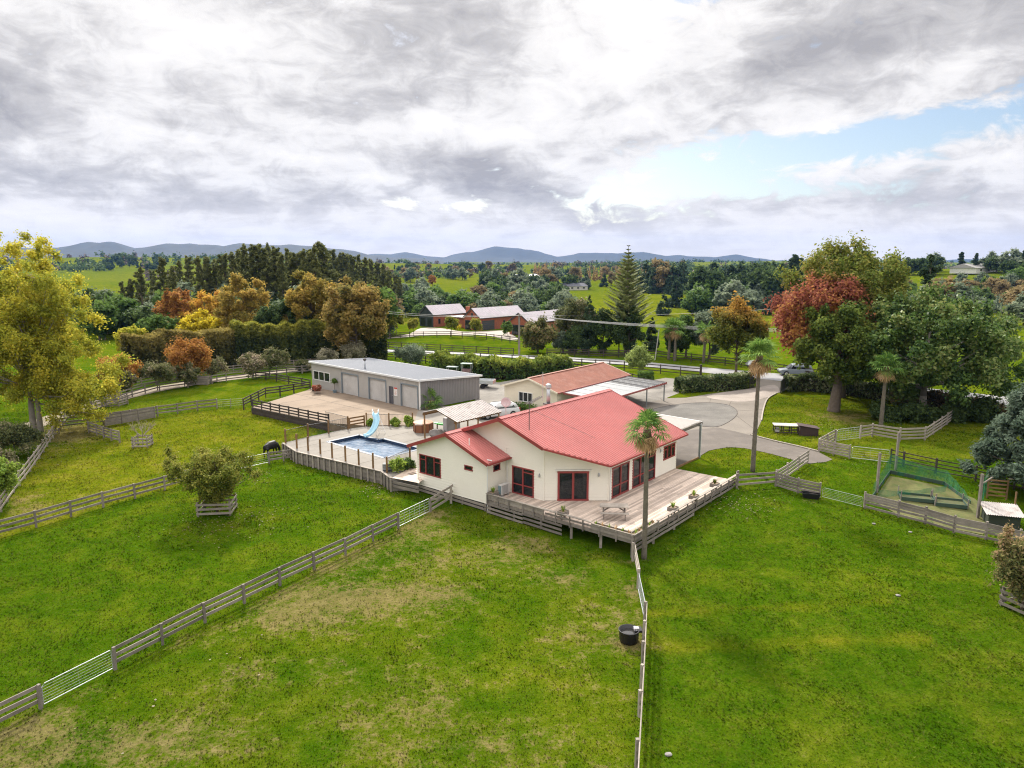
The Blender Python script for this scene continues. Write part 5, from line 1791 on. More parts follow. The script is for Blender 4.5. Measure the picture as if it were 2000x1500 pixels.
# entrance
for u, v, l in ((1479, 758, 'brown gate post at the left side of the drive entrance'), (1368, 738.5, 'stout dark strainer post at the end of the roadside fence')):
    p = at(u, v)
    o = thing('gate_post', l, 'post', p); stick('post', p + U_ * -.3, p + U_ * 1.9, .26, .26, BROWNW if u > 1400 else DARKW, o); stick('post_cap', p + U_ * 1.9, p + U_ * 1.96, .32, .32, DARKW, o)
ga, gb = at(1524, 769), at(1537, 757)
gt = thing('entrance_gate', 'grey barred entrance gate standing open at the right hedge', 'gate', (ga + gb) / 2)
f = MB()
for a, b in ((ga + U_ * .1, ga + U_ * 1.6), (gb + U_ * .1, gb + U_ * 1.85), (ga + U_ * 1.6, gb + U_ * 1.85), (ga + U_ * .1, gb + U_ * .1)): f.beam(a, b, .07, .07, up=(gb - ga))
f.build('frame', mat('gate_charcoal', (.06, .055, .055), .5), gt)
MB().obox((ga + gb) / 2 + U_ * .88, (gb - ga) * .46, Vector((.015, .015, 0)), Vector((0, 0, .72))).build('mesh_panel', mat('gate_grey_mesh', (.25, .25, .26), .6, .3, 8, 40), gt)
ga, gb = at(1464, 759), at(1477, 757)
gt = thing('entrance_gate', 'dark barred entrance gate folded back against the left hedge', 'gate', (ga + gb) / 2)
f = MB()
for a, b in ((ga + U_ * .1, ga + U_ * 1.3), (gb + U_ * .1, gb + U_ * 1.5), (ga + U_ * 1.3, gb + U_ * 1.5), (ga + U_ * .1, gb + U_ * .1), (ga + U_ * .7, gb + U_ * .8)): f.beam(a, b, .08, .08, up=(gb - ga))
f.build('frame', mat('gate_charcoal', (.06, .055, .055)), gt)
for k in range(6): stick('bar', ga + (gb - ga) * (k + .5) / 6 + U_ * .1, ga + (gb - ga) * (k + .5) / 6 + U_ * 1.4, .03, .03, mat('gate_charcoal', (.06, .055, .055)), gt)
# letterbox on a post: silver roofed box
lb = at(1467, 741)
lt = thing('letterbox', 'large letterbox with silver gable roof on a dark post at the entrance', 'letterbox', lb)
stick('post', lb + U_ * -.2, lb + U_ * 1.75, .18, .18, DARKW, lt)
for s in (-.35, .35): stick('brace', lb + U_ * 1.1, lb + Vector((s, 0, 1.75)), .08, .08, DARKW, lt)
MB().obox(lb + U_ * 1.95, Vector((.55, 0, 0)), Vector((0, .4, 0)), Vector((0, 0, .2))).build('box', DARKW, lt)
m = MB(); z0, z1 = 2.12, 2.75
c8 = [lb + Vector((x, y, z)) for x, y, z in ((-.8, -.6, z0), (.8, -.6, z0), (.8, .6, z0), (-.8, .6, z0), (-.45, 0, z1), (.45, 0, z1))]
m.add(c8, [(0, 1, 5, 4), (1, 2, 5), (2, 3, 4, 5), (3, 0, 4), (3, 2, 1, 0)]); m.build('roof', GALV, lt)


# ================================================================== SMALL THINGS
# picnic table
def picnic(c):
    T = thing('picnic_table', 'weathered picnic table with fixed benches on the timber deck', 'picnic table', c)
    x, y = Vector((.995, -.08, 0)), Vector((.08, .995, 0))
    for k in range(5): stick('table_board', c - x * .9 + y * (-.32 + .16 * k) + U_ * .75, c + x * .9 + y * (-.32 + .16 * k) + U_ * .75, .145, .04, WOODP, T)
    for s in (-1, 1):
        for k in range(2): stick('bench_board', c - x * .9 + y * (s * .66 + .075 * (2 * k - 1)) + U_ * .44, c + x * .9 + y * (s * .66 + .075 * (2 * k - 1)) + U_ * .44, .14, .04, WOODP, T)
    for e in (-.68, .68):
        for s in (-1, 1): stick('leg', c + x * e + y * (s * .62), c + x * e + y * (s * .24) + U_ * .73, .05, .1, WOOD, T)
        stick('bearer', c + x * e + y * -.75 + U_ * .40, c + x * e + y * .75 + U_ * .40, .05, .09, WOOD, T); stick('cleat', c + x * e + y * -.36 + U_ * .705, c + x * e + y * .36 + U_ * .705, .05, .06, WOOD, T)
        stick('brace', c + x * e * .95 + U_ * .40, c + x * e * .25 + U_ * .71, .04, .08, WOOD, T)
    return T


picnic(at(1199, 1009, 0.004))


def planter(u, v, label):
    p = HW(u, v, 0)
    B_ = thing('planter_box', label, 'planter', p, 'planter boxes on the deck rail')
    for s in (-1, 1):
        stick('side_board', p + HU * -.3 + HV * (s * .24) + U_ * .40, p + HU * .3 + HV * (s * .24) + U_ * .40, .03, .26, WOOD, B_)
        stick('side_board', p + HU * (s * .3) + HV * -.25 + U_ * .40, p + HU * (s * .3) + HV * .25 + U_ * .40, .03, .26, WOOD, B_)
    MB().obox(p + U_ * .46, HU * .28, HV * .22, U_ * .02).build('soil', DIRT, B_)
    for s in (-1, 1): stick('leg', p + HU * s * .2, p + HU * s * .2 + U_ * .28, .08, .3, WOOD, B_)


planter(-4.85, .35, 'grey planter box on the left deck rail above the lawn')
for (u, v), l in zip([(1238, 1), (1, 2), (2, 3)], 'abc'): pass
for u, l in ((.3, 'grey planter box on the right deck rail closest to the picnic table'), (3.4, 'middle grey planter box of the three on the right deck rail'), (6.8, 'grey planter box on the right deck rail farthest from the picnic table')):
    planter(u, -4.72, l)
planter(-4.85, 6.3, 'grey planter box at the deck corner in front of the heat pump')

# water troughs
c = at(1228, 1252)
T = thing('water_trough', 'round black plastic water trough beside the centre fence', 'water trough', c)
MB().lathe(c, [(.40, 0), (.45, .1), (.47, .52), (.50, .56), (.50, .60), (.46, .60), (.42, .30)], 22).build('tub', BLACKP, T, True)
MB().lathe(c + U_ * .33, [(.41, 0), (.41, .10)], 20).build('water', mat('dark_water', (.03, .03, .028), .05, spec=.8), T)
MB().obox(c + Vector((.46, .05, .56)), Vector((.16, 0, 0)), Vector((0, .22, 0)), Vector((0, 0, .06))).build('float_cover', BLACKP, T, bevel=.02)
MB().obox(c + Vector((.36, .10, .58)), Vector((.12, 0, 0)), Vector((0, .12, 0)), Vector((0, 0, .07))).build('valve', mat('pale_valve', (.42, .40, .42), .5), T, bevel=.02)
c = at(1583, 972)
T = thing('feed_bin', 'low black plastic feed bin against the boarded fence', 'trough', c)
x = Vector((.96, -.28, 0)); y = Vector((.28, .96, 0))
m = MB()
def ring(a, b, z): return [c + x * i * a + y * j * b + U_ * z for i, j in ((-1, -1), (1, -1), (1, 1), (-1, 1))]
q = ring(.5, .26, 0) + ring(.62, .34, .38) + ring(.56, .28, .38) + ring(.48, .24, .1)
m.add(q, [(3, 2, 1, 0)] + [(a * 4 + i, a * 4 + (i + 1) % 4, a * 4 + 4 + (i + 1) % 4, a * 4 + 4 + i) for a in range(3) for i in range(4)] + [(12, 13, 14, 15)])
m.build('tub', BLACKP, T)
MB().obox(c + U_ * .38, x * .64, y * .025, U_ * .025).build('handle_bar', BLACKP, T)


# tree guards (crates)
def crate(c, ang, w, l, h, label, rows=3, name='tree_guard'):
    C = thing(name, label, 'tree guard', c)
    a = Vector((math.cos(R(ang)), math.sin(R(ang)), 0)) * (l / 2); b = Vector((-math.sin(R(ang)), math.cos(R(ang)), 0)) * (w / 2)
    cs = [c - a - b, c + a - b, c + a + b, c - a + b]
    for p in cs: stick('corner_post', p + U_ * -.15, p + U_ * (h + .05), .1, .1, WOOD, C)
    for p, q in zip(cs, cs[1:] + cs[:1]):
        d = (q - p).normalized(); n = Vector((d.y, -d.x, 0)) * .07
        for k in range(rows):
            z = h * (k + .62) / (rows + .1)
            stick('slat', p - d * .1 + n + U_ * (z + random.uniform(-.03, .03)), q + d * .1 + n + U_ * (z + random.uniform(-.03, .03)), .03, .15, WOODP, C)
    return C


BUSHP = at(425, 1000)
crate(BUSHP, 8, 1.7, 2.1, 1.0, 'square slatted timber guard round the large bush in the left lawn', 3)
BAREP = at(279, 872)
crate(BAREP, 6, 1.2, 1.3, 1.05, 'slatted timber guard round the bare young tree', 3)
crate(at(1997, 1190), 20, 1.3, 1.3, 1.0, 'slatted timber guard at the right picture edge under a brown shrub', 3)
crate(at(390, 750), 8, 2.0, 2.6, 1.0, 'grey pile of slats round a young tree beside the track fence', 5)

# dog kennel + run
kc = at(1536, 845)
K = thing('kennel_run', 'low dog run with pale board top on the lawn by the drive', 'kennel', kc)
x, y = Vector((.98, -.17, 0)), Vector((.17, .98, 0))
for sx in (-1.15, -.4, .35, 1.1):
    for sy in (-.45, .45): stick('post', kc + x * sx + y * sy, kc + x * sx + y * sy + U_ * .75, .07, .07, DARKW, K)
MB().obox(kc + U_ * .79 - x * .02, x * 1.25, y * .55, U_ * .03).build('top_board', mat('pale_top_board', (.52, .48, .44), .8), K)
for z in (.12, .45):
    for sy in (-.46, .46): stick('rail', kc - x * 1.15 + y * sy + U_ * z, kc + x * 1.1 + y * sy + U_ * z, .03, .08, DARKW, K)
MB().obox(kc - x * .9 + y * -.2 + U_ * .3, x * .16, y * .16, U_ * .22).build('drum', mat('white_drum', (.6, .58, .58), .5), K)
kc2 = at(1577, 849)
K = thing('dog_kennel', 'dark brown dog kennel with sloping lid joined to the run', 'kennel', kc2)
m = MB()
a8 = [kc2 + x * i * .85 + y * j * .55 for i, j in ((-1, -1), (1, -1), (1, 1), (-1, 1))]
m.hexa(a8 + [a8[0] + U_ * .95, a8[1] + U_ * .70, a8[2] + U_ * .70, a8[3] + U_ * .95])
m.build('box', mat('dark_brown_kennel', (.05, .03, .028), .7, .2), K)
m = MB(); b8 = [kc2 + x * i * .95 + y * j * .65 for i, j in ((-1, -1), (1, -1), (1, 1), (-1, 1))]; zs = (.98, .71, .71, .98)
m.hexa([p + U_ * z for p, z in zip(b8, zs)] + [p + U_ * (z + .04) for p, z in zip(b8, zs)])
m.build('lid', mat('dark_purple_lid', (.075, .05, .05), .6, .2), K)


# ------------------------------------------------------------------ chicken run with green netting
def net_mat():
    m, nt, N, L, B = new_mat('green_netting')
    B.inputs['Base Color'].default_value = (.015, .20, .10, 1)
    B.inputs['Roughness'].default_value = .7
    tr = N.new('ShaderNodeBsdfTransparent')
    mx = N.new('ShaderNodeMixShader')
    n = tex(nt, 1.4, 5, .6)
    L.new(ramp(nt, n, [(.35, (.42,) * 3), (.65, (.72,) * 3)]), mx.inputs[0])
    L.new(B.outputs[0], mx.inputs[1]); L.new(tr.outputs[0], mx.inputs[2])
    L.new(mx.outputs[0], N['Material Output'].inputs[0])
    return m


NET = net_mat()
CR = thing('chicken_run', 'netted chicken run with tall posts and green mesh behind the boarded fence', 'chicken run', at(1800, 975))
pA, pB, pC, pD = at(1712, 962), at(1749, 918), at(1909, 1012), at(1905, 950)
for p, h in ((pA, 3.0), (pB, 3.1), (pC, 3.1)): stick('tall_post', p + U_ * -.3, p + U_ * h, .15, .15, WOOD, CR)
qA, qB, qC, qD = at(1703, 975), at(1738, 925), at(1845, 948), at(1895, 985)
def drape(a, b, za, zb, k=12, sag=.15, base=0.0):
    m = MB()
    for i in range(k):
        t0, t1 = i / k, (i + 1) / k
        l = lambda t: a + (b - a) * t
        z = lambda t: za + (zb - za) * t - sag * math.sin(math.pi * t) + .05 * math.sin(t * 19)
        o = lambda t: Vector((.06 * math.sin(t * 23), .06 * math.cos(t * 17), 0))
        m.quad(l(t0) + o(t0) + U_ * base, l(t1) + o(t1) + U_ * base, l(t1) + U_ * z(t1), l(t0) + U_ * z(t0))
    return m.build('net', NET, CR)
drape(qA, qB, 1.0, 1.7); drape(qB, qC, 1.55, 1.2); drape(qC, qD, 1.2, .4, sag=-.05); drape(qA + Vector((.6, .3, 0)), qC + Vector((-.8, -1.5, 0)), .6, .5, sag=.2)
for a, b, z in ((qA, qB, .15), (qB, qC, .15), (qC, qD, .12)): stick('base_board', a + U_ * z, b + U_ * z, .05, .28, mat('mossy_board', (.05, .085, .06), .9, .3), CR)
# earth floor of the run
er = [at(u, v) for u, v in [(1706, 978), (1738, 930), (1790, 940), (1846, 952), (1905, 975), (1935, 1010), (1920, 1045), (1863, 1034), (1806, 1018), (1750, 1004)]]
m = MB()
cen = sum(er, Vector()) / len(er)
for i in range(len(er)):
    a, b = er[i], er[(i + 1) % len(er)]
    m.add([cen + U_ * .03, a + U_ * .03, b + U_ * .03], [(0, 1, 2)])
m.build('run_floor', mat('run_earth', (.10, .10, .03), .95, .4, 1.2, 8, (.045, .085, .008), 1.0), kind='structure')
for (u, v), w_, l_, lb_ in (((1790, 975), 1.2, 2.2, 'green meshed garden bed on the left inside the chicken run'), ((1853, 985), 1.4, 2.0, 'green framed garden bed on the right inside the chicken run')):
    c = at(u, v)
    Bd = thing('garden_bed', lb_, 'garden bed', c)
    x, y = Vector((.94, -.33, 0)), Vector((.33, .94, 0))
    cs = [c + x * i * l_ / 2 + y * j * w_ / 2 for i, j in ((-1, -1), (1, -1), (1, 1), (-1, 1))]
    for p, q in zip(cs, cs[1:] + cs[:1]): stick('board', p + U_ * .13, q + U_ * .13, .05, .26, mat('mossy_board', (.05, .085, .06)), Bd)
    for p in cs: stick('stake', p, p + U_ * .7, .06, .06, WOOD, Bd)
    m = MB(); m.add([p + U_ * .12 for p in cs], [(0, 1, 2, 3)]); m.build('bed_soil', mat('bed_soil', (.07, .075, .03), .95, .4, 2, 9, (.04, .09, .02), .8), Bd)
# coop with corrugated lid + timber climbing frame
cc = at(1953, 1022)
Cp = thing('chicken_coop', 'small coop with pale corrugated lid by the boarded fence', 'coop', cc)
x, y = Vector((.95, -.32, 0)), Vector((.32, .95, 0))
m = MB(); cs = [cc + x * i * .9 + y * j * .75 for i, j in ((-1, -1), (1, -1), (1, 1), (-1, 1))]
m.hexa([p + U_ * -.1 for p in cs] + [cs[0] + U_ * .75, cs[1] + U_ * .75, cs[2] + U_ * 1.05, cs[3] + U_ * 1.05]); m.build('box', mat('dark_green_coop', (.035, .045, .03), .8, .3), Cp)
m = MB(); ribs(m, -1.1, 1.1, lambda u: -.95, lambda u: .9, lambda u, v: cc + x * u + y * v + U_ * (.98 + .17 * v), Vector((0, 0, 1)), pitch=.13, rise=.035); m.build('lid', mat('weathered_white_iron', (.5, .5, .5)), Cp)
for s in (-1.0, 1.0): stick('frame_post', cc + x * s + y * .9, cc + x * s + y * .9 + U_ * 2.0, .08, .08, BROWNW, Cp)
wk = at(1946, 975)
Fm = thing('slatted_rack', 'reddish timber rack with ladder slats behind the coop', 'rack', wk)
for s in (-.6, .6): stick('upright', wk + x * s, wk + x * s + U_ * 1.5, .08, .08, BROWNW, Fm)
for k in range(5): stick('slat', wk - x * .62 + U_ * (.25 + .28 * k) + y * .05, wk + x * .62 + U_ * (.25 + .28 * k) + y * .05, .03, .1, BROWNW, Fm)
stick('arm', wk - x * 1.5 - y * 1.2 + U_ * 1.2, wk - x * .4 + U_ * 1.6, .08, .08, WOODP, Fm); stick('arm', wk + x * .6 + U_ * 1.6, wk + x * 3 + U_ * 1.5, .08, .08, WOODP, Fm)
sn = drape(at(1908, 1008), at(1925, 962), 2.3, 2.0, 8)


# ------------------------------------------------------------------ vehicles
def car(loc, ang, col, label, L=4.7, Wd=1.86, Hh=1.7, ute=False, name='parked_car', cat='car', open_bed=False):
    C = thing(name, label, cat, loc)
    ca, sa = math.cos(R(ang)), math.sin(R(ang))
    def T(x, y, z): return Vector((loc[0] + x * ca - y * sa, loc[1] + x * sa + y * ca, loc[2] + z))
    paint = mat('paint_' + col[0], col[1], .3, .05, spec=.6)
    w = Wd / 2
    def loft(secs):
        m = MB(); n = len(secs[0])
        for s in secs: m.v += [tuple(T(*p)) for p in s]
        for i in range(len(secs) - 1):
            for j in range(n): m.f.append((i * n + j, i * n + (j + 1) % n, (i + 1) * n + (j + 1) % n, (i + 1) * n + j))
        m.f.append(tuple(reversed(range(n)))); m.f.append(tuple((len(secs) - 1) * n + j for j in range(n)))
        return m
    def sec(x, hw, z0, z1): return [(x, -hw, z0), (x, -hw * 1.02, (z0 + z1) / 2), (x, -hw * .93, z1), (x, hw * .93, z1), (x, hw * 1.02, (z0 + z1) / 2), (x, hw, z0)]
    h = L / 2
    body = loft([sec(-h, w * .86, .42, .92), sec(-h + .12, w * .95, .32, 1.0), sec(-h * .6, w, .28, 1.02), sec(.1 * L, w, .28, 1.02), sec(.22 * L, w, .28, 1.0), sec(h - .3, w * .96, .30, .90), sec(h - .02, w * .85, .40, .72)])
    bo = body.build('body', paint, C, True, bevel=.03)
    def csec(x, hb, ht, z0, z1): return [(x, -hb, z0), (x, -ht, z1), (x, ht, z1), (x, hb, z0)]
    zt = Hh
    cab = loft([csec(-h + .15, w * .86, w * .72, 1.0, 1.02), csec(-h + .45, w * .9, w * .74, .99, zt - .06), csec(-h + 1.0, w * .92, w * .76, .99, zt), csec(.05 * L, w * .92, w * .76, .99, zt - .01), csec(.12 * L, w * .92, w * .74, .99, zt - .1), csec(.27 * L, w * .88, w * .7, .97, 1.0)])
    cab.build('cabin', paint, C, True)
    gl = mat('car_glass', (.012, .015, .018), .05, .1, spec=.7)
    for s in (-1, 1):
        for a, b in ((-h + .6, -.20 * L + .35), (-.20 * L + .42, .02 * L), (.03 * L, .17 * L)):
            ta, tb = max(a, -h + .75), min(b, .105 * L)
            m = MB().add([T(a, s * (w * .905 + .01), 1.06), T(b, s * (w * .905 + .01), 1.06), T(tb, s * (w * .77 + .012), zt - .15), T(ta, s * (w * .77 + .012), zt - .15)], [(0, 1, 2, 3)])
            m.build('side_window', gl, C)
    m = MB().add([T(.268 * L, -w * .76, 1.02), T(.268 * L, w * .76, 1.02), T(.135 * L, w * .64, zt - .10), T(.135 * L, -w * .64, zt - .10)], [(0, 1, 2, 3)])
    m.v = [(x, y, z + .03) for x, y, z in m.v]; m.build('windscreen', gl, C)
    m = MB().add([T(-h + .16, -w * .72, 1.06), T(-h + .16, w * .72, 1.06), T(-h + .44, w * .62, zt - .1), T(-h + .44, -w * .62, zt - .1)], [(3, 2, 1, 0)])
    m.v = [(x - .03 * ca, y - .03 * sa, z + .01) for x, y, z in m.v]; m.build('rear_window', gl, C)
    for xx in (-h * .62, h * .62):
        for s in (-1, 1):
            c = T(xx, s * (w - .08), .36); ax = T(0, s * .12, 0) - T(0, 0, 0)
            wh = MB().tube([c - ax, c + ax], [.36, .36], 18).build('wheel', mat('tyre_rubber', (.015, .015, .016), .9), C)
            MB().tube([c + ax * .9, c + ax * 1.05], [.23, .21], 12).build('rim', mat('alloy_rim', (.4, .4, .42), .35, metal=.7), wh)
    for s in (-1, 1):
        MB().obox(T(h - .1, s * w * .68, .76), T(.1, 0, 0) - T(0, 0, 0), T(0, .2, 0) - T(0, 0, 0), U_ * .08).build('headlight', mat('lamp_glass', (.6, .62, .65), .15), C)
        MB().obox(T(-h + .06, s * w * .8, .86), T(.06, 0, 0) - T(0, 0, 0), T(0, .1, 0) - T(0, 0, 0), U_ * .12).build('tail_light', mat('lamp_red', (.3, .01, .01), .3), C)
        MB().tube([T(-h + .9, s * w * .66, zt + .05), T(.05 * L, s * w * .66, zt + .05)], .025, 5).build('roof_rail', mat('dark_trim', (.03, .03, .03), .5), C)
    MB().obox(T(h - .06, 0, .5), T(.08, 0, 0) - T(0, 0, 0), T(0, w * .8, 0) - T(0, 0, 0), U_ * .1).build('bumper', mat('dark_trim', (.03, .03, .03)), C)
    return C


car(at(1553, 733, -.04), 172, ('silver_blue', (.20, .23, .26)), 'silver grey off-road car parked on the far road verge under the red tree')
car(Vector((-1.6, 73.5, .012)), 205, ('gloss_white', (.58, .58, .59)), 'white car with dark roof hatch parked behind the house beside the satellite dish', Hh=1.5)

# trailer + clutter behind the shed
tc = at(946, 757)
T = thing('trailer', 'silver cage trailer parked at the hedge beside the shed corner', 'trailer', tc)
x, y = Vector((.98, -.2, 0)), Vector((.2, .98, 0))
MB().obox(tc + U_ * .62, x * 1.35, y * .75, U_ * .05).build('bed', GALV, T)
for s in (-1, 1):
    MB().obox(tc + y * s * .77 + U_ * .86, x * 1.35, y * .02, U_ * .22).build('side_panel', GALV, T)
    w_ = MB().tube([tc + y * (s * .86) + U_ * .33, tc + y * (s * 1.02) + U_ * .33], [.33, .33], 14).build('wheel', mat('tyre_rubber', (.015, .015, .016)), T)
    MB().obox(tc + y * s * .93 + U_ * .72, x * .45, y * .12, U_ * .02).build('mudguard', GALV, T)
MB().obox(tc + x * 1.37 + U_ * .86, x * .02, y * .77, U_ * .22).build('tailgate', mat('patched_red_white', (.42, .25, .22), .6, .4, 3, 3), T)
MB().tube([tc - x * 1.35 + U_ * .55, tc - x * 2.4 + U_ * .5], .05, 6).build('drawbar', GALV, T)
MB().tube([tc + y * .7 - x * 1.3 + U_ * 1.1, tc + y * .7 - x * 1.3 + U_ * 1.7, tc + y * -.7 - x * 1.3 + U_ * 1.7, tc - y * .7 - x * 1.3 + U_ * 1.1], .03, 6).build('ladder_frame', GALV, T)
for (u, v), l, h, c_ in (((884, 738), 'pale green work table behind the shed roof', 1.6, (.24, .30, .28)), ((912, 740), 'tall green topped stand behind the shed beside the hedge', 2.2, (.26, .34, .31))):
    p = at(u, v)
    T = thing('work_table', l, 'table', p)
    MB().obox(p + U_ * h, x * .8, y * .5, U_ * .04).build('top', mat('pale_green_top' + str(u), c_, .5), T)
    for i in (-.7, .7):
        for j in (-.4, .4): stick('leg', p + x * i + y * j, p + x * i + y * j + U_ * h, .07, .07, GALV, T)
    MB().obox(p + U_ * (h * .55), x * .6, y * .4, U_ * .2).build('load', mat('dull_purple_load', (.22, .13, .14), .8, .4, 2, 6), T)

# pots by the shed wall
p0 = at(617, 763, .0)
pt = thing('plant_pot', 'reddish flowering plant tub at the left end of the shed wall', 'plant pot', p0)
MB().lathe(p0, [(.5, 0), (.6, .35), (.52, .36)], 12).build('tub', BLACKP, pt)

# power pole, stay pole, wires
pl = at(1014, 693)
PP_ = thing('power_pole', 'tall grey power pole with crossarm beside the far road verge', 'power pole', pl)
zt = hz(pl.y, 612)
MB().tube([pl + U_ * -.3, pl + U_ * zt], [.2, .14], 8).build('pole', mat('grey_pole', (.24, .21, .185), .9, .2), PP_)
dirx = Vector((.62, -.78, 0))
stick('crossarm', pl + Vector((-.2, .9, zt - .5)), pl + Vector((.2, -.9, zt - .5)), .1, .12, DARKW, PP_)
for s in (-.8, -.3, .3, .8): MB().tube([pl + Vector((.22 * -s, s, zt - .44)), pl + Vector((.22 * -s, s, zt - .24))], .04, 6).build('insulator', mat('insulator_brown', (.12, .06, .04), .3), PP_)
p2 = at(1279, 703)
P2 = thing('power_pole', 'thin pale leaning pole on the far verge among the palms', 'power pole', p2)
z2 = hz(p2.y, 642)
tp2 = p2 + Vector((.55, 0, z2))
MB().tube([p2 + U_ * -.3, tp2], [.10, .08], 8).build('pole', mat('pale_pole', (.42, .40, .37), .8, .2), P2)
MB().tube([tp2 + Vector((0, -.3, -.2)), tp2 + Vector((0, .3, -.2))], .03, 5).build('crossarm', GALV, P2)
WIRE = mat('pale_wire', (.45, .44, .43), .4, metal=.4)
def wire(a, b, sag, label, grp='overhead wires'):
    n = 16
    pts = [a + (b - a) * (i / n) - U_ * (sag * 4 * (i / n) * (1 - i / n)) for i in range(n + 1)]
    single(MB().tube(pts, .028, 4), 'overhead_wire', WIRE, label, 'wire', grp)
farR = at(1880, 660, 8.6)
for k, (oa, vb, lab) in enumerate([(-.8, 647, 'upper'), (-.3, 649, 'second'), (.3, 651, 'third'), (.8, 653, 'lowest')]):
    ep = Vector((62, 108, hz(108, 641 + 2.0 * k)))
    wire(pl + Vector((.22 * -oa, oa, zt - .24)), ep, .9 + .1 * k, f'{lab} of the parallel wires from the grey pole past the trees to the right')
for oa, lab in ((-.3, 'upper'), (.3, 'lower')):
    wire(pl + Vector((0, oa, zt - .3)), Vector((-42, 150, 8 + oa)), 1.2, f'{lab} wire from the grey pole leftwards in front of the brick houses')
ep = Vector((64, 118, 10.2))
wire(Vector((14, 130, hz(130, 617))), ep, .6, 'single thin wire crossing high in front of the Norfolk pine')
wire(pl + U_ * (zt - .1), Vector((14, 130, hz(130, 617))), .1, 'short thin wire from the top of the grey pole to the dark trees')

# sign at the right picture edge
sgp = at(1999, 742)
sg = thing('roadside_sign', 'tall dark blue board cut by the right picture edge beyond the trees', 'sign', sgp)
MB().obox(sgp + Vector((.6, 0, 1.9)), Vector((.75, 0, 0)), Vector((0, .05, 0)), Vector((0, 0, 1.7))).build('board', mat('navy_board', (.02, .035, .09), .5), sg)
MB().obox(sgp + Vector((.55, -.06, 2.2)), Vector((.45, 0, 0)), Vector((0, .02, 0)), Vector((0, 0, .35))).build('panel', mat('mid_blue_panel', (.10, .22, .5), .5), sg)
for s in (0, 1.2): stick('leg', sgp + Vector((s, 0, -.2)), sgp + Vector((s, 0, .4)), .1, .1, DARKW, sg)


# ------------------------------------------------------------------ cow (one skinned body)
def cow(loc, ang):
    J = [  # name, pos (x forward), radius
        (-.78, 0, 1.08, .27), (-.35, 0, 1.02, .40), (.15, 0, .98, .42), (.58, 0, 1.02, .34), (.86, 0, .98, .21), (1.12, 0, .66, .15), (1.22, 0, .40, .14), (1.30, 0, .14, .085)]
    V = [j[:3] for j in J]; Rr = [j[3] for j in J]
    Ed = [(i, i + 1) for i in range(len(J) - 1)]
    def chain(root, pts):
        k = root
        for x, y, z, r in pts:
            V.append((x, y, z)); Rr.append(r); Ed.append((k, len(V) - 1)); k = len(V) - 1
    for s in (-1, 1):
        chain(0, [(-.72, s * .22, .82, .19), (-.62, s * .24, .62, .11), (-.82, s * .24, .42, .065), (-.76, s * .24, .08, .055), (-.72, s * .24, .0, .065)])
        chain(3, [(.55, s * .2, .72, .14), (.55, s * .21, .46, .075), (.56, s * .21, .08, .052), (.6, s * .21, .0, .062)])
        chain(6, [(1.14, s * .14, .52, .045), (1.10, s * .26, .50, .03)])
    chain(0, [(-1.02, 0, 1.10, .05), (-1.07, 0, .75, .03), (-1.06, 0, .45, .05)])
    me = bpy.data.meshes.new('cow')
    me.from_pydata(V, Ed, [])
    me.materials.append(mat('black_hide', (.012, .011, .011), .55, .3))
    o = mesh_obj('cow', me)
    tag(o, 'black cow grazing with head down beside the pool corner fence', 'cow')
    o.location, o.rotation_euler = loc, (0, 0, R(ang))
    sk = o.modifiers.new('skin', 'SKIN')
    for i, v in enumerate(me.skin_vertices[0].data):
        v.radius = (Rr[i] * 1.0, Rr[i] * 1.0)
        v.use_root = i == 2
    sk.use_smooth_shade = True
    s = o.modifiers.new('sub', 'SUBSURF'); s.levels = s.render_levels = 2
    return o


cow(at(530, 890), 62).scale = (.82, .82, .95)

# ================================================================== VEGETATION
def leaves(clumps, n, size, seed, up=.35, aspect=1.7, shell=.5, hue=None, droop=0.0, flatten=1.0):
    """leaf faces spread through clumps (x, y, z, r): folded diamonds, random tilt biased outwards/up"""
    g = np.random.default_rng(seed)
    C = np.asarray(clumps, float)
    w = C[:, 3] ** 2; w /= w.sum()
    k = g.choice(len(C), n, p=w)
    d = g.normal(size=(n, 3)); d /= np.linalg.norm(d, axis=1)[:, None]
    st = g.normal(size=(len(C), 3)); st /= np.linalg.norm(st, axis=1)[:, None]; st[:, 2] = np.abs(st[:, 2])
    rr = np.abs(g.normal(size=n)) * .34 + (.22 + .45 * shell) * g.random(n) ** .5      # soft edged, so clumps run into each other
    d2 = d + st[k] * ((d * st[k]).sum(1) * .7)[:, None]; d2[:, 2] *= flatten
    c = C[k, :3] + d2 * (C[k, 3] * np.minimum(rr, 1.15))[:, None]
    nrm = d * .6 + g.normal(size=(n, 3)) * .55; nrm[:, 2] += up
    nrm /= np.linalg.norm(nrm, axis=1)[:, None]
    t = g.normal(size=(n, 3)); t[:, 2] -= droop
    t -= nrm * (t * nrm).sum(1)[:, None]; t /= np.linalg.norm(t, axis=1)[:, None]
    b = np.cross(nrm, t)
    s = size * g.uniform(.6, 1.35, n)[:, None]
    V = np.stack([c - t * s * .5 * aspect, c + b * s * .5 + nrm * s * .12, c + t * s * .5 * aspect, c - b * s * .5 + nrm * s * .12], 1).reshape(-1, 3)
    Q = np.arange(4 * n).reshape(n, 4)
    ctone = g.random(len(C))
    tone = np.clip(.5 * g.random(n) + .35 * ctone[k] + .15, 0, 1)
    at_ = {'tone': ('FACE', tone)}
    if hue is not None: at_['hue'] = ('FACE', np.clip(hue(c, g), 0, 1))
    return V, Q, at_


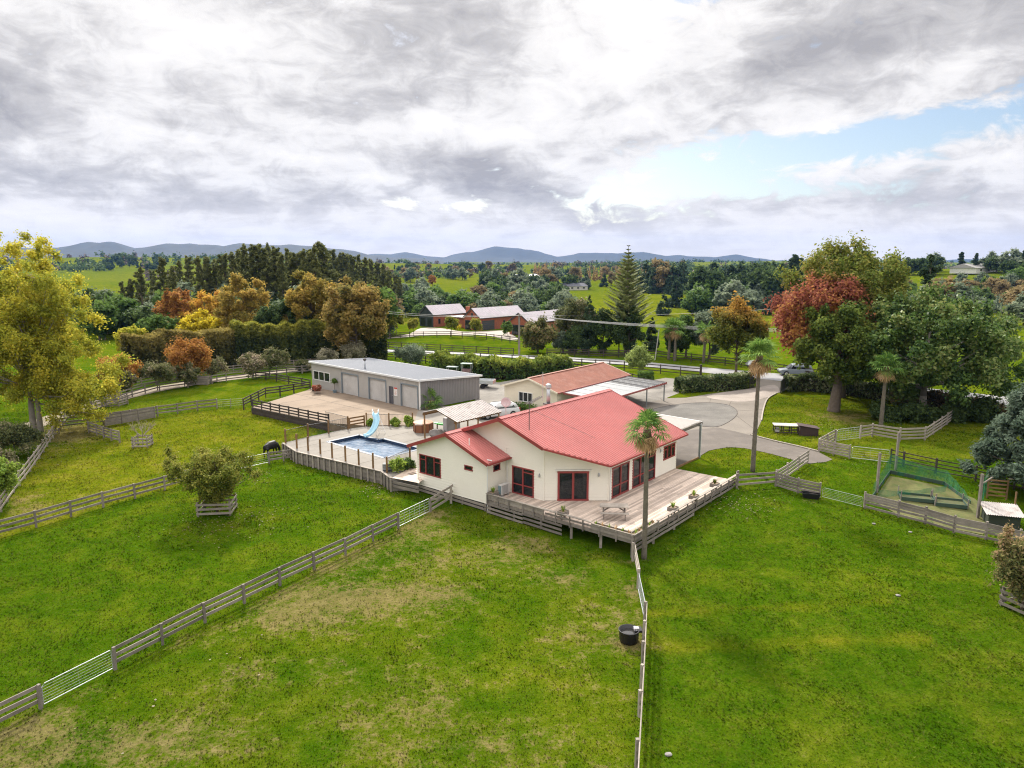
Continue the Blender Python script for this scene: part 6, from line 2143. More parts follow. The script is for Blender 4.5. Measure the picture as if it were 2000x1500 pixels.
def blob_clumps(c, r, n, cr, seed, inner=.25, squash_bottom=.75):
    """clump centres over an uneven ellipsoid"""
    g = np.random.default_rng(seed)
    out = []
    while len(out) < n:
        d = g.normal(size=3); d /= np.linalg.norm(d)
        if d[2] < -.55 and g.random() < squash_bottom: continue
        k = (inner + (1 - inner) * g.random() ** .45) * g.uniform(.82, 1.08)
        out.append((c[0] + d[0] * r[0] * k, c[1] + d[1] * r[1] * k, c[2] + d[2] * r[2] * k, cr * g.uniform(.65, 1.3)))
    return out


def limbs(mb, base, zfork, clumps, r0, seed, n=14, lean=(0, 0)):
    g = random.Random(seed)
    top_ = Vector((base[0] + lean[0], base[1] + lean[1], zfork))
    ks = g.sample(range(len(clumps)), min(n, len(clumps)))
    zmax = max(c[2] for c in clumps)
    b = Vector(base)
    spine = [b + Vector((0, 0, -.2)), b + Vector((0, 0, .15)), b + (top_ - b) * .5, top_]
    mb.tube(spine, [r0 * 1.25, r0 * 1.1, r0 * .9, r0 * .75], 9)
    lead = top_ + Vector((lean[0] * .5, lean[1] * .5, (zmax - zfork) * .75))
    mb.tube([top_, (top_ + lead) / 2 + Vector((g.uniform(-.3, .3), g.uniform(-.3, .3), 0)), lead], [r0 * .72, r0 * .42, r0 * .12], 7)
    for k in ks:
        c = Vector(clumps[k][:3])
        s = top_ + (lead - top_) * max(0, min(.75, (c.z - zfork) / max(.1, lead.z - zfork) * .55)) * g.uniform(.5, 1)
        m_ = (s + c) / 2 + Vector((g.uniform(-.2, .2), g.uniform(-.2, .2), -.06 * (c - s).length + .1))
        mb.tube([s, m_, c], [r0 * .34, r0 * .2, r0 * .05], 5)
    return mb


def crown(parent, V, Q, A, m, name='crown'):
    off = OFF.get(parent.name, Vector()) if parent is not None else Vector()
    me = np_mesh(name, V, Q, A, m)
    return mesh_obj(name, me, parent)


def tree(name, label, p, H, Rx, clump_n, leafn, leaf, m, seed, zfork=.3, r0=.25, bark=None, cz=.62, rz=.40, cr=.3, cat='tree', group=None, extra=None, hue=None, nl=14, shell=.45, up=.35, droop=0, lean=(0, 0), inner=.25, Ry=None, aspect=1.7, clumps=None):
    """own-built tree at world place p, geometry local to the root"""
    T = thing(name, label, cat, (0, 0, 0), group)
    cl = clumps or blob_clumps((lean[0], lean[1], H * cz), (Rx, Ry or Rx, H * rz), clump_n, Rx * cr, seed, inner)
    if extra: cl += extra
    tb = limbs(MB(), (0, 0, 0), H * zfork, cl, r0, seed, nl, lean)
    tb.build('trunk', bark or BARK, T, True)
    V, Q, A = leaves(cl, int(leafn * 2.2), leaf * .64, seed + 1, up, aspect, shell, hue, droop)
    crown(T, V, Q, A, m)
    T.location = p
    return T


# leaf palettes (linear base colours of the leaves themselves)
LM_GREEN = leaf_mat('leaf_green', [(.018, .035, .010), (.04, .07, .016), (.075, .115, .025)])
LM_DARK = leaf_mat('leaf_dark_green', [(.013, .023, .009), (.028, .045, .015), (.055, .078, .025)], trans=.25)
LM_GLOSS = leaf_mat('leaf_magnolia', [(.010, .024, .007), (.026, .050, .012), (.058, .092, .020), (.105, .115, .036)], trans=.2, rough=.45, spec=.2)
LM_YEL = leaf_mat('leaf_poplar_gold', [(.075, .092, .013), (.145, .158, .019), (.22, .212, .024), (.31, .262, .032)], trans=.5, gain=2.1)
LM_LIQ = leaf_mat('leaf_liquidambar', [(.020, .038, .008), (.044, .068, .012), (.078, .100, .017), (.12, .120, .026)],
                  [(.045, .018, .015), (.10, .030, .024), (.16, .056, .032), (.22, .12, .030)], trans=.4)
LM_RUST = leaf_mat('leaf_rust', [(.050, .053, .013), (.098, .086, .019), (.150, .112, .025), (.21, .145, .036)], trans=.5, gain=2.6)
LM_ORANGE = leaf_mat('leaf_orange', [(.10, .055, .018), (.19, .085, .024), (.27, .125, .034), (.33, .20, .045)], trans=.45, gain=1.6)
LM_YEL2 = leaf_mat('leaf_clear_yellow', [(.10, .10, .012), (.21, .18, .016), (.36, .29, .02)], trans=.5, gain=2.1)
LM_PINE = leaf_mat('needle_pine', [(.032, .038, .013), (.064, .070, .023), (.11, .112, .04)], trans=.4)
LM_CON = leaf_mat('needle_dark', [(.012, .022, .013), (.024, .039, .020), (.042, .060, .027)], trans=.15)
LM_BLUE = leaf_mat('needle_blue_grey', [(.03, .05, .032), (.066, .092, .062), (.13, .165, .12)], trans=.2, gain=1.7)
LM_NORF = leaf_mat('needle_norfolk', [(.034, .046, .015), (.066, .078, .025), (.11, .12, .045)], trans=.3)
LM_HEDGE = leaf_mat('leaf_hedge', [(.014, .022, .010), (.034, .044, .014), (.07, .075, .02)], [(.10, .105, .016), (.18, .17, .024), (.26, .23, .035)], trans=.4)
LM_HEDGE2 = leaf_mat('leaf_hedge_green', [(.012, .026, .010), (.03, .052, .014), (.065, .095, .022)], [(.06, .085, .015), (.12, .145, .022), (.20, .20, .035)], trans=.25)
LM_LAUREL = leaf_mat('leaf_laurel', [(.018, .030, .012), (.042, .06, .02), (.09, .11, .045), (.22, .21, .14)], trans=.2, rough=.5, spec=.2)
LM_OLIVE = leaf_mat('leaf_olive', [(.03, .045, .03), (.065, .085, .055), (.13, .15, .10)], trans=.15)
LM_FLOW = leaf_mat('leaf_flowering', [(.020, .028, .012), (.05, .06, .022), (.085, .085, .035), (.20, .16, .12)], trans=.25)
LM_BUSH = leaf_mat('leaf_bush', [(.022, .036, .006), (.05, .070, .010), (.10, .118, .018), (.18, .17, .035)], trans=.35, gain=1.8)
LM_BROWN = leaf_mat('leaf_brown_camellia', [(.018, .026, .010), (.045, .055, .018), (.09, .085, .03), (.18, .12, .07)], trans=.2)
LM_FRESH = leaf_mat('leaf_fresh_green', [(.04, .075, .012), (.085, .13, .02), (.16, .20, .035)], trans=.35)
LM_PALM = leaf_mat('leaf_palm', [(.025, .055, .012), (.05, .095, .018), (.10, .15, .035)], trans=.3)
LM_DEAD = leaf_mat('leaf_palm_dead', [(.10, .065, .03), (.20, .13, .065), (.30, .21, .12)], trans=.2)

ORD = 'leftmost second third fourth fifth sixth seventh eighth ninth tenth eleventh twelfth thirteenth fourteenth fifteenth sixteenth seventeenth eighteenth nineteenth'.split()
TENS = {2: 'twentieth', 3: 'thirtieth', 4: 'fortieth'}


def ordinal(i):
    """place in a row counted from the left edge of the picture, 0 = leftmost"""
    if i == 0: return 'leftmost'
    if i < 19: return ORD[i] + ' from left'
    t, r = divmod(i + 1, 10)
    return (TENS[t] if r == 0 else {2: 'twenty', 3: 'thirty', 4: 'forty'}[t] + '-' + ('first' if r == 1 else ORD[r - 1])) + ' from left'


PT = lambda u, v: at(u, v)


def dims(p, vtop, wpx):
    """height and radius so that the tree at p reaches row vtop and is wpx wide"""
    return hz(p.y, vtop) - p.z, wpx / 2 / ppm(p)


# ---- big group on the right
q = PT(1600, 782)
Hh, Rr = dims(q, 470, 262)
extra = blob_clumps((-5.2, -4.5, Hh * .50), (4.6, 4, Hh * .26), 60, 1.15, 77, .3)
tree('liquidambar', 'tall liquidambar turning crimson on its left side, green and gold above', q + Vector((3.5, 2, 0)), Hh, Rr, 190, 34000, .33, LM_LIQ, 21, .2, .5, BARK, .58, .42, .145, inner=.4, extra=extra, nl=22,
     hue=lambda c, g: sstep((-c[:, 0] - 1.3 - .35 * (c[:, 1] + 2) + 3.2 * (vnoise(c[:, 0] / 2.6 + 9, c[:, 2] / 2.6, 5) - .5) + (vnoise(c[:, 0] / .9, c[:, 2] / .9, 8) - .5) * 1.5 - 1.1 * np.clip((c[:, 2] - Hh * .62) / 2.2, -.4, 3.5)) / 2.2) - .12 + .34 * g.random(len(c)))
p = PT(1628, 803)
Hh, Rr = dims(p, 600, 150)
tree('lawn_tree', 'broad green tree with a thick leaning trunk on the lawn beside the drive', p, Hh, Rr, 140, 24000, .34, leaf_mat('leaf_green_gold', [(.018, .032, .008), (.040, .060, .012), (.072, .094, .017), (.115, .112, .026)], trans=.35), 31, .26, .62, BARK, .64, .36, .17, inner=.4, nl=16, lean=(.3, .2))
p = PT(1800, 806)
Hh, Rr = dims(p, 570, 312)
tree('magnolia', 'huge dark glossy magnolia spreading low over the weathered fence', p, Hh * 1.02, Rr, 230, 36000, .36, LM_GLOSS, 41, .14, .45, BARKP, .50, .47, .125, nl=24, inner=.45)
p = PT(1835, 780)
Hh, Rr = dims(p, 498, 90)
cl = [(g_[0] * Rr * (1.05 - z) * .8, g_[1] * Rr * (1.05 - z) * .8, Hh * (.15 + .85 * z), Rr * .42 * (1.15 - z)) for z, g_ in [(random.random(), (random.uniform(-1, 1), random.uniform(-1, 1))) for _ in range(50)]]
cl += [(0, 0, Hh * .97, .5), (.9, 0, Hh * .9, .5), (-.7, .2, Hh * .88, .5)]
tree('cypress', 'dark ragged cypress rising behind the big magnolia', p + Vector((2, 8, 0)), Hh * 1.04, Rr, 0, 9000, .36, LM_CON, 43, .1, .35, cr=.3, clumps=cl, nl=8)
p = PT(1790, 815)
cl = [(random.uniform(-6, 7), random.uniform(-1.2, 1.2), random.uniform(.3, 1.7), random.uniform(.6, 1.0)) for _ in range(40)]
tree('shrubbery', 'deep green shrubs filling the shade under the magnolia', p + Vector((.5, -1.5, 0)), 2.5, 3, 0, 9000, .3, LM_DARK, 45, .1, .1, clumps=cl, nl=6, cat='shrub')
# blue-grey conifer right edge
p = PT(2003, 955)
Hh, Rr = dims(p, 745, 180)
cl = []
g = random.Random(5)
for i in range(150):
    z = g.random() ** 1.15; a = g.uniform(0, 6.283); r = (1 - z) ** .75 * Rr * 1.15 * g.uniform(.6, 1.05)
    cl.append((r * math.cos(a), r * math.sin(a), Hh * (.16 + .86 * z), .55))
tree('blue_conifer', 'soft blue grey conifer filling the right picture edge', p, Hh, Rr, 0, 26000, .21, LM_BLUE, 51, .15, .22, clumps=cl, nl=40, aspect=2.6, up=.6, shell=.2)
# brown camellia bottom right
p = PT(1997, 1190)
cl = blob_clumps((0, 0, 2.3), (1.5, 1.5, 1.7), 40, .5, 8, .2)
cl += [(-1.4, 0, 3.6, .35), (-1.0, .3, 4.0, .35), (-1.7, -.2, 3.0, .35)]
tree('camellia', 'brownish flowering shrub in a timber guard at the right picture edge', p, 4.2, 1.5, 0, 11000, .15, LM_BROWN, 61, .12, .09, clumps=cl, nl=26, cat='shrub')

# ---- yellow poplars on the left
p = PT(63, 843)
Hh, Rr = dims(p, 452, 285)
cl = blob_clumps((0, 0, Hh * .58), (Rr * .92, Rr * .8, Hh * .40), 150, Rr * .115, 71, .15, .4)
cl += blob_clumps((Rr * .55, .5, Hh * .30), (Rr * .7, Rr * .6, Hh * .2), 34, Rr * .16, 72, .1, .3) + blob_clumps((-Rr * .5, 0, Hh * .34), (Rr * .7, Rr * .6, Hh * .22), 30, Rr * .16, 73, .1, .3)
cl += blob_clumps((Rr * .35, -.5, Hh * .20), (Rr * .85, Rr * .5, Hh * .15), 40, Rr * .13, 74, .05, .2)
cl += [(random.uniform(-.8, .45) * Rr, random.uniform(-.4, .4) * Rr, Hh * random.uniform(.88, 1.0), Rr * .10) for _ in range(22)]
P1_ = tree('poplar', 'tall golden yellow poplar with bare upright limbs at the left picture edge', p + Vector((0.2, 0, 0)), Hh, Rr, 0, 42000, .23, LM_YEL, 75, .16, .32, BARKP, clumps=cl, nl=44, shell=.15)
p = PT(80, 843)
cl = blob_clumps((0, 0, Hh * .5), (Rr * .55, Rr * .55, Hh * .38), 50, Rr * .15, 81, .1, .4)
tree('poplar', 'second golden poplar trunk just right of the tallest one', p, Hh * .92, Rr * .55, 0, 12000, .24, LM_YEL, 85, .2, .26, BARKP, clumps=cl, nl=24, shell=.15)
p = PT(-60, 835)
tree('poplar', 'golden poplar partly cut off by the left picture edge', p, Hh * .8, Rr * .5, 50, 9000, .26, LM_YEL, 87, .2, .26, BARKP, .58, .4, .25, nl=16, shell=.2)
# shrubs below
for (u, v, wpx, vt, m, l, s) in ((30, 895, 75, 828, LM_FLOW, 'dark shrub with white flowers under the poplars', 91), (0, 935, 60, 872, LM_FLOW, 'pale flowering shrub at the left edge below the dark shrub', 92), (4, 985, 50, 893, LM_FRESH, 'fresh green shrub at the left edge beside the boundary fence', 93)):
    p = PT(u, v); h_, r_ = dims(p, vt, wpx)
    tree('flowering_shrub' if m is LM_FLOW else 'green_shrub', l, p, h_, r_, 26, 5000, .17, m, s, .1, .06, None, .55, .42, .4, cat='shrub')

# ---- bush in the guard and the bare young tree
p = BUSHP
h_, r_ = dims(p, 868, 165)
cl = [(q * r_ * (.25 + .75 * z ** .7) * math.cos(a), q * r_ * (.25 + .75 * z ** .7) * math.sin(a), h_ * (.26 + .66 * z * (1 - .22 * q)), r_ * .17) for z, a, q in [(random.random(), random.uniform(0, 6.283), random.uniform(.2, 1)) for _ in range(110)]]
cl += [(r_ * 1.0 * math.cos(a), r_ * .8 * math.sin(a), h_ * z, r_ * .14) for a, z in [(random.uniform(0, 6.28), random.uniform(.45, .95)) for _ in range(18)]] + [(0, 0, .9, .8)]
tree('garden_bush', 'large rounded bush turning bronze, growing in a timber guard on the left lawn', p, h_, r_, 0, 15000, .15, LM_BUSH, 96, .14, .10, clumps=cl, nl=50, shell=.25)
p = BAREP
T = thing('bare_tree', 'leafless young tree with pale twigs in a timber guard', 'tree', (0, 0, 0))
mb = MB()
g = random.Random(3)
def twig(a, d, l, r, n):
    b = a + d * l
    mb.tube([a, (a + b) / 2 + Vector((g.uniform(-.04, .04), g.uniform(-.04, .04), 0)), b], [r, r * .8, r * .5], 4, cap=False)
    if n:
        for _ in range(3 if n > 1 else 4):
            nd = (d + Vector((g.uniform(-.8, .8), g.uniform(-.8, .8), g.uniform(-.1, .5)))).normalized()
            twig(a + (b - a) * g.uniform(.5, 1), nd, l * g.uniform(.6, .85), r * .55, n - 1)
twig(Vector((0, 0, 0)), Vector((.05, 0, 1)), 1.1, .055, 0)
for k in range(6):
    a = k * 1.05
    twig(Vector((.05, 0, .95)), Vector((math.cos(a) * .8, math.sin(a) * .8, .75)).normalized(), .85, .035, 3)
mb.build('branches', mat('pale_twig', (.34, .29, .24), .9, .2), T)
T.location = p


# ---- palms
def palm(label, p, ztop, R_, n=34, r0=.13, seed=1, skirt=.5, dead=10, name='palm_tree', group=None):
    """fan palm: ringed trunk, fans of narrow blades on stalks, dead skirt"""
    T = thing(name, label, 'palm', (0, 0, 0), group)
    g = random.Random(seed)
    lean = Vector((g.uniform(-.15, .15), g.uniform(-.1, .1), 0))
    tb = MB()
    k = 26
    tb.tube([lean * (i / k) ** 1.5 + Vector((0, 0, ztop * i / k - (.2 if i == 0 else 0))) for i in range(k + 1)], [r0 * (1.25 - .4 * i / k) * (1.06 if i % 2 else .97) for i in range(k + 1)], 9)
    tb.build('trunk', mat('palm_trunk', (.15, .13, .10), .92, .4, 4, 16, (.08, .07, .05), .6, .5), T, True)
    fm = MB()
    if skirt: fm.tube([lean + Vector((0, 0, ztop - 1.15 * skirt)), lean + Vector((0, 0, ztop - .6 * skirt)), lean + Vector((0, 0, ztop))], [r0 * .9, r0 * 2.1, r0 * 1.6], 9)
    if skirt: fm.build('fibre_collar', mat('palm_fibre', (.10, .065, .035), .95, .4, 6, 25, bump=.6), T, True)

    def fronds(count, lo, hi, m, nm, rr):
        V, Q, tone = [], [], []
        for i in range(count):
            el = R(g.uniform(lo, hi)); az = 2 * math.pi * (i * .618 + g.uniform(-.06, .06))
            d = Vector((math.cos(az) * math.cos(el), math.sin(az) * math.cos(el), math.sin(el)))
            L = rr * g.uniform(.45, .6)
            c = lean + Vector((0, 0, ztop - .05)) + d * L + Vector((0, 0, -.10 * L))
            side = d.cross(Vector((0, 0, 1))).normalized(); up_ = side.cross(d).normalized()
            o = lean + Vector((0, 0, ztop - .1))
            b0 = len(V); w = .012 + .01 * rr
            V += [o - side * w, o + side * w, c + side * w * .6, c - side * w * .6]; Q.append((b0, b0 + 1, b0 + 2, b0 + 3)); tone.append(.7)
            nb = 15
            for j in range(nb):
                a = R(-125 + 250 * j / (nb - 1))
                bd = (d * math.cos(a) + side * math.sin(a)).normalized()
                bl = rr * .55 * g.uniform(.85, 1.05) * (.75 + .25 * math.cos(a / 2))
                mid = c + bd * bl * .55 + up_ * .04
                tip = c + bd * bl + Vector((0, 0, -.28 * bl * g.uniform(.5, 1.3)))
                s2 = bd.cross(up_).normalized() * (bl * .055)
                b0 = len(V)
                V += [c, mid - s2, tip, mid + s2]; Q.append((b0, b0 + 1, b0 + 2, b0 + 3)); tone.append(g.uniform(.1, 1))
        me = np_mesh(nm, np.array([tuple(v) for v in V]), np.array(Q), {'tone': ('FACE', np.array(tone))}, m)
        mesh_obj(nm, me, T)
    fronds(n, -28, 88, LM_PALM, 'fronds', R_)
    if dead: fronds(dead, -82, -35, LM_DEAD, 'dead_fronds', R_ * .8)
    T.location = p
    return T


p = PT(1258, 1091)
z = hz(p.y, 838) - p.z
palm('slender palm with ragged green crown standing at the deck corner', p, z, 1.55, 24, .135, 4, .7, 20)
p = PT(1470, 921)
z = hz(p.y, 694) - p.z
palm('tall slim palm with brown skirt beside the curved path', p, z, 1.75, 38, .15, 5, 1.1, 26)
p = PT(1720, 834)
z = hz(p.y, 715) - p.z
palm('slim palm in front of the dark magnolia', p, z, 1.8, 32, .17, 6, .9, 16)
for k, (u, v, vt, l) in enumerate(((1306, 702, 640, 'leftmost of the three far palms on the verge'), (1318, 705, 640, 'second of the far palms on the verge'), (1374, 709, 645, 'far palm nearest the autumn tree at the entrance'))):
    p = PT(u, v); palm(l, p, hz(p.y, vt) - p.z, 2.2, 26, .2, 20 + k, .7, 12, group='palms on the far verge')
p = at(845, 797, .012)
palm('low young palm growing beside the shed corner', p, .9, 1.7, 20, .18, 31, .3, 4)


# ---- hedges
def hedge(label, pts, w, h, n, leaf, m, seed, top_hue=.35, wob=.25, name='hedge', branches=True, tone_rows=False):
    """leafy wall following a line on the ground"""
    g = np.random.default_rng(seed)
    P = np.array([tuple(q) for q in smooth_line(pts, 6)])
    seg = np.linalg.norm(np.diff(P[:, :2], axis=0), axis=1)
    cum = np.concatenate([[0], np.cumsum(seg)])
    L = cum[-1]
    base = Vector(pts[len(pts) // 2])
    Hd = thing(name, label, 'hedge', base)
    def pos(s): return np.stack([np.interp(s, cum, P[:, i]) for i in range(3)], -1)
    hk = h if callable(h) else (lambda s: np.full_like(s, h))
    s = g.random(n) * L
    hh = hk(s) * (1 + wob * .6 * (vnoise(s * .8, s * 0 + seed, 3) - .5))
    face = g.random(n)
    ww = w * (1 + wob * (vnoise(s * .6, s * 0 + seed * 3, 4) - .4))
    t = np.where(face < .42, -1 + .35 * g.random(n), np.where(face < .6, 1 - .35 * g.random(n), g.uniform(-1, 1, n)))
    zz = np.where(face < .6, g.random(n) ** .8, 1 - .14 * g.random(n) ** 2)
    bulge = 1 - .25 * zz ** 3
    c = pos(s)
    d = pos(np.clip(s + .2, 0, L)) - pos(np.clip(s - .2, 0, L)); d /= np.linalg.norm(d[:, :2], axis=1)[:, None] + 1e-9
    side = np.stack([d[:, 1], -d[:, 0], np.zeros(n)], -1)
    c = c + side * (t * ww / 2 * bulge)[:, None]
    c[:, 2] += zz * hh + np.where((zz > .9) & (g.random(n) < .25), g.random(n) * .35 * wob * 2, 0)
    nrm = side * t[:, None] * .7 + g.normal(size=(n, 3)) * .6; nrm[:, 2] += .4 * (zz > .8)
    nrm /= np.linalg.norm(nrm, axis=1)[:, None]
    tt = g.normal(size=(n, 3)); tt[:, 2] += .8
    tt -= nrm * (tt * nrm).sum(1)[:, None]; tt /= np.linalg.norm(tt, axis=1)[:, None]
    b = np.cross(nrm, tt)
    sz = leaf * g.uniform(.6, 1.4, n)[:, None]
    V = np.stack([c - tt * sz * .8, c + b * sz * .45, c + tt * sz * .8, c - b * sz * .45], 1).reshape(-1, 3) - np.array(base)
    tone = np.clip(.25 + .55 * g.random(n) + .5 * (vnoise(s * 1.1, zz * 3, seed) - .5), 0, 1)
    hue = np.clip((zz - (1 - top_hue)) / top_hue, 0, 1) * (.4 + .6 * g.random(n))     # new growth at the top
    crown(Hd, V, np.arange(4 * n).reshape(n, 4), {'tone': ('FACE', tone), 'hue': ('FACE', hue)}, m, 'foliage')
    # added solid dark core inside, so no light falls straight through
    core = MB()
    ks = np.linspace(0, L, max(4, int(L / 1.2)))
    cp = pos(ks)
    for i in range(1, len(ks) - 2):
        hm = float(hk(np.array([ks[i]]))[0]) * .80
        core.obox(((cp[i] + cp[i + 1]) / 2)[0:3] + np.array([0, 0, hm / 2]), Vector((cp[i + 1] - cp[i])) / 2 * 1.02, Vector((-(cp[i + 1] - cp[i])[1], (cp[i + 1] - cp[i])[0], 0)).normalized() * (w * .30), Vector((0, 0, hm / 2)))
    core.build('branches', mat('hedge_core', (.035, .03, .02), .95, .4, 2, 9), Hd)
    return Hd


hp_ = [PT(u, v) for u, v in [(752, 703), (690, 705), (610, 708), (520, 713), (452, 718)]]
hedge('high dense hedge with yellow new growth behind the grey shed', [q + Vector((0, 1.5, 0)) for q in hp_], 4.5, lambda s: 6.3 + s * .004, 30000, .36, LM_HEDGE, 101, .34, .35)
hp_ = [PT(u, v) for u, v in [(446, 719), (400, 723), (340, 729), (290, 735), (238, 742)]]
hedge('brownish high hedge left of the yellow topped one behind the track', [q + Vector((0, 2.0, 0)) for q in hp_], 4.5, lambda s: 6.0 - s * .01, 24000, .36, leaf_mat('leaf_hedge_brown', [(.014, .018, .008), (.034, .036, .013), (.07, .062, .022)], [(.085, .07, .02), (.14, .11, .03), (.20, .16, .045)], trans=.2), 102, .42, .35)
hp_ = [PT(u, v) for u, v in [(848, 731), (900, 737), (960, 744), (1020, 742), (1070, 736), (1105, 729)]]
hedge('broad bushy hedge between the shed yard and the roadside fence', [q + Vector((0, 2.0, 0)) for q in hp_], 3.2, lambda s: 2.9 - .028 * s, 16000, .27, LM_HEDGE2, 103, .5, .5)
hp_ = [PT(u, v) for u, v in [(1326, 769), (1370, 766), (1420, 764), (1470, 757)]]
hedge('low laurel hedge left of the drive entrance', [q + Vector((0, .8, 0)) for q in hp_], 1.7, 1.9, 8500, .22, LM_LAUREL, 104, .25)
hp_ = [PT(u, v) for u, v in [(1538, 766), (1580, 765), (1625, 769), (1680, 776), (1750, 788)]]
hedge('sparse laurel hedge right of the drive entrance', [q + Vector((0, .8, 0)) for q in hp_], 1.6, 1.8, 8000, .22, LM_LAUREL, 105, .25, .5)
hp_ = [PT(u, v) for u, v in [(1750, 790), (1820, 800), (1900, 815), (1990, 835)]]
hedge('dark hedge continuing along the road behind the magnolia', [q + Vector((0, .8, 0)) for q in hp_], 1.6, 1.7, 7000, .22, leaf_mat('leaf_hedge_dull', [(.02, .022, .012), (.05, .045, .022), (.10, .075, .04)], trans=.2), 106, .25, .5)  # dull brownish leaf palette
p = PT(1262, 754)
hedge('small clipped shrub at the end of the inner drive fence', [p + Vector((-.9, .8, 0)), p + Vector((.1, .8, 0)), p + Vector((1.0, .8, 0))], 1.8, 1.75, 3500, .17, LM_GREEN, 107, .2, .15, name='clipped_shrub')
p = at(1015, 803, -.03)
hedge('dark low shrubs along the foot of the garage gable', [p + Vector((-1.5, .6, 0)), p + Vector((0, -.3, 0)), p + Vector((1.8, -1.6, 0))], .9, .75, 2200, .14, LM_GREEN, 108, .3, .5, name='low_shrubs')

# ---- round garden shrubs by the pool
SHR = None
for k, (u, v, r_, l) in enumerate(((778, 921, .62, 'round green grassy shrub beside the short pool fence'), (800, 916, .55, 'yellow green rounded shrub nearest the house wing'), (772, 832, .5, 'round shrub at the pool back fence, right of the slide'), (797, 832, .5, 'round shrub at the pool back fence by the last post'), (724, 832, .4, 'small round shrub half behind the pool slide'))):
    c = at(u, v, .012)
    cl = blob_clumps((0, 0, r_ * .8), (r_ * .75, r_ * .75, r_ * .75), 16, r_ * .42, 110 + k, .2)
    T = thing('round_shrub', l, 'shrub', (0, 0, 0), 'round shrubs round the pool')
    V, Q, A = leaves(cl, 2600, .11, 120 + k, .9, 3.2, .3)
    crown(T, V, Q, A, LM_FRESH if k != 1 else LM_HEDGE2, 'foliage')
    T.location = c
tp_ = at(647 / 1 - 0, 754, 0.0)
# topiary ball on stem by the shed
c = at(654, 767, .0)
T = thing('topiary', 'small ball topiary on a thin stem against the shed wall', 'topiary', (0, 0, 0))
MB().tube([(0, 0, 0), (0, 0, 1.25)], .03, 6).build('stem', BARK, T)
V, Q, A = leaves([(0, 0, 1.5, .36)], 900, .10, 130, .3, 1.6, .6); crown(T, V, Q, A, LM_GREEN, 'ball')
MB().lathe((0, 0, 0), [(.2, 0), (.26, .35), (.22, .36)], 10).build('pot', mat('blue_grey_pot', (.18, .24, .28), .5), T)
T.location = c
c = at(617, 763, .36)
T = thing('potted_shrub', 'reddish leafy plant growing in the tub by the shed', 'plant', (0, 0, 0))
V, Q, A = leaves(blob_clumps((0, 0, .35), (.6, .5, .4), 12, .25, 131), 1300, .13, 132); crown(T, V, Q, A, leaf_mat('leaf_reddish', [(.03, .03, .012), (.10, .045, .025), (.22, .07, .05)]), 'foliage'); T.location = c


# deck plants
def tuft(loc, label, h, n, seed, m, group, name='tuft_plant'):
    g = random.Random(seed); V, Q, tn = [], [], []
    for i in range(n):
        a = g.uniform(0, 6.28); l = h * g.uniform(.6, 1.1); o = h * g.uniform(.15, .7); w = .012 + .01 * h
        b = Vector((math.cos(a) * .03, math.sin(a) * .03, 0)); t = Vector((math.cos(a) * o, math.sin(a) * o, l)); s = Vector((-math.sin(a), math.cos(a), 0)) * w
        mid = b + (t - b) * .5 + Vector((0, 0, l * .15)); k = len(V)
        V += [b - s, b + s, mid + s, mid - s, t]; Q += [(k, k + 1, k + 2, k + 3), (k + 3, k + 2, k + 4, k + 4)]; tn += [g.random()] * 2
    Vn = np.array([tuple(v) for v in V]); Qn = np.array(Q)
    me = bpy.data.meshes.new(name)
    me.from_pydata([tuple(v) for v in V], [], [q if q[2] != q[3] else q[:3] for q in Q]); me.materials.append(m)
    a_ = me.attributes.new('tone', 'FLOAT', 'FACE'); a_.data.foreach_set('value', np.array(tn, dtype=np.float32))
    o = mesh_obj(name, me); o.location = loc
    return tag(o, label, 'plant', group)


for k, (u, v, l) in enumerate(((-4.85, .35, 'green plant in the left rail planter box'), (.3, -4.72, 'spiky plant in the planter box closest to the picnic table'), (3.4, -4.72, 'leafy plant in the middle planter box of the right rail'), (6.8, -4.72, 'bronze plant in the planter box farthest from the picnic table'), (-4.85, 6.3, 'low plant in the planter box by the heat pump'))):
    tuft(HW(u, v, .47), l, .42, 46, 140 + k, LM_FRESH if k != 3 else LM_BUSH, 'plants in the deck planters')
for k in range(12):
    q = HW(-4.97, -2.2 - .47 * k, .27) if k < 6 else HW(-4.7 + .42 * (k - 6), -4.83, .27)
    tuft(q, f'small {"brown" if k % 2 else "green"} upright plant in the {"left" if k < 6 else "right"} arm of the corner trough, {ordinal(k % 6).replace("leftmost", "first from left")}' , .30, 14, 160 + k, LM_DEAD if k % 2 else LM_FRESH, 'little plants in the left trough arm' if k < 6 else 'little plants in the right trough arm')

# ---- trees near the road and entrance
p = PT(1437, 733)
Hh, Rr = dims(p, 588, 112)
cl = blob_clumps((0, 0, Hh * .58), (Rr, Rr, Hh * .36), 60, Rr * .24, 201, .2) + [(0, 0, Hh * .93, Rr * .3), (.5, 0, Hh * .86, Rr * .34)]
tree('entrance_tree', 'rounded tree with orange top standing in the laurel hedge at the entrance', p, Hh, Rr, 0, 16000, .34, leaf_mat('leaf_green_orange', [(.032, .048, .010), (.068, .082, .014), (.12, .11, .02)], [(.09, .075, .016), (.17, .105, .022), (.26, .14, .03)], trans=.5, gain=2.1), 202, .2, .2, clumps=cl, nl=18,
     hue=lambda c, g: sstep((c[:, 2] - Hh * .60) / (Hh * .33) + .35 * (c[:, 0] / Rr) * .6 + .5 * (g.random(len(c)) - .5)))
p = PT(1247, 741)
Hh, Rr = dims(p, 678, 42)
tree('young_tree', 'small leafy tree beside the inner drive fence', p, Hh, Rr, 30, 5500, .25, leaf_mat('leaf_soft_green', [(.04, .065, .018), (.085, .115, .03), (.16, .19, .06)], trans=.3), 211, .3, .09, None, .62, .38, .34)
p = PT(803, 713)
Hh, Rr = dims(p, 679, 54)
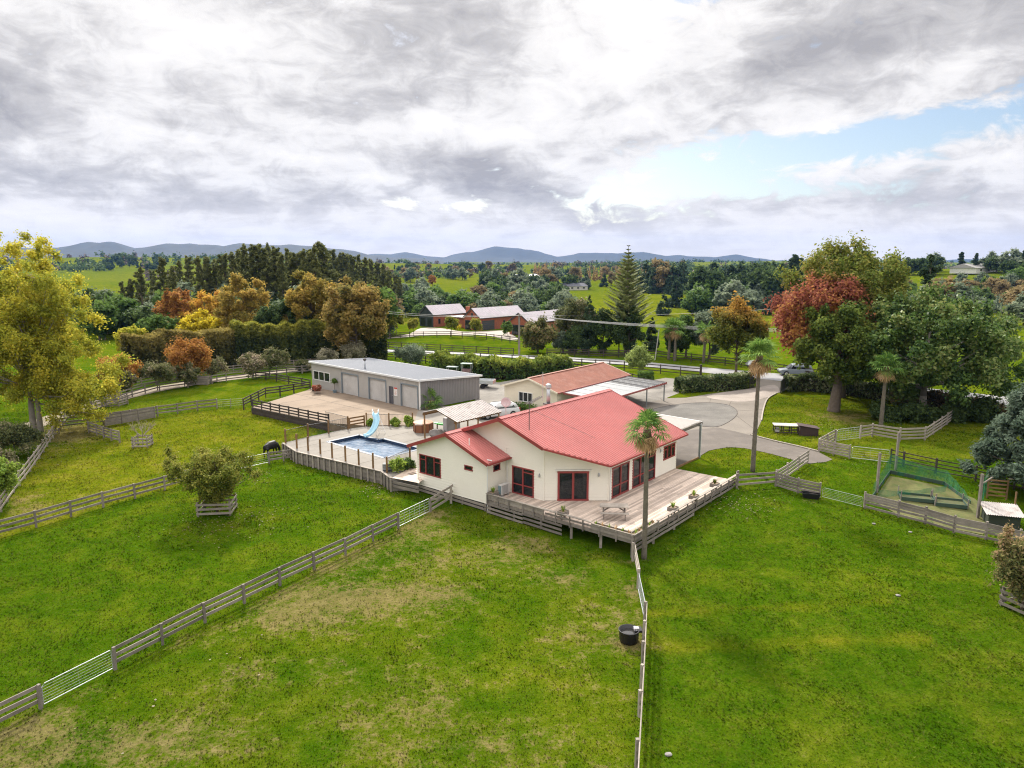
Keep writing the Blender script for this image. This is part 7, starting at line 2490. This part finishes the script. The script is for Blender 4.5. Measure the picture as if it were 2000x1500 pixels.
tree('olive_tree', 'rounded grey green olive behind the shed roof', p, Hh, Rr, 36, 7000, .24, LM_OLIVE, 221, .25, .14, BARKP, .62, .40, .33)
# row of small flowering magnolias along the track
for k, (u, v, vt, w_) in enumerate(((248, 774, 725, 34), (312, 764, 707, 56), (367, 757, 708, 36), (424, 744, 700, 38), (496, 739, 692, 44), (541, 734, 684, 44), (592, 727, 706, 30), (640, 722, 684, 38), (690, 716, 670, 46))):
    p = PT(u, v); h_, r_ = dims(p, vt, w_)
    l = ['pale flowering young tree at the left end of the row along the track', 'widest flowering young tree of the row, second from the left', 'flowering young tree in front of the orange maple', 'small pale flowering tree, fourth along the track', 'rounded flowering tree, fifth along the track', 'taller flowering tree just left of the shed', 'low flowering shrub at the shed corner', 'feathery pale shrub above the left part of the shed roof', 'feathery pale shrub above the flue of the shed'][k]
    tree('flowering_tree', l, p, h_, r_, 26, 3200, .24, LM_FLOW if k < 7 else leaf_mat('leaf_feathery', [(.07, .065, .045), (.15, .14, .095), (.26, .24, .17)]), 230 + k, .3, .08, BARKP, .64, .38, .36, group='flowering trees along the track')
for k, (u, v, vt, w_, m, l) in enumerate(((222, 775, 690, 70, LM_ORANGE, 'small orange maple beside the poplars'), (366, 752, 668, 82, LM_ORANGE, 'spreading orange maple in front of the brown hedge'))):
    p = PT(u, v); p = p + Vector((0, 1.0, 0)); h_, r_ = dims(p, vt, w_)
    tree('maple', l, p, h_, r_, 34, 7000, .26, m, 250 + k, .25, .12, None, .6, .36, .3)
# autumn trees behind the hedge
for k, (u, v, vt, w_, m, l, n) in enumerate((
        (352, 668, 566, 75, LM_ORANGE, 'reddish autumn tree at the left of the autumn group', 9000), (405, 668, 570, 85, leaf_mat('leaf_gold_orange', [(.10, .08, .015), (.20, .135, .02), (.30, .18, .03), (.34, .19, .045)], trans=.5, gain=2.1), 'yellow and orange autumn tree between the reddish and rusty ones', 11000),
        (400, 690, 615, 95, LM_YEL2, 'low clear yellow tree in front of the orange one', 9000), (483, 690, 545, 105, LM_RUST, 'rust brown tree left of the dark evergreen', 14000), (560, 700, 590, 110, LM_DARK, 'dark evergreen between the two rusty trees', 10000),
        (612, 700, 535, 100, LM_RUST, 'tall rusty golden tree left of the broadest one', 15000), (697, 715, 546, 125, leaf_mat('leaf_rust_brown', [(.048, .05, .016), (.092, .078, .022), (.145, .104, .031), (.20, .135, .045)], trans=.5, gain=2.6), 'broad brown gold tree at the right end of the autumn group', 20000),
        (310, 690, 618, 80, LM_GREEN, 'green tree at the left end below the reddish one', 7000), (260, 700, 640, 60, LM_YEL, 'small yellow green tree beside the poplars', 5000))):
    p = PT(u, v); h_, r_ = dims(p, vt, w_)
    tree('autumn_tree' if m not in (LM_DARK, LM_GREEN) else 'evergreen_tree', l, p, h_, r_, 110, n, .42, m, 260 + k, .2, .25, None, .56, .46, .165, nl=16, inner=.4)
# grey roof showing above the brown hedge
p = at(395, 690)
T = thing('low_barn', 'low barn whose pale grey roof shows above the brown hedge', 'barn', p)
x, y = Vector((.98, .2, 0)), Vector((-.2, .98, 0))
z0, z1 = hz(p.y, 672) - p.z, hz(p.y, 656) - p.z
m = MB(); c8 = [p + x * i * 6 + y * j * 3 for i, j in ((-1, -1), (1, -1), (1, 1), (-1, 1))]
m.hexa(c8 + [q + U_ * z0 for q in c8]); m.build('wall', mat('barn_grey', (.22, .2, .18), .9), T)
m = MB(); m.quad(c8[0] + U_ * z0 - y * .4, c8[1] + U_ * z0 - y * .4, p + x * 6 + U_ * z1, p - x * 6 + U_ * z1); m.quad(p - x * 6 + U_ * z1, p + x * 6 + U_ * z1, c8[2] + U_ * z0, c8[3] + U_ * z0)
m.build('roof', mat('barn_roof_grey', (.40, .35, .33), .8, .3, .6, 4), T)


# ---- prototypes for the many trees behind
def proto_tree(name, label, H, Rx, cn, ln, leaf, m, seed, group, **k):
    return Proto(tree(name, label, (0, 0, -500), H, Rx, cn, ln, leaf, m, seed, group=group, **k), H)


def pine_proto(seed, H, label, group, m=LM_PINE, bare=.42, Rx=3.2, ln=2500, leaf=.46):
    g = random.Random(seed)
    cl = []
    for i in range(30):
        z = bare + (1 - bare) * (i / 30) ** .85
        r = Rx * (1.12 - (z - bare) / (1 - bare)) ** .65 * g.uniform(.15, 1.05); a = i * 2.4 + g.uniform(-.5, .5)
        for q in (1.0, .55):
            cl.append((r * q * math.cos(a), r * q * math.sin(a), H * z * g.uniform(.96, 1.0) + .25 * r * q, g.uniform(.45, .8) * (1.1 - .35 * z)))
    return Proto(tree('pine_tree', label, (0, 0, -500), H, Rx, 0, ln, leaf, m, seed, .6, .26, BARK, clumps=cl, nl=26, group=group, aspect=2.4, up=.5, shell=.3), H)


PG = 'pines in the tall row behind the autumn trees'
PL_ = 'tall dark pine with bare lower trunk in the row behind the autumn trees'
pines = [pine_proto(300 + i, 20, PL_, PG, bare=b, Rx=r) for i, (b, r) in enumerate(((.40, 3.0), (.5, 2.6), (.30, 3.6), (.44, 3.2)))]
g = random.Random(9)
tops = [(245, 548), (262, 545), (283, 520), (305, 527), (326, 500), (345, 520), (358, 508), (376, 500), (396, 498), (412, 502), (428, 506), (445, 496), (462, 490), (474, 488), (486, 476), (500, 478), (512, 474), (524, 486), (532, 474), (545, 482), (556, 495), (568, 486), (575, 492), (588, 492), (600, 484), (612, 488), (620, 476), (634, 473), (645, 484), (656, 488), (668, 492), (680, 494), (692, 496), (704, 498), (716, 502), (728, 506), (740, 510), (752, 516), (762, 526), (774, 535)]
for i, (u, vt) in enumerate(tops):
    vb = 642 - 12 * g.random() if u < 640 else 628 - 14 * g.random()
    p = PT(u, vb)
    pines[i % 4].put(p, hz(p.y, vt) - p.z, g.uniform(.8, 1.15), None, f'tall dark pine in the long row behind the autumn trees, {ordinal(i)}', PG)
for i, u in enumerate(sorted(g.uniform(235, 790) for _ in range(14))):     # second rank, lower and denser
    vb = g.uniform(612, 640); p = PT(u, vb)
    vt = np.interp(u, [235, 300, 480, 640, 790], [560, 545, 520, 512, 548]) + g.uniform(-6, 18)
    pines[i % 4].put(p, hz(p.y, vt) - p.z, g.uniform(.8, 1.2), None, f'shorter dense pine between the tall row of pines, {ordinal(i)}', 'shorter pines within the row')

# Norfolk pine
p = PT(1222, 690)
Hh, Rr = dims(p, 481, 108)
T = thing('norfolk_pine', 'tall tiered Norfolk pine rising above the dark trees', 'tree', (0, 0, 0))
mb = MB(); mb.tube([(0, 0, -.2), (0, 0, Hh * .5), (0, 0, Hh)], [.32, .2, .03], 8)
V, Q, tone = [], [], []
g = random.Random(4)
nt_ = 21
for i in range(nt_):
    f = i / (nt_ - 1)
    z = Hh * (.20 + .80 * f ** .92); L = max(.35, Rr * (1 - f) ** .80 * 1.12); nb = 7 if f < .8 else 5
    for j in range(nb):
        a = 6.283 * (j + .5 * (i % 2)) / nb + g.uniform(-.12, .12)
        d = Vector((math.cos(a), math.sin(a), 0))
        pts = [Vector((0, 0, z)), Vector((0, 0, z)) + d * L * .5 + U_ * (L * .14), Vector((0, 0, z)) + d * L + U_ * (L * .42)]
        mb.tube(pts, [.05, .035, .012], 4, cap=False)
        sd_ = Vector((-d.y, d.x, 0))
        nk = max(5, int(L / .22))
        for k in range(nk):
            t = .18 + .82 * k / nk
            c = pts[0] * (1 - t) ** 2 + pts[1] * 2 * t * (1 - t) + pts[2] * t * t
            for s in (-1, 1):
                l = (.5 + .3 * (1 - t)) * min(1, L / 1.6) * g.uniform(.8, 1.2)
                tip = c + sd_ * s * l * .75 + d * l * .5 + U_ * (l * .35)
                o = d * .12 + U_ * .06
                b0 = len(V); V += [c - o, c + o, tip + o * .6, tip - o * .6]; Q.append((b0, b0 + 1, b0 + 2, b0 + 3)); tone.append(g.random())
mb.build('trunk', BARK, T)
crown(T, np.array([tuple(v) for v in V]), np.array(Q), {'tone': ('FACE', np.array(tone))}, LM_NORF, 'foliage')
T.location = p

# dark clump of trees under it
for k, (u, v, vt, w_, m, l, kind) in enumerate((
        (1051, 692, 619, 70, LM_BROWN, 'bronze rounded tree right of the power pole', 'round'), (1102, 692, 648, 36, LM_OLIVE, 'pale grey green shrub between the bronze tree and dark trees', 'round'),
        (1128, 690, 582, 74, LM_FLOW, 'tall bronze leaved magnolia behind the far fence', 'round'), (1152, 693, 575, 36, LM_CON, 'narrow dark cypress left of the Norfolk pine', 'cone'),
        (1180, 694, 600, 60, LM_DARK, 'dark tree at the foot of the Norfolk pine, left side', 'round'), (1215, 694, 578, 55, LM_OLIVE, 'grey green pointed tree in front of the Norfolk pine', 'cone'), (1232, 696, 605, 60, LM_DARK, 'dark tree at the foot of the Norfolk pine, right side', 'round'),
        (1125, 694, 640, 46, LM_DARK, 'low dark tree behind the close railed fence', 'round'), (1280, 690, 618, 26, LM_CON, 'slim dark cypress right of the Norfolk pine', 'cone'), (1345, 700, 615, 46, LM_GREEN, 'bushy green tree among the far palms', 'round'), (1395, 705, 608, 60, LM_OLIVE, 'pale bushy tree left of the entrance tree', 'round'), (1330, 705, 640, 40, LM_DARK, 'dark low tree between the far palms', 'round'))):
    p = PT(u, v) + Vector((0, 2 + (k % 3), 0)); h_, r_ = dims(p, vt, w_)
    if kind == 'cone':
        gg = random.Random(400 + k)
        cl = [(r_ * (1.0 - z) ** .7 * .8 * math.cos(a), r_ * (1.0 - z) ** .7 * .8 * math.sin(a), h_ * (.12 + .86 * z), r_ * .45 * (1.15 - z)) for z, a in [(gg.random(), gg.uniform(0, 6.28)) for _ in range(40)]]
        tree('cypress', l, p, h_, r_, 0, 5000, .34, m, 400 + k, .1, .16, clumps=cl, nl=5)
    else:
        tree('dark_tree' if m in (LM_DARK, LM_GREEN) else 'garden_tree', l, p, h_, r_, 46, 8000, .34, m, 400 + k, .2, .2, None, .55, .46, .28, nl=10)

# street trees by the brick houses
ST = proto_tree('street_tree', 'x', 6, 1.9, 26, 2600, .34, leaf_mat('leaf_street', [(.05, .06, .012), (.10, .11, .018), (.18, .16, .03)], trans=.35), 450, 'young trees along the forecourt', zfork=.3, r0=.09, cz=.64, rz=.34, cr=.36)
for u, v, vt, l in ((761, 660, 614, 'young tree at the left end of the forecourt'), (774, 656, 606, 'taller young tree at the left end of the forecourt'), (808, 656, 622, 'young orange green tree in front of the grey gable'), (882, 658, 618, 'young tree in front of the first brick house'), (929, 660, 622, 'young tree in front of the garage of the long brick house')):
    p = PT(u, v); ST.put(p, hz(p.y, vt) - p.z, 1.0, None, l, 'young trees along the forecourt')
p = PT(992, 656)
tree('forecourt_shrub', 'rounded shrub at the corner of the third brick house', p, 3.0, 1.4, 16, 2000, .3, LM_GREEN, 455, .1, .08, cat='shrub')
SHRUB_Y = [(893, 645), (898, 644)]
for k, (u, v) in enumerate(SHRUB_Y): tuft(PT(u, v), 'yellow green flax in front of the first brick house' if k == 0 else 'second yellow green flax beside it', 1.5, 40, 470 + k, LM_YEL2, None, 'flax_plant')

# ---- valley trees: copies of a few kinds
kinds = {
    'round_green': (proto_tree('valley_tree', 'x', 10, 4.2, 34, 1500, .95, LM_GREEN, 500, 'g', zfork=.2, r0=.3, cz=.55, rz=.45), 'rounded green tree'),
    'round_dark': (proto_tree('valley_tree', 'x', 10, 4.6, 34, 1500, .95, LM_DARK, 501, 'g', zfork=.2, r0=.3, cz=.52, rz=.47), 'dark rounded evergreen'),
    'round_rust': (proto_tree('valley_tree', 'x', 10, 3.8, 34, 1400, .9, leaf_mat('leaf_dull_rust', [(.06, .05, .025), (.11, .085, .04), (.17, .125, .06)], trans=.3), 502, 'g', zfork=.2, r0=.25, cz=.55, rz=.44), 'dull russet tree'),
    'gold': (proto_tree('valley_tree', 'x', 10, 3.6, 30, 1200, .9, LM_ORANGE, 503, 'g', zfork=.2, r0=.25, cz=.55, rz=.44), 'golden autumn tree'),
    'olive': (proto_tree('valley_tree', 'x', 9, 4.2, 34, 1400, .9, LM_OLIVE, 504, 'g', zfork=.2, r0=.3, cz=.55, rz=.45), 'grey green tree'),
}
def cone_proto(name, H, Rx, m, seed, ln=1600, leaf=.9):
    gg = random.Random(seed)
    cl = [(Rx * (1 - z) ** .75 * .85 * math.cos(a), Rx * (1 - z) ** .75 * .85 * math.sin(a), H * (.08 + .9 * z), Rx * .36 * (1.2 - z)) for z, a in [(gg.random() ** 1.2, gg.uniform(0, 6.28)) for _ in range(50)]]
    return Proto(tree(name, 'x', (0, 0, -500), H, Rx, 0, ln, leaf, m, seed, .1, .3, clumps=cl, nl=4, group='g', aspect=2), H)
kinds['conifer'] = (cone_proto('valley_conifer', 14, 3.6, LM_CON, 510), 'dark pointed conifer')
kinds['poplar'] = (cone_proto('lombardy_poplar', 14, 1.6, leaf_mat('leaf_tan_poplar', [(.12, .085, .045), (.2, .14, .07), (.28, .20, .10)], trans=.3), 511, 900, .7), 'slim tan poplar')
kinds['pine'] = (pine_proto(520, 18, 'x', 'g', LM_CON, .3, 3.4, 1800, .95), 'dark spreading pine')


def zone(label_tail, n, urange, vrange, hrange, mix, seed, wid=(.85, 1.3)):
    g = random.Random(seed)
    ks = [k for k, w in mix for _ in range(w)]
    todo = sorted((g.uniform(*urange), g.uniform(*vrange), g.choice(ks), g.uniform(*hrange), g.uniform(*wid)) for _ in range(n))
    cnt, tot = {}, {}
    for t in todo: tot[t[2]] = tot.get(t[2], 0) + 1
    for u, v, k, h_, w_ in todo:
        pr, nm = kinds[k]
        lab = f'{nm} {label_tail}'
        i = cnt[k] = cnt.get(k, -1) + 1
        if tot[k] == 1: pr.put(PT(u, v), h_, w_, None, lab, None)
        else: pr.put(PT(u, v), h_, w_, None, f'{lab}, {ordinal(i)}', f'{nm} group {label_tail}')


zone('behind the brick houses on the valley floor', 36, (800, 1110), (606, 628), (7, 12), [('round_dark', 4), ('round_green', 4), ('olive', 2), ('round_rust', 1)], 1)
zone('in the scrub left of the valley meadow', 26, (930, 1090), (578, 604), (8, 13), [('round_dark', 4), ('olive', 2), ('round_rust', 2), ('round_green', 2)], 2)
zone('in the undergrowth below the tall pines', 44, (235, 770), (628, 662), (6, 11), [('round_dark', 4), ('olive', 3), ('round_green', 3), ('round_rust', 1)], 30)
zone('below the pine row at its right end', 20, (770, 860), (580, 620), (7, 12), [('round_dark', 3), ('olive', 3), ('round_green', 2)], 3)
zone('along the hedgerow above the left valley field', 24, (745, 960), (540, 552), (9, 14), [('olive', 3), ('round_rust', 3), ('round_dark', 2)], 4)
zone('in the belt beyond the valley meadow', 26, (950, 1260), (556, 568), (9, 15), [('round_dark', 4), ('conifer', 2), ('round_rust', 2), ('olive', 2)], 5)
zone('in the tan row on the far slope', 16, (1040, 1090), (540, 546), (13, 19), [('poplar', 1)], 6, (.9, 1.2))
zone('in the second tan row right of the first', 16, (1115, 1215), (545, 550), (12, 17), [('poplar', 3), ('round_rust', 1)], 7, (.9, 1.2))
zone('in the dark block right of the Norfolk pine', 24, (1258, 1335), (566, 574), (17, 24), [('conifer', 5), ('round_rust', 1)], 8)
zone('in the big dark wood left of the red tree', 60, (1375, 1570), (574, 602), (15, 22), [('conifer', 6), ('round_dark', 3), ('pine', 1)], 9)
zone('at the lower edge of the big dark wood', 14, (1340, 1500), (600, 616), (9, 15), [('olive', 3), ('round_green', 3), ('conifer', 2)], 10)
for u, v, h_, k, l in ((1296, 616, 11, 'conifer', 'dark conifer standing alone on the meadow, left one'), (1320, 600, 16, 'conifer', 'taller dark conifer standing alone on the meadow'), (1395, 618, 8, 'conifer', 'small dark conifer below the wood'), (845, 560, 10, 'gold', 'bright golden tree on the left valley field'), (1545, 600, 26, 'pine', 'tall ragged pine above the wood left of the red tree')):
    kinds[k][0].put(PT(u, v), h_, 1.1, None, l, 'single trees on the valley slopes')
zone('on the right hill behind the magnolia', 46, (1750, 2010), (565, 640), (7, 12), [('round_rust', 4), ('round_green', 3), ('olive', 3), ('round_dark', 1)], 12)
zone('on the crest of the right hill', 16, (1700, 2010), (530, 540), (8, 14), [('round_dark', 4), ('pine', 3), ('olive', 1)], 13)
zone('behind the poplars at the far left', 30, (-20, 250), (600, 650), (7, 13), [('round_dark', 3), ('olive', 2), ('round_rust', 1), ('round_green', 2)], 14)
zone('on the left ridge under the blue hills', 22, (190, 330), (510, 530), (10, 17), [('round_dark', 4), ('pine', 2)], 15)
zone('in the far belt under the centre mountain', 30, (760, 1260), (528, 536), (10, 17), [('round_dark', 4), ('pine', 2), ('round_rust', 2)], 16)
zone('in the far belt right of the centre', 26, (1230, 1560), (526, 540), (10, 17), [('round_dark', 4), ('conifer', 1), ('round_rust', 2)], 17)
zone('along the side of the left meadow edge', 12, (195, 260), (625, 665), (5, 9), [('round_green', 2), ('olive', 2)], 18)


# far woods that read as one mass
def far_wood(name, n, yr, seed, m):
    g = np.random.default_rng(seed)
    y = g.uniform(*yr, n); x = (g.uniform(-.85, .85, n)) * y
    keep = vnoise(x / 130 + seed, y / 190, seed) > .57
    x, y = x[keep], y[keep]
    z = gz(x, y)
    cl = np.stack([x, y, z + g.uniform(3, 6.5, len(x)), g.uniform(4, 8, len(x))], -1)
    V, Q, A = leaves(cl, min(len(x) * 26, 60000), 3.4, seed, .4, 1.3, .3)
    crown(None, V, Q, A, m, name)['kind'] = 'stuff'


far_wood('distant_woodland', 2600, (850, 1900), 601, LM_DARK)
far_wood('distant_woodland', 2600, (1900, 3800), 602, LM_DARK)
far_wood('distant_scrub', 900, (900, 2600), 603, kinds['round_rust'][0].root.children[1].data.materials[0])

# far houses
def far_house(u, v, w, label, roofc, wallc=(.6, .57, .52), hh=3.0):
    p = PT(u, v)
    F = thing('far_house', label, 'house', p, 'houses across the valley')
    a, b = Vector((w / 2, .25 * w, 0)), Vector((-.15 * w, .3 * w, 0))
    cs = [p - a - b, p + a - b, p + a + b, p - a + b]
    MB().hexa([q + U_ * -.6 for q in cs] + [q + U_ * hh for q in cs]).build('wall', mat('far_wall' + str(wallc), wallc, .8), F)
    m = MB(); r0, r1 = p - a * 1.02 + U_ * (hh + 2.4), p + a * 1.02 + U_ * (hh + 2.4)
    e = [q + (q - p) * .06 + U_ * (hh - .1) for q in cs]
    m.quad(e[0], e[1], r1, r0); m.quad(e[2], e[3], r0, r1); m.add([e[1], e[2], r1], [(0, 1, 2)]); m.add([e[3], e[0], r0], [(0, 1, 2)])
    m.build('roof', mat('far_roof' + str(roofc), roofc, .6), F)
    for k in range(3):
        c = cs[0] + (cs[1] - cs[0]) * (.2 + .3 * k) + U_ * (hh * .55); d = (cs[1] - cs[0]).normalized()
        MB().obox(c, d * .9, Vector((d.y, -d.x, 0)) * .08, U_ * .6).build('window', DARKI, F)


far_house(1023, 545, 26, 'white roofed house among the tan poplars', (.75, .74, .72))
far_house(1038, 562, 24, 'grey roofed house below the tan poplars', (.40, .40, .41))
far_house(1340, 552, 26, 'brown roofed house right of the dark conifer block', (.22, .16, .15))
far_house(1905, 532, 24, 'white house on the crest of the right hill', (.28, .27, .26), (.7, .69, .66))
far_house(1122, 566, 16, 'small dark roofed house in the belt beyond the meadow', (.10, .10, .12))
far_house(790, 596, 14, 'pale house glimpsed right of the pine row', (.5, .48, .46))
far_house(20, 612, 22, 'pale roofed house glimpsed through the golden poplars', (.6, .58, .56))


# ---- mountains
def mountains(name, prof, y0, seed, m, lowz):
    us = np.linspace(prof[0][0], prof[-1][0], 420)
    vs_ = np.interp(us, [q[0] for q in prof], [q[1] for q in prof])
    k = (us - 1000) / FPX / CP
    x = k * y0
    zt = np.array([hz(y0, v) for v in vs_])
    zt = zt + 16 * np.clip((zt - 20) / 60, 0, 1) + (vnoise(x / 150, x * 0, seed) - .5) * 16 + (vnoise(x / 60, x * 0, seed + 1) - .5) * 8
    rows = [(-1500, .0), (-1150, .10), (-850, .22), (-600, .38), (-420, .55), (-260, .74), (-110, .92), (0, 1.0), (200, .9), (600, .55), (1300, 0)]
    V = []
    for dy, f in rows:
        gl = (vnoise(x / 160 + dy / 300, x * 0 + dy / 260, seed + 5) - .5) * 60 * (1 - abs(2 * f - 1)) + (vnoise(x / 60, x * 0 + dy / 120, seed + 6) - .5) * 26 * (1 - abs(2 * f - 1))
        z = lowz + (zt - lowz) * f + gl * np.clip((zt - lowz) / 150, .1, 1)
        V.append(np.stack([x * (1 + dy / y0 * .3), np.full_like(x, y0 + dy) + gl * 2, z], -1))
    V = np.array(V); nr, nc = V.shape[:2]
    idx = np.arange(nr * nc).reshape(nr, nc)
    q = np.stack([idx[:-1, :-1], idx[:-1, 1:], idx[1:, 1:], idx[1:, :-1]], -1).reshape(-1, 4)
    me = np_mesh(name, V.reshape(-1, 3), q, {}, m)
    me.polygons.foreach_set('use_smooth', [True] * len(me.polygons))
    mesh_obj(name, me, kind='structure')


HILLM = mat('hill_forest', (.012, .022, .022), .95, .5, .012, .05, (.025, .034, .024), .5)
mountains('hills', [(-300, 488), (0, 489), (100, 490), (160, 486), (200, 477), (225, 480), (250, 480), (285, 489), (310, 487), (345, 481), (390, 480), (440, 485), (455, 488), (485, 482), (520, 482), (560, 486), (620, 484), (660, 488), (700, 492), (730, 499), (800, 506), (900, 511), (1000, 514)], 4300, 41, HILLM, 0)
mountains('hills', [(560, 512), (640, 506), (700, 500), (760, 500), (800, 497), (830, 500), (870, 503), (905, 499), (940, 491), (965, 486), (1000, 490), (1030, 492), (1050, 496), (1085, 503), (1120, 499), (1160, 496), (1200, 499), (1250, 496), (1290, 501), (1340, 503), (1390, 504), (1425, 500), (1460, 505), (1500, 510), (1560, 509), (1650, 511), (1800, 511), (1900, 507), (1950, 505), (2000, 508), (2300, 506)], 6400, 51, HILLM, 4)


# ---- grass: real blades where the lawns are close
def grass():
    g = np.random.default_rng(77)
    n = 240000
    y = 19 + 66 * g.random(n) ** 1.25
    x = (g.random(n) * 2 - 1) * (.78 * y + 3)
    lawn = np.ones(n, bool)
    blocks = [terrace_poly, slab_poly, [HW(-5.2, -5.2), HW(10.1, -5.2), HW(15, -.2), HW(15, 14), HW(-5.3, 14.6)], [at(u, v, -.05) for u, v in dv], [at(u, v, -.05) for u, v in asp], [at(u, v, -.05) for u, v in gy], [SH0 - she - shn, SH0 + shn * 23 - she, SH0 + shn * 23 + she * 11, SH0 - shn + she * 11], er]
    for b in blocks: lawn &= ~in_poly(x, y, [(q[0], q[1]) for q in b])
    d, ye = wear(x, y)
    lawn &= g.random(n) > np.clip(d - .1, 0, .8)
    x, y = x[lawn], y[lawn]; n = len(x)
    z = gz(x, y)
    clump = vnoise(x / 1.3, y / 1.3, 61) * .6 + vnoise(x / .45, y / .45, 62) * .4
    s = (.055 + .07 * clump ** 1.3) * g.uniform(.6, 1.3, n) * np.interp(y, [20, 45, 85], [.75, 1.05, 1.25])
    a = g.uniform(0, 6.283, n); tl = g.uniform(.2, .9, n)
    dx, dy = np.cos(a), np.sin(a)
    w = s * .42
    base = np.stack([x, y, z - .02], -1); side = np.stack([-dy, dx, 0 * dx], -1) * w[:, None]; tip = np.stack([dx * tl * s * 1.3, dy * tl * s * 1.3, s], -1)
    V = np.stack([base - side, base + side, base + tip + side * .35, base + tip - side * .35], 1).reshape(-1, 3)
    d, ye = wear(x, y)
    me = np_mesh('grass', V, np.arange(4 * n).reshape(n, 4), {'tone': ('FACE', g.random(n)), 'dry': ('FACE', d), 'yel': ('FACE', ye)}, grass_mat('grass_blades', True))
    mesh_obj('grass', me, kind='stuff')
    # fallen leaves and small pale bits lying on the lawns
    V, tn = [], []
    spots = [(at(u, v), r, k) for u, v, r, k in ((440, 1020, 4, 260), (1440, 985, 3, 220), (760, 950, 2.2, 260), (90, 880, 6, 400), (480, 930, 3, 120), (1640, 835, 5, 300), (240, 1385, 2.5, 12), (420, 1310, 3, 14), (1700, 900, 3, 90))]
    for c, r, k in spots:
        xy = np.stack([g.normal(c.x, r * .5, k), g.normal(c.y, r * .5, k)], -1)
        zz = gz(xy[:, 0], xy[:, 1]) + .05
        for (px_, py_), pz_ in zip(xy, zz):
            t = g.uniform(0, 6.28); q = .05 * g.uniform(.6, 1.4)
            for j in range(4): V.append((px_ + q * math.cos(t + 1.57 * j), py_ + q * math.sin(t + 1.57 * j), pz_ + .03 * g.random()))
            tn.append(g.random())
    me = np_mesh('fallen_leaves', np.array(V), np.arange(len(V)).reshape(-1, 4), {'tone': ('FACE', np.array(tn))}, leaf_mat('leaf_litter', [(.12, .085, .03), (.22, .17, .09), (.36, .31, .24)], gain=1.0))
    mesh_obj('fallen_leaves', me, kind='stuff')


grass()
# small pale stones / debris on the right lawn
for k, (u, v) in enumerate(((1707, 1024), (1778, 1040), (1754, 1164), (1305, 1475))):
    rock(at(u, v), (.13, .10, .06), 20 + k, 'stone', ['pale stone on the right lawn nearest the boarded fence', 'white stone on the right lawn below the chicken run', 'flat pale stone low on the right lawn', 'small pale stone on the lawn at the bottom edge'][k], STONE)

# ---- haze
m, nt, N, L, B = new_mat('haze_air')
N.remove(B)
pv_ = N.new('ShaderNodeVolumePrincipled')
pv_.inputs['Color'].default_value = (.17, .40, 1.0, 1)
pv_.inputs['Density'].default_value = .00004
pv_.inputs['Anisotropy'].default_value = .2
L.new(pv_.outputs[0], N['Material Output'].inputs['Volume'])
o = MB().box(-8800, 8800, -300, 9200, -40, 330).build('haze', m, kind='stuff')
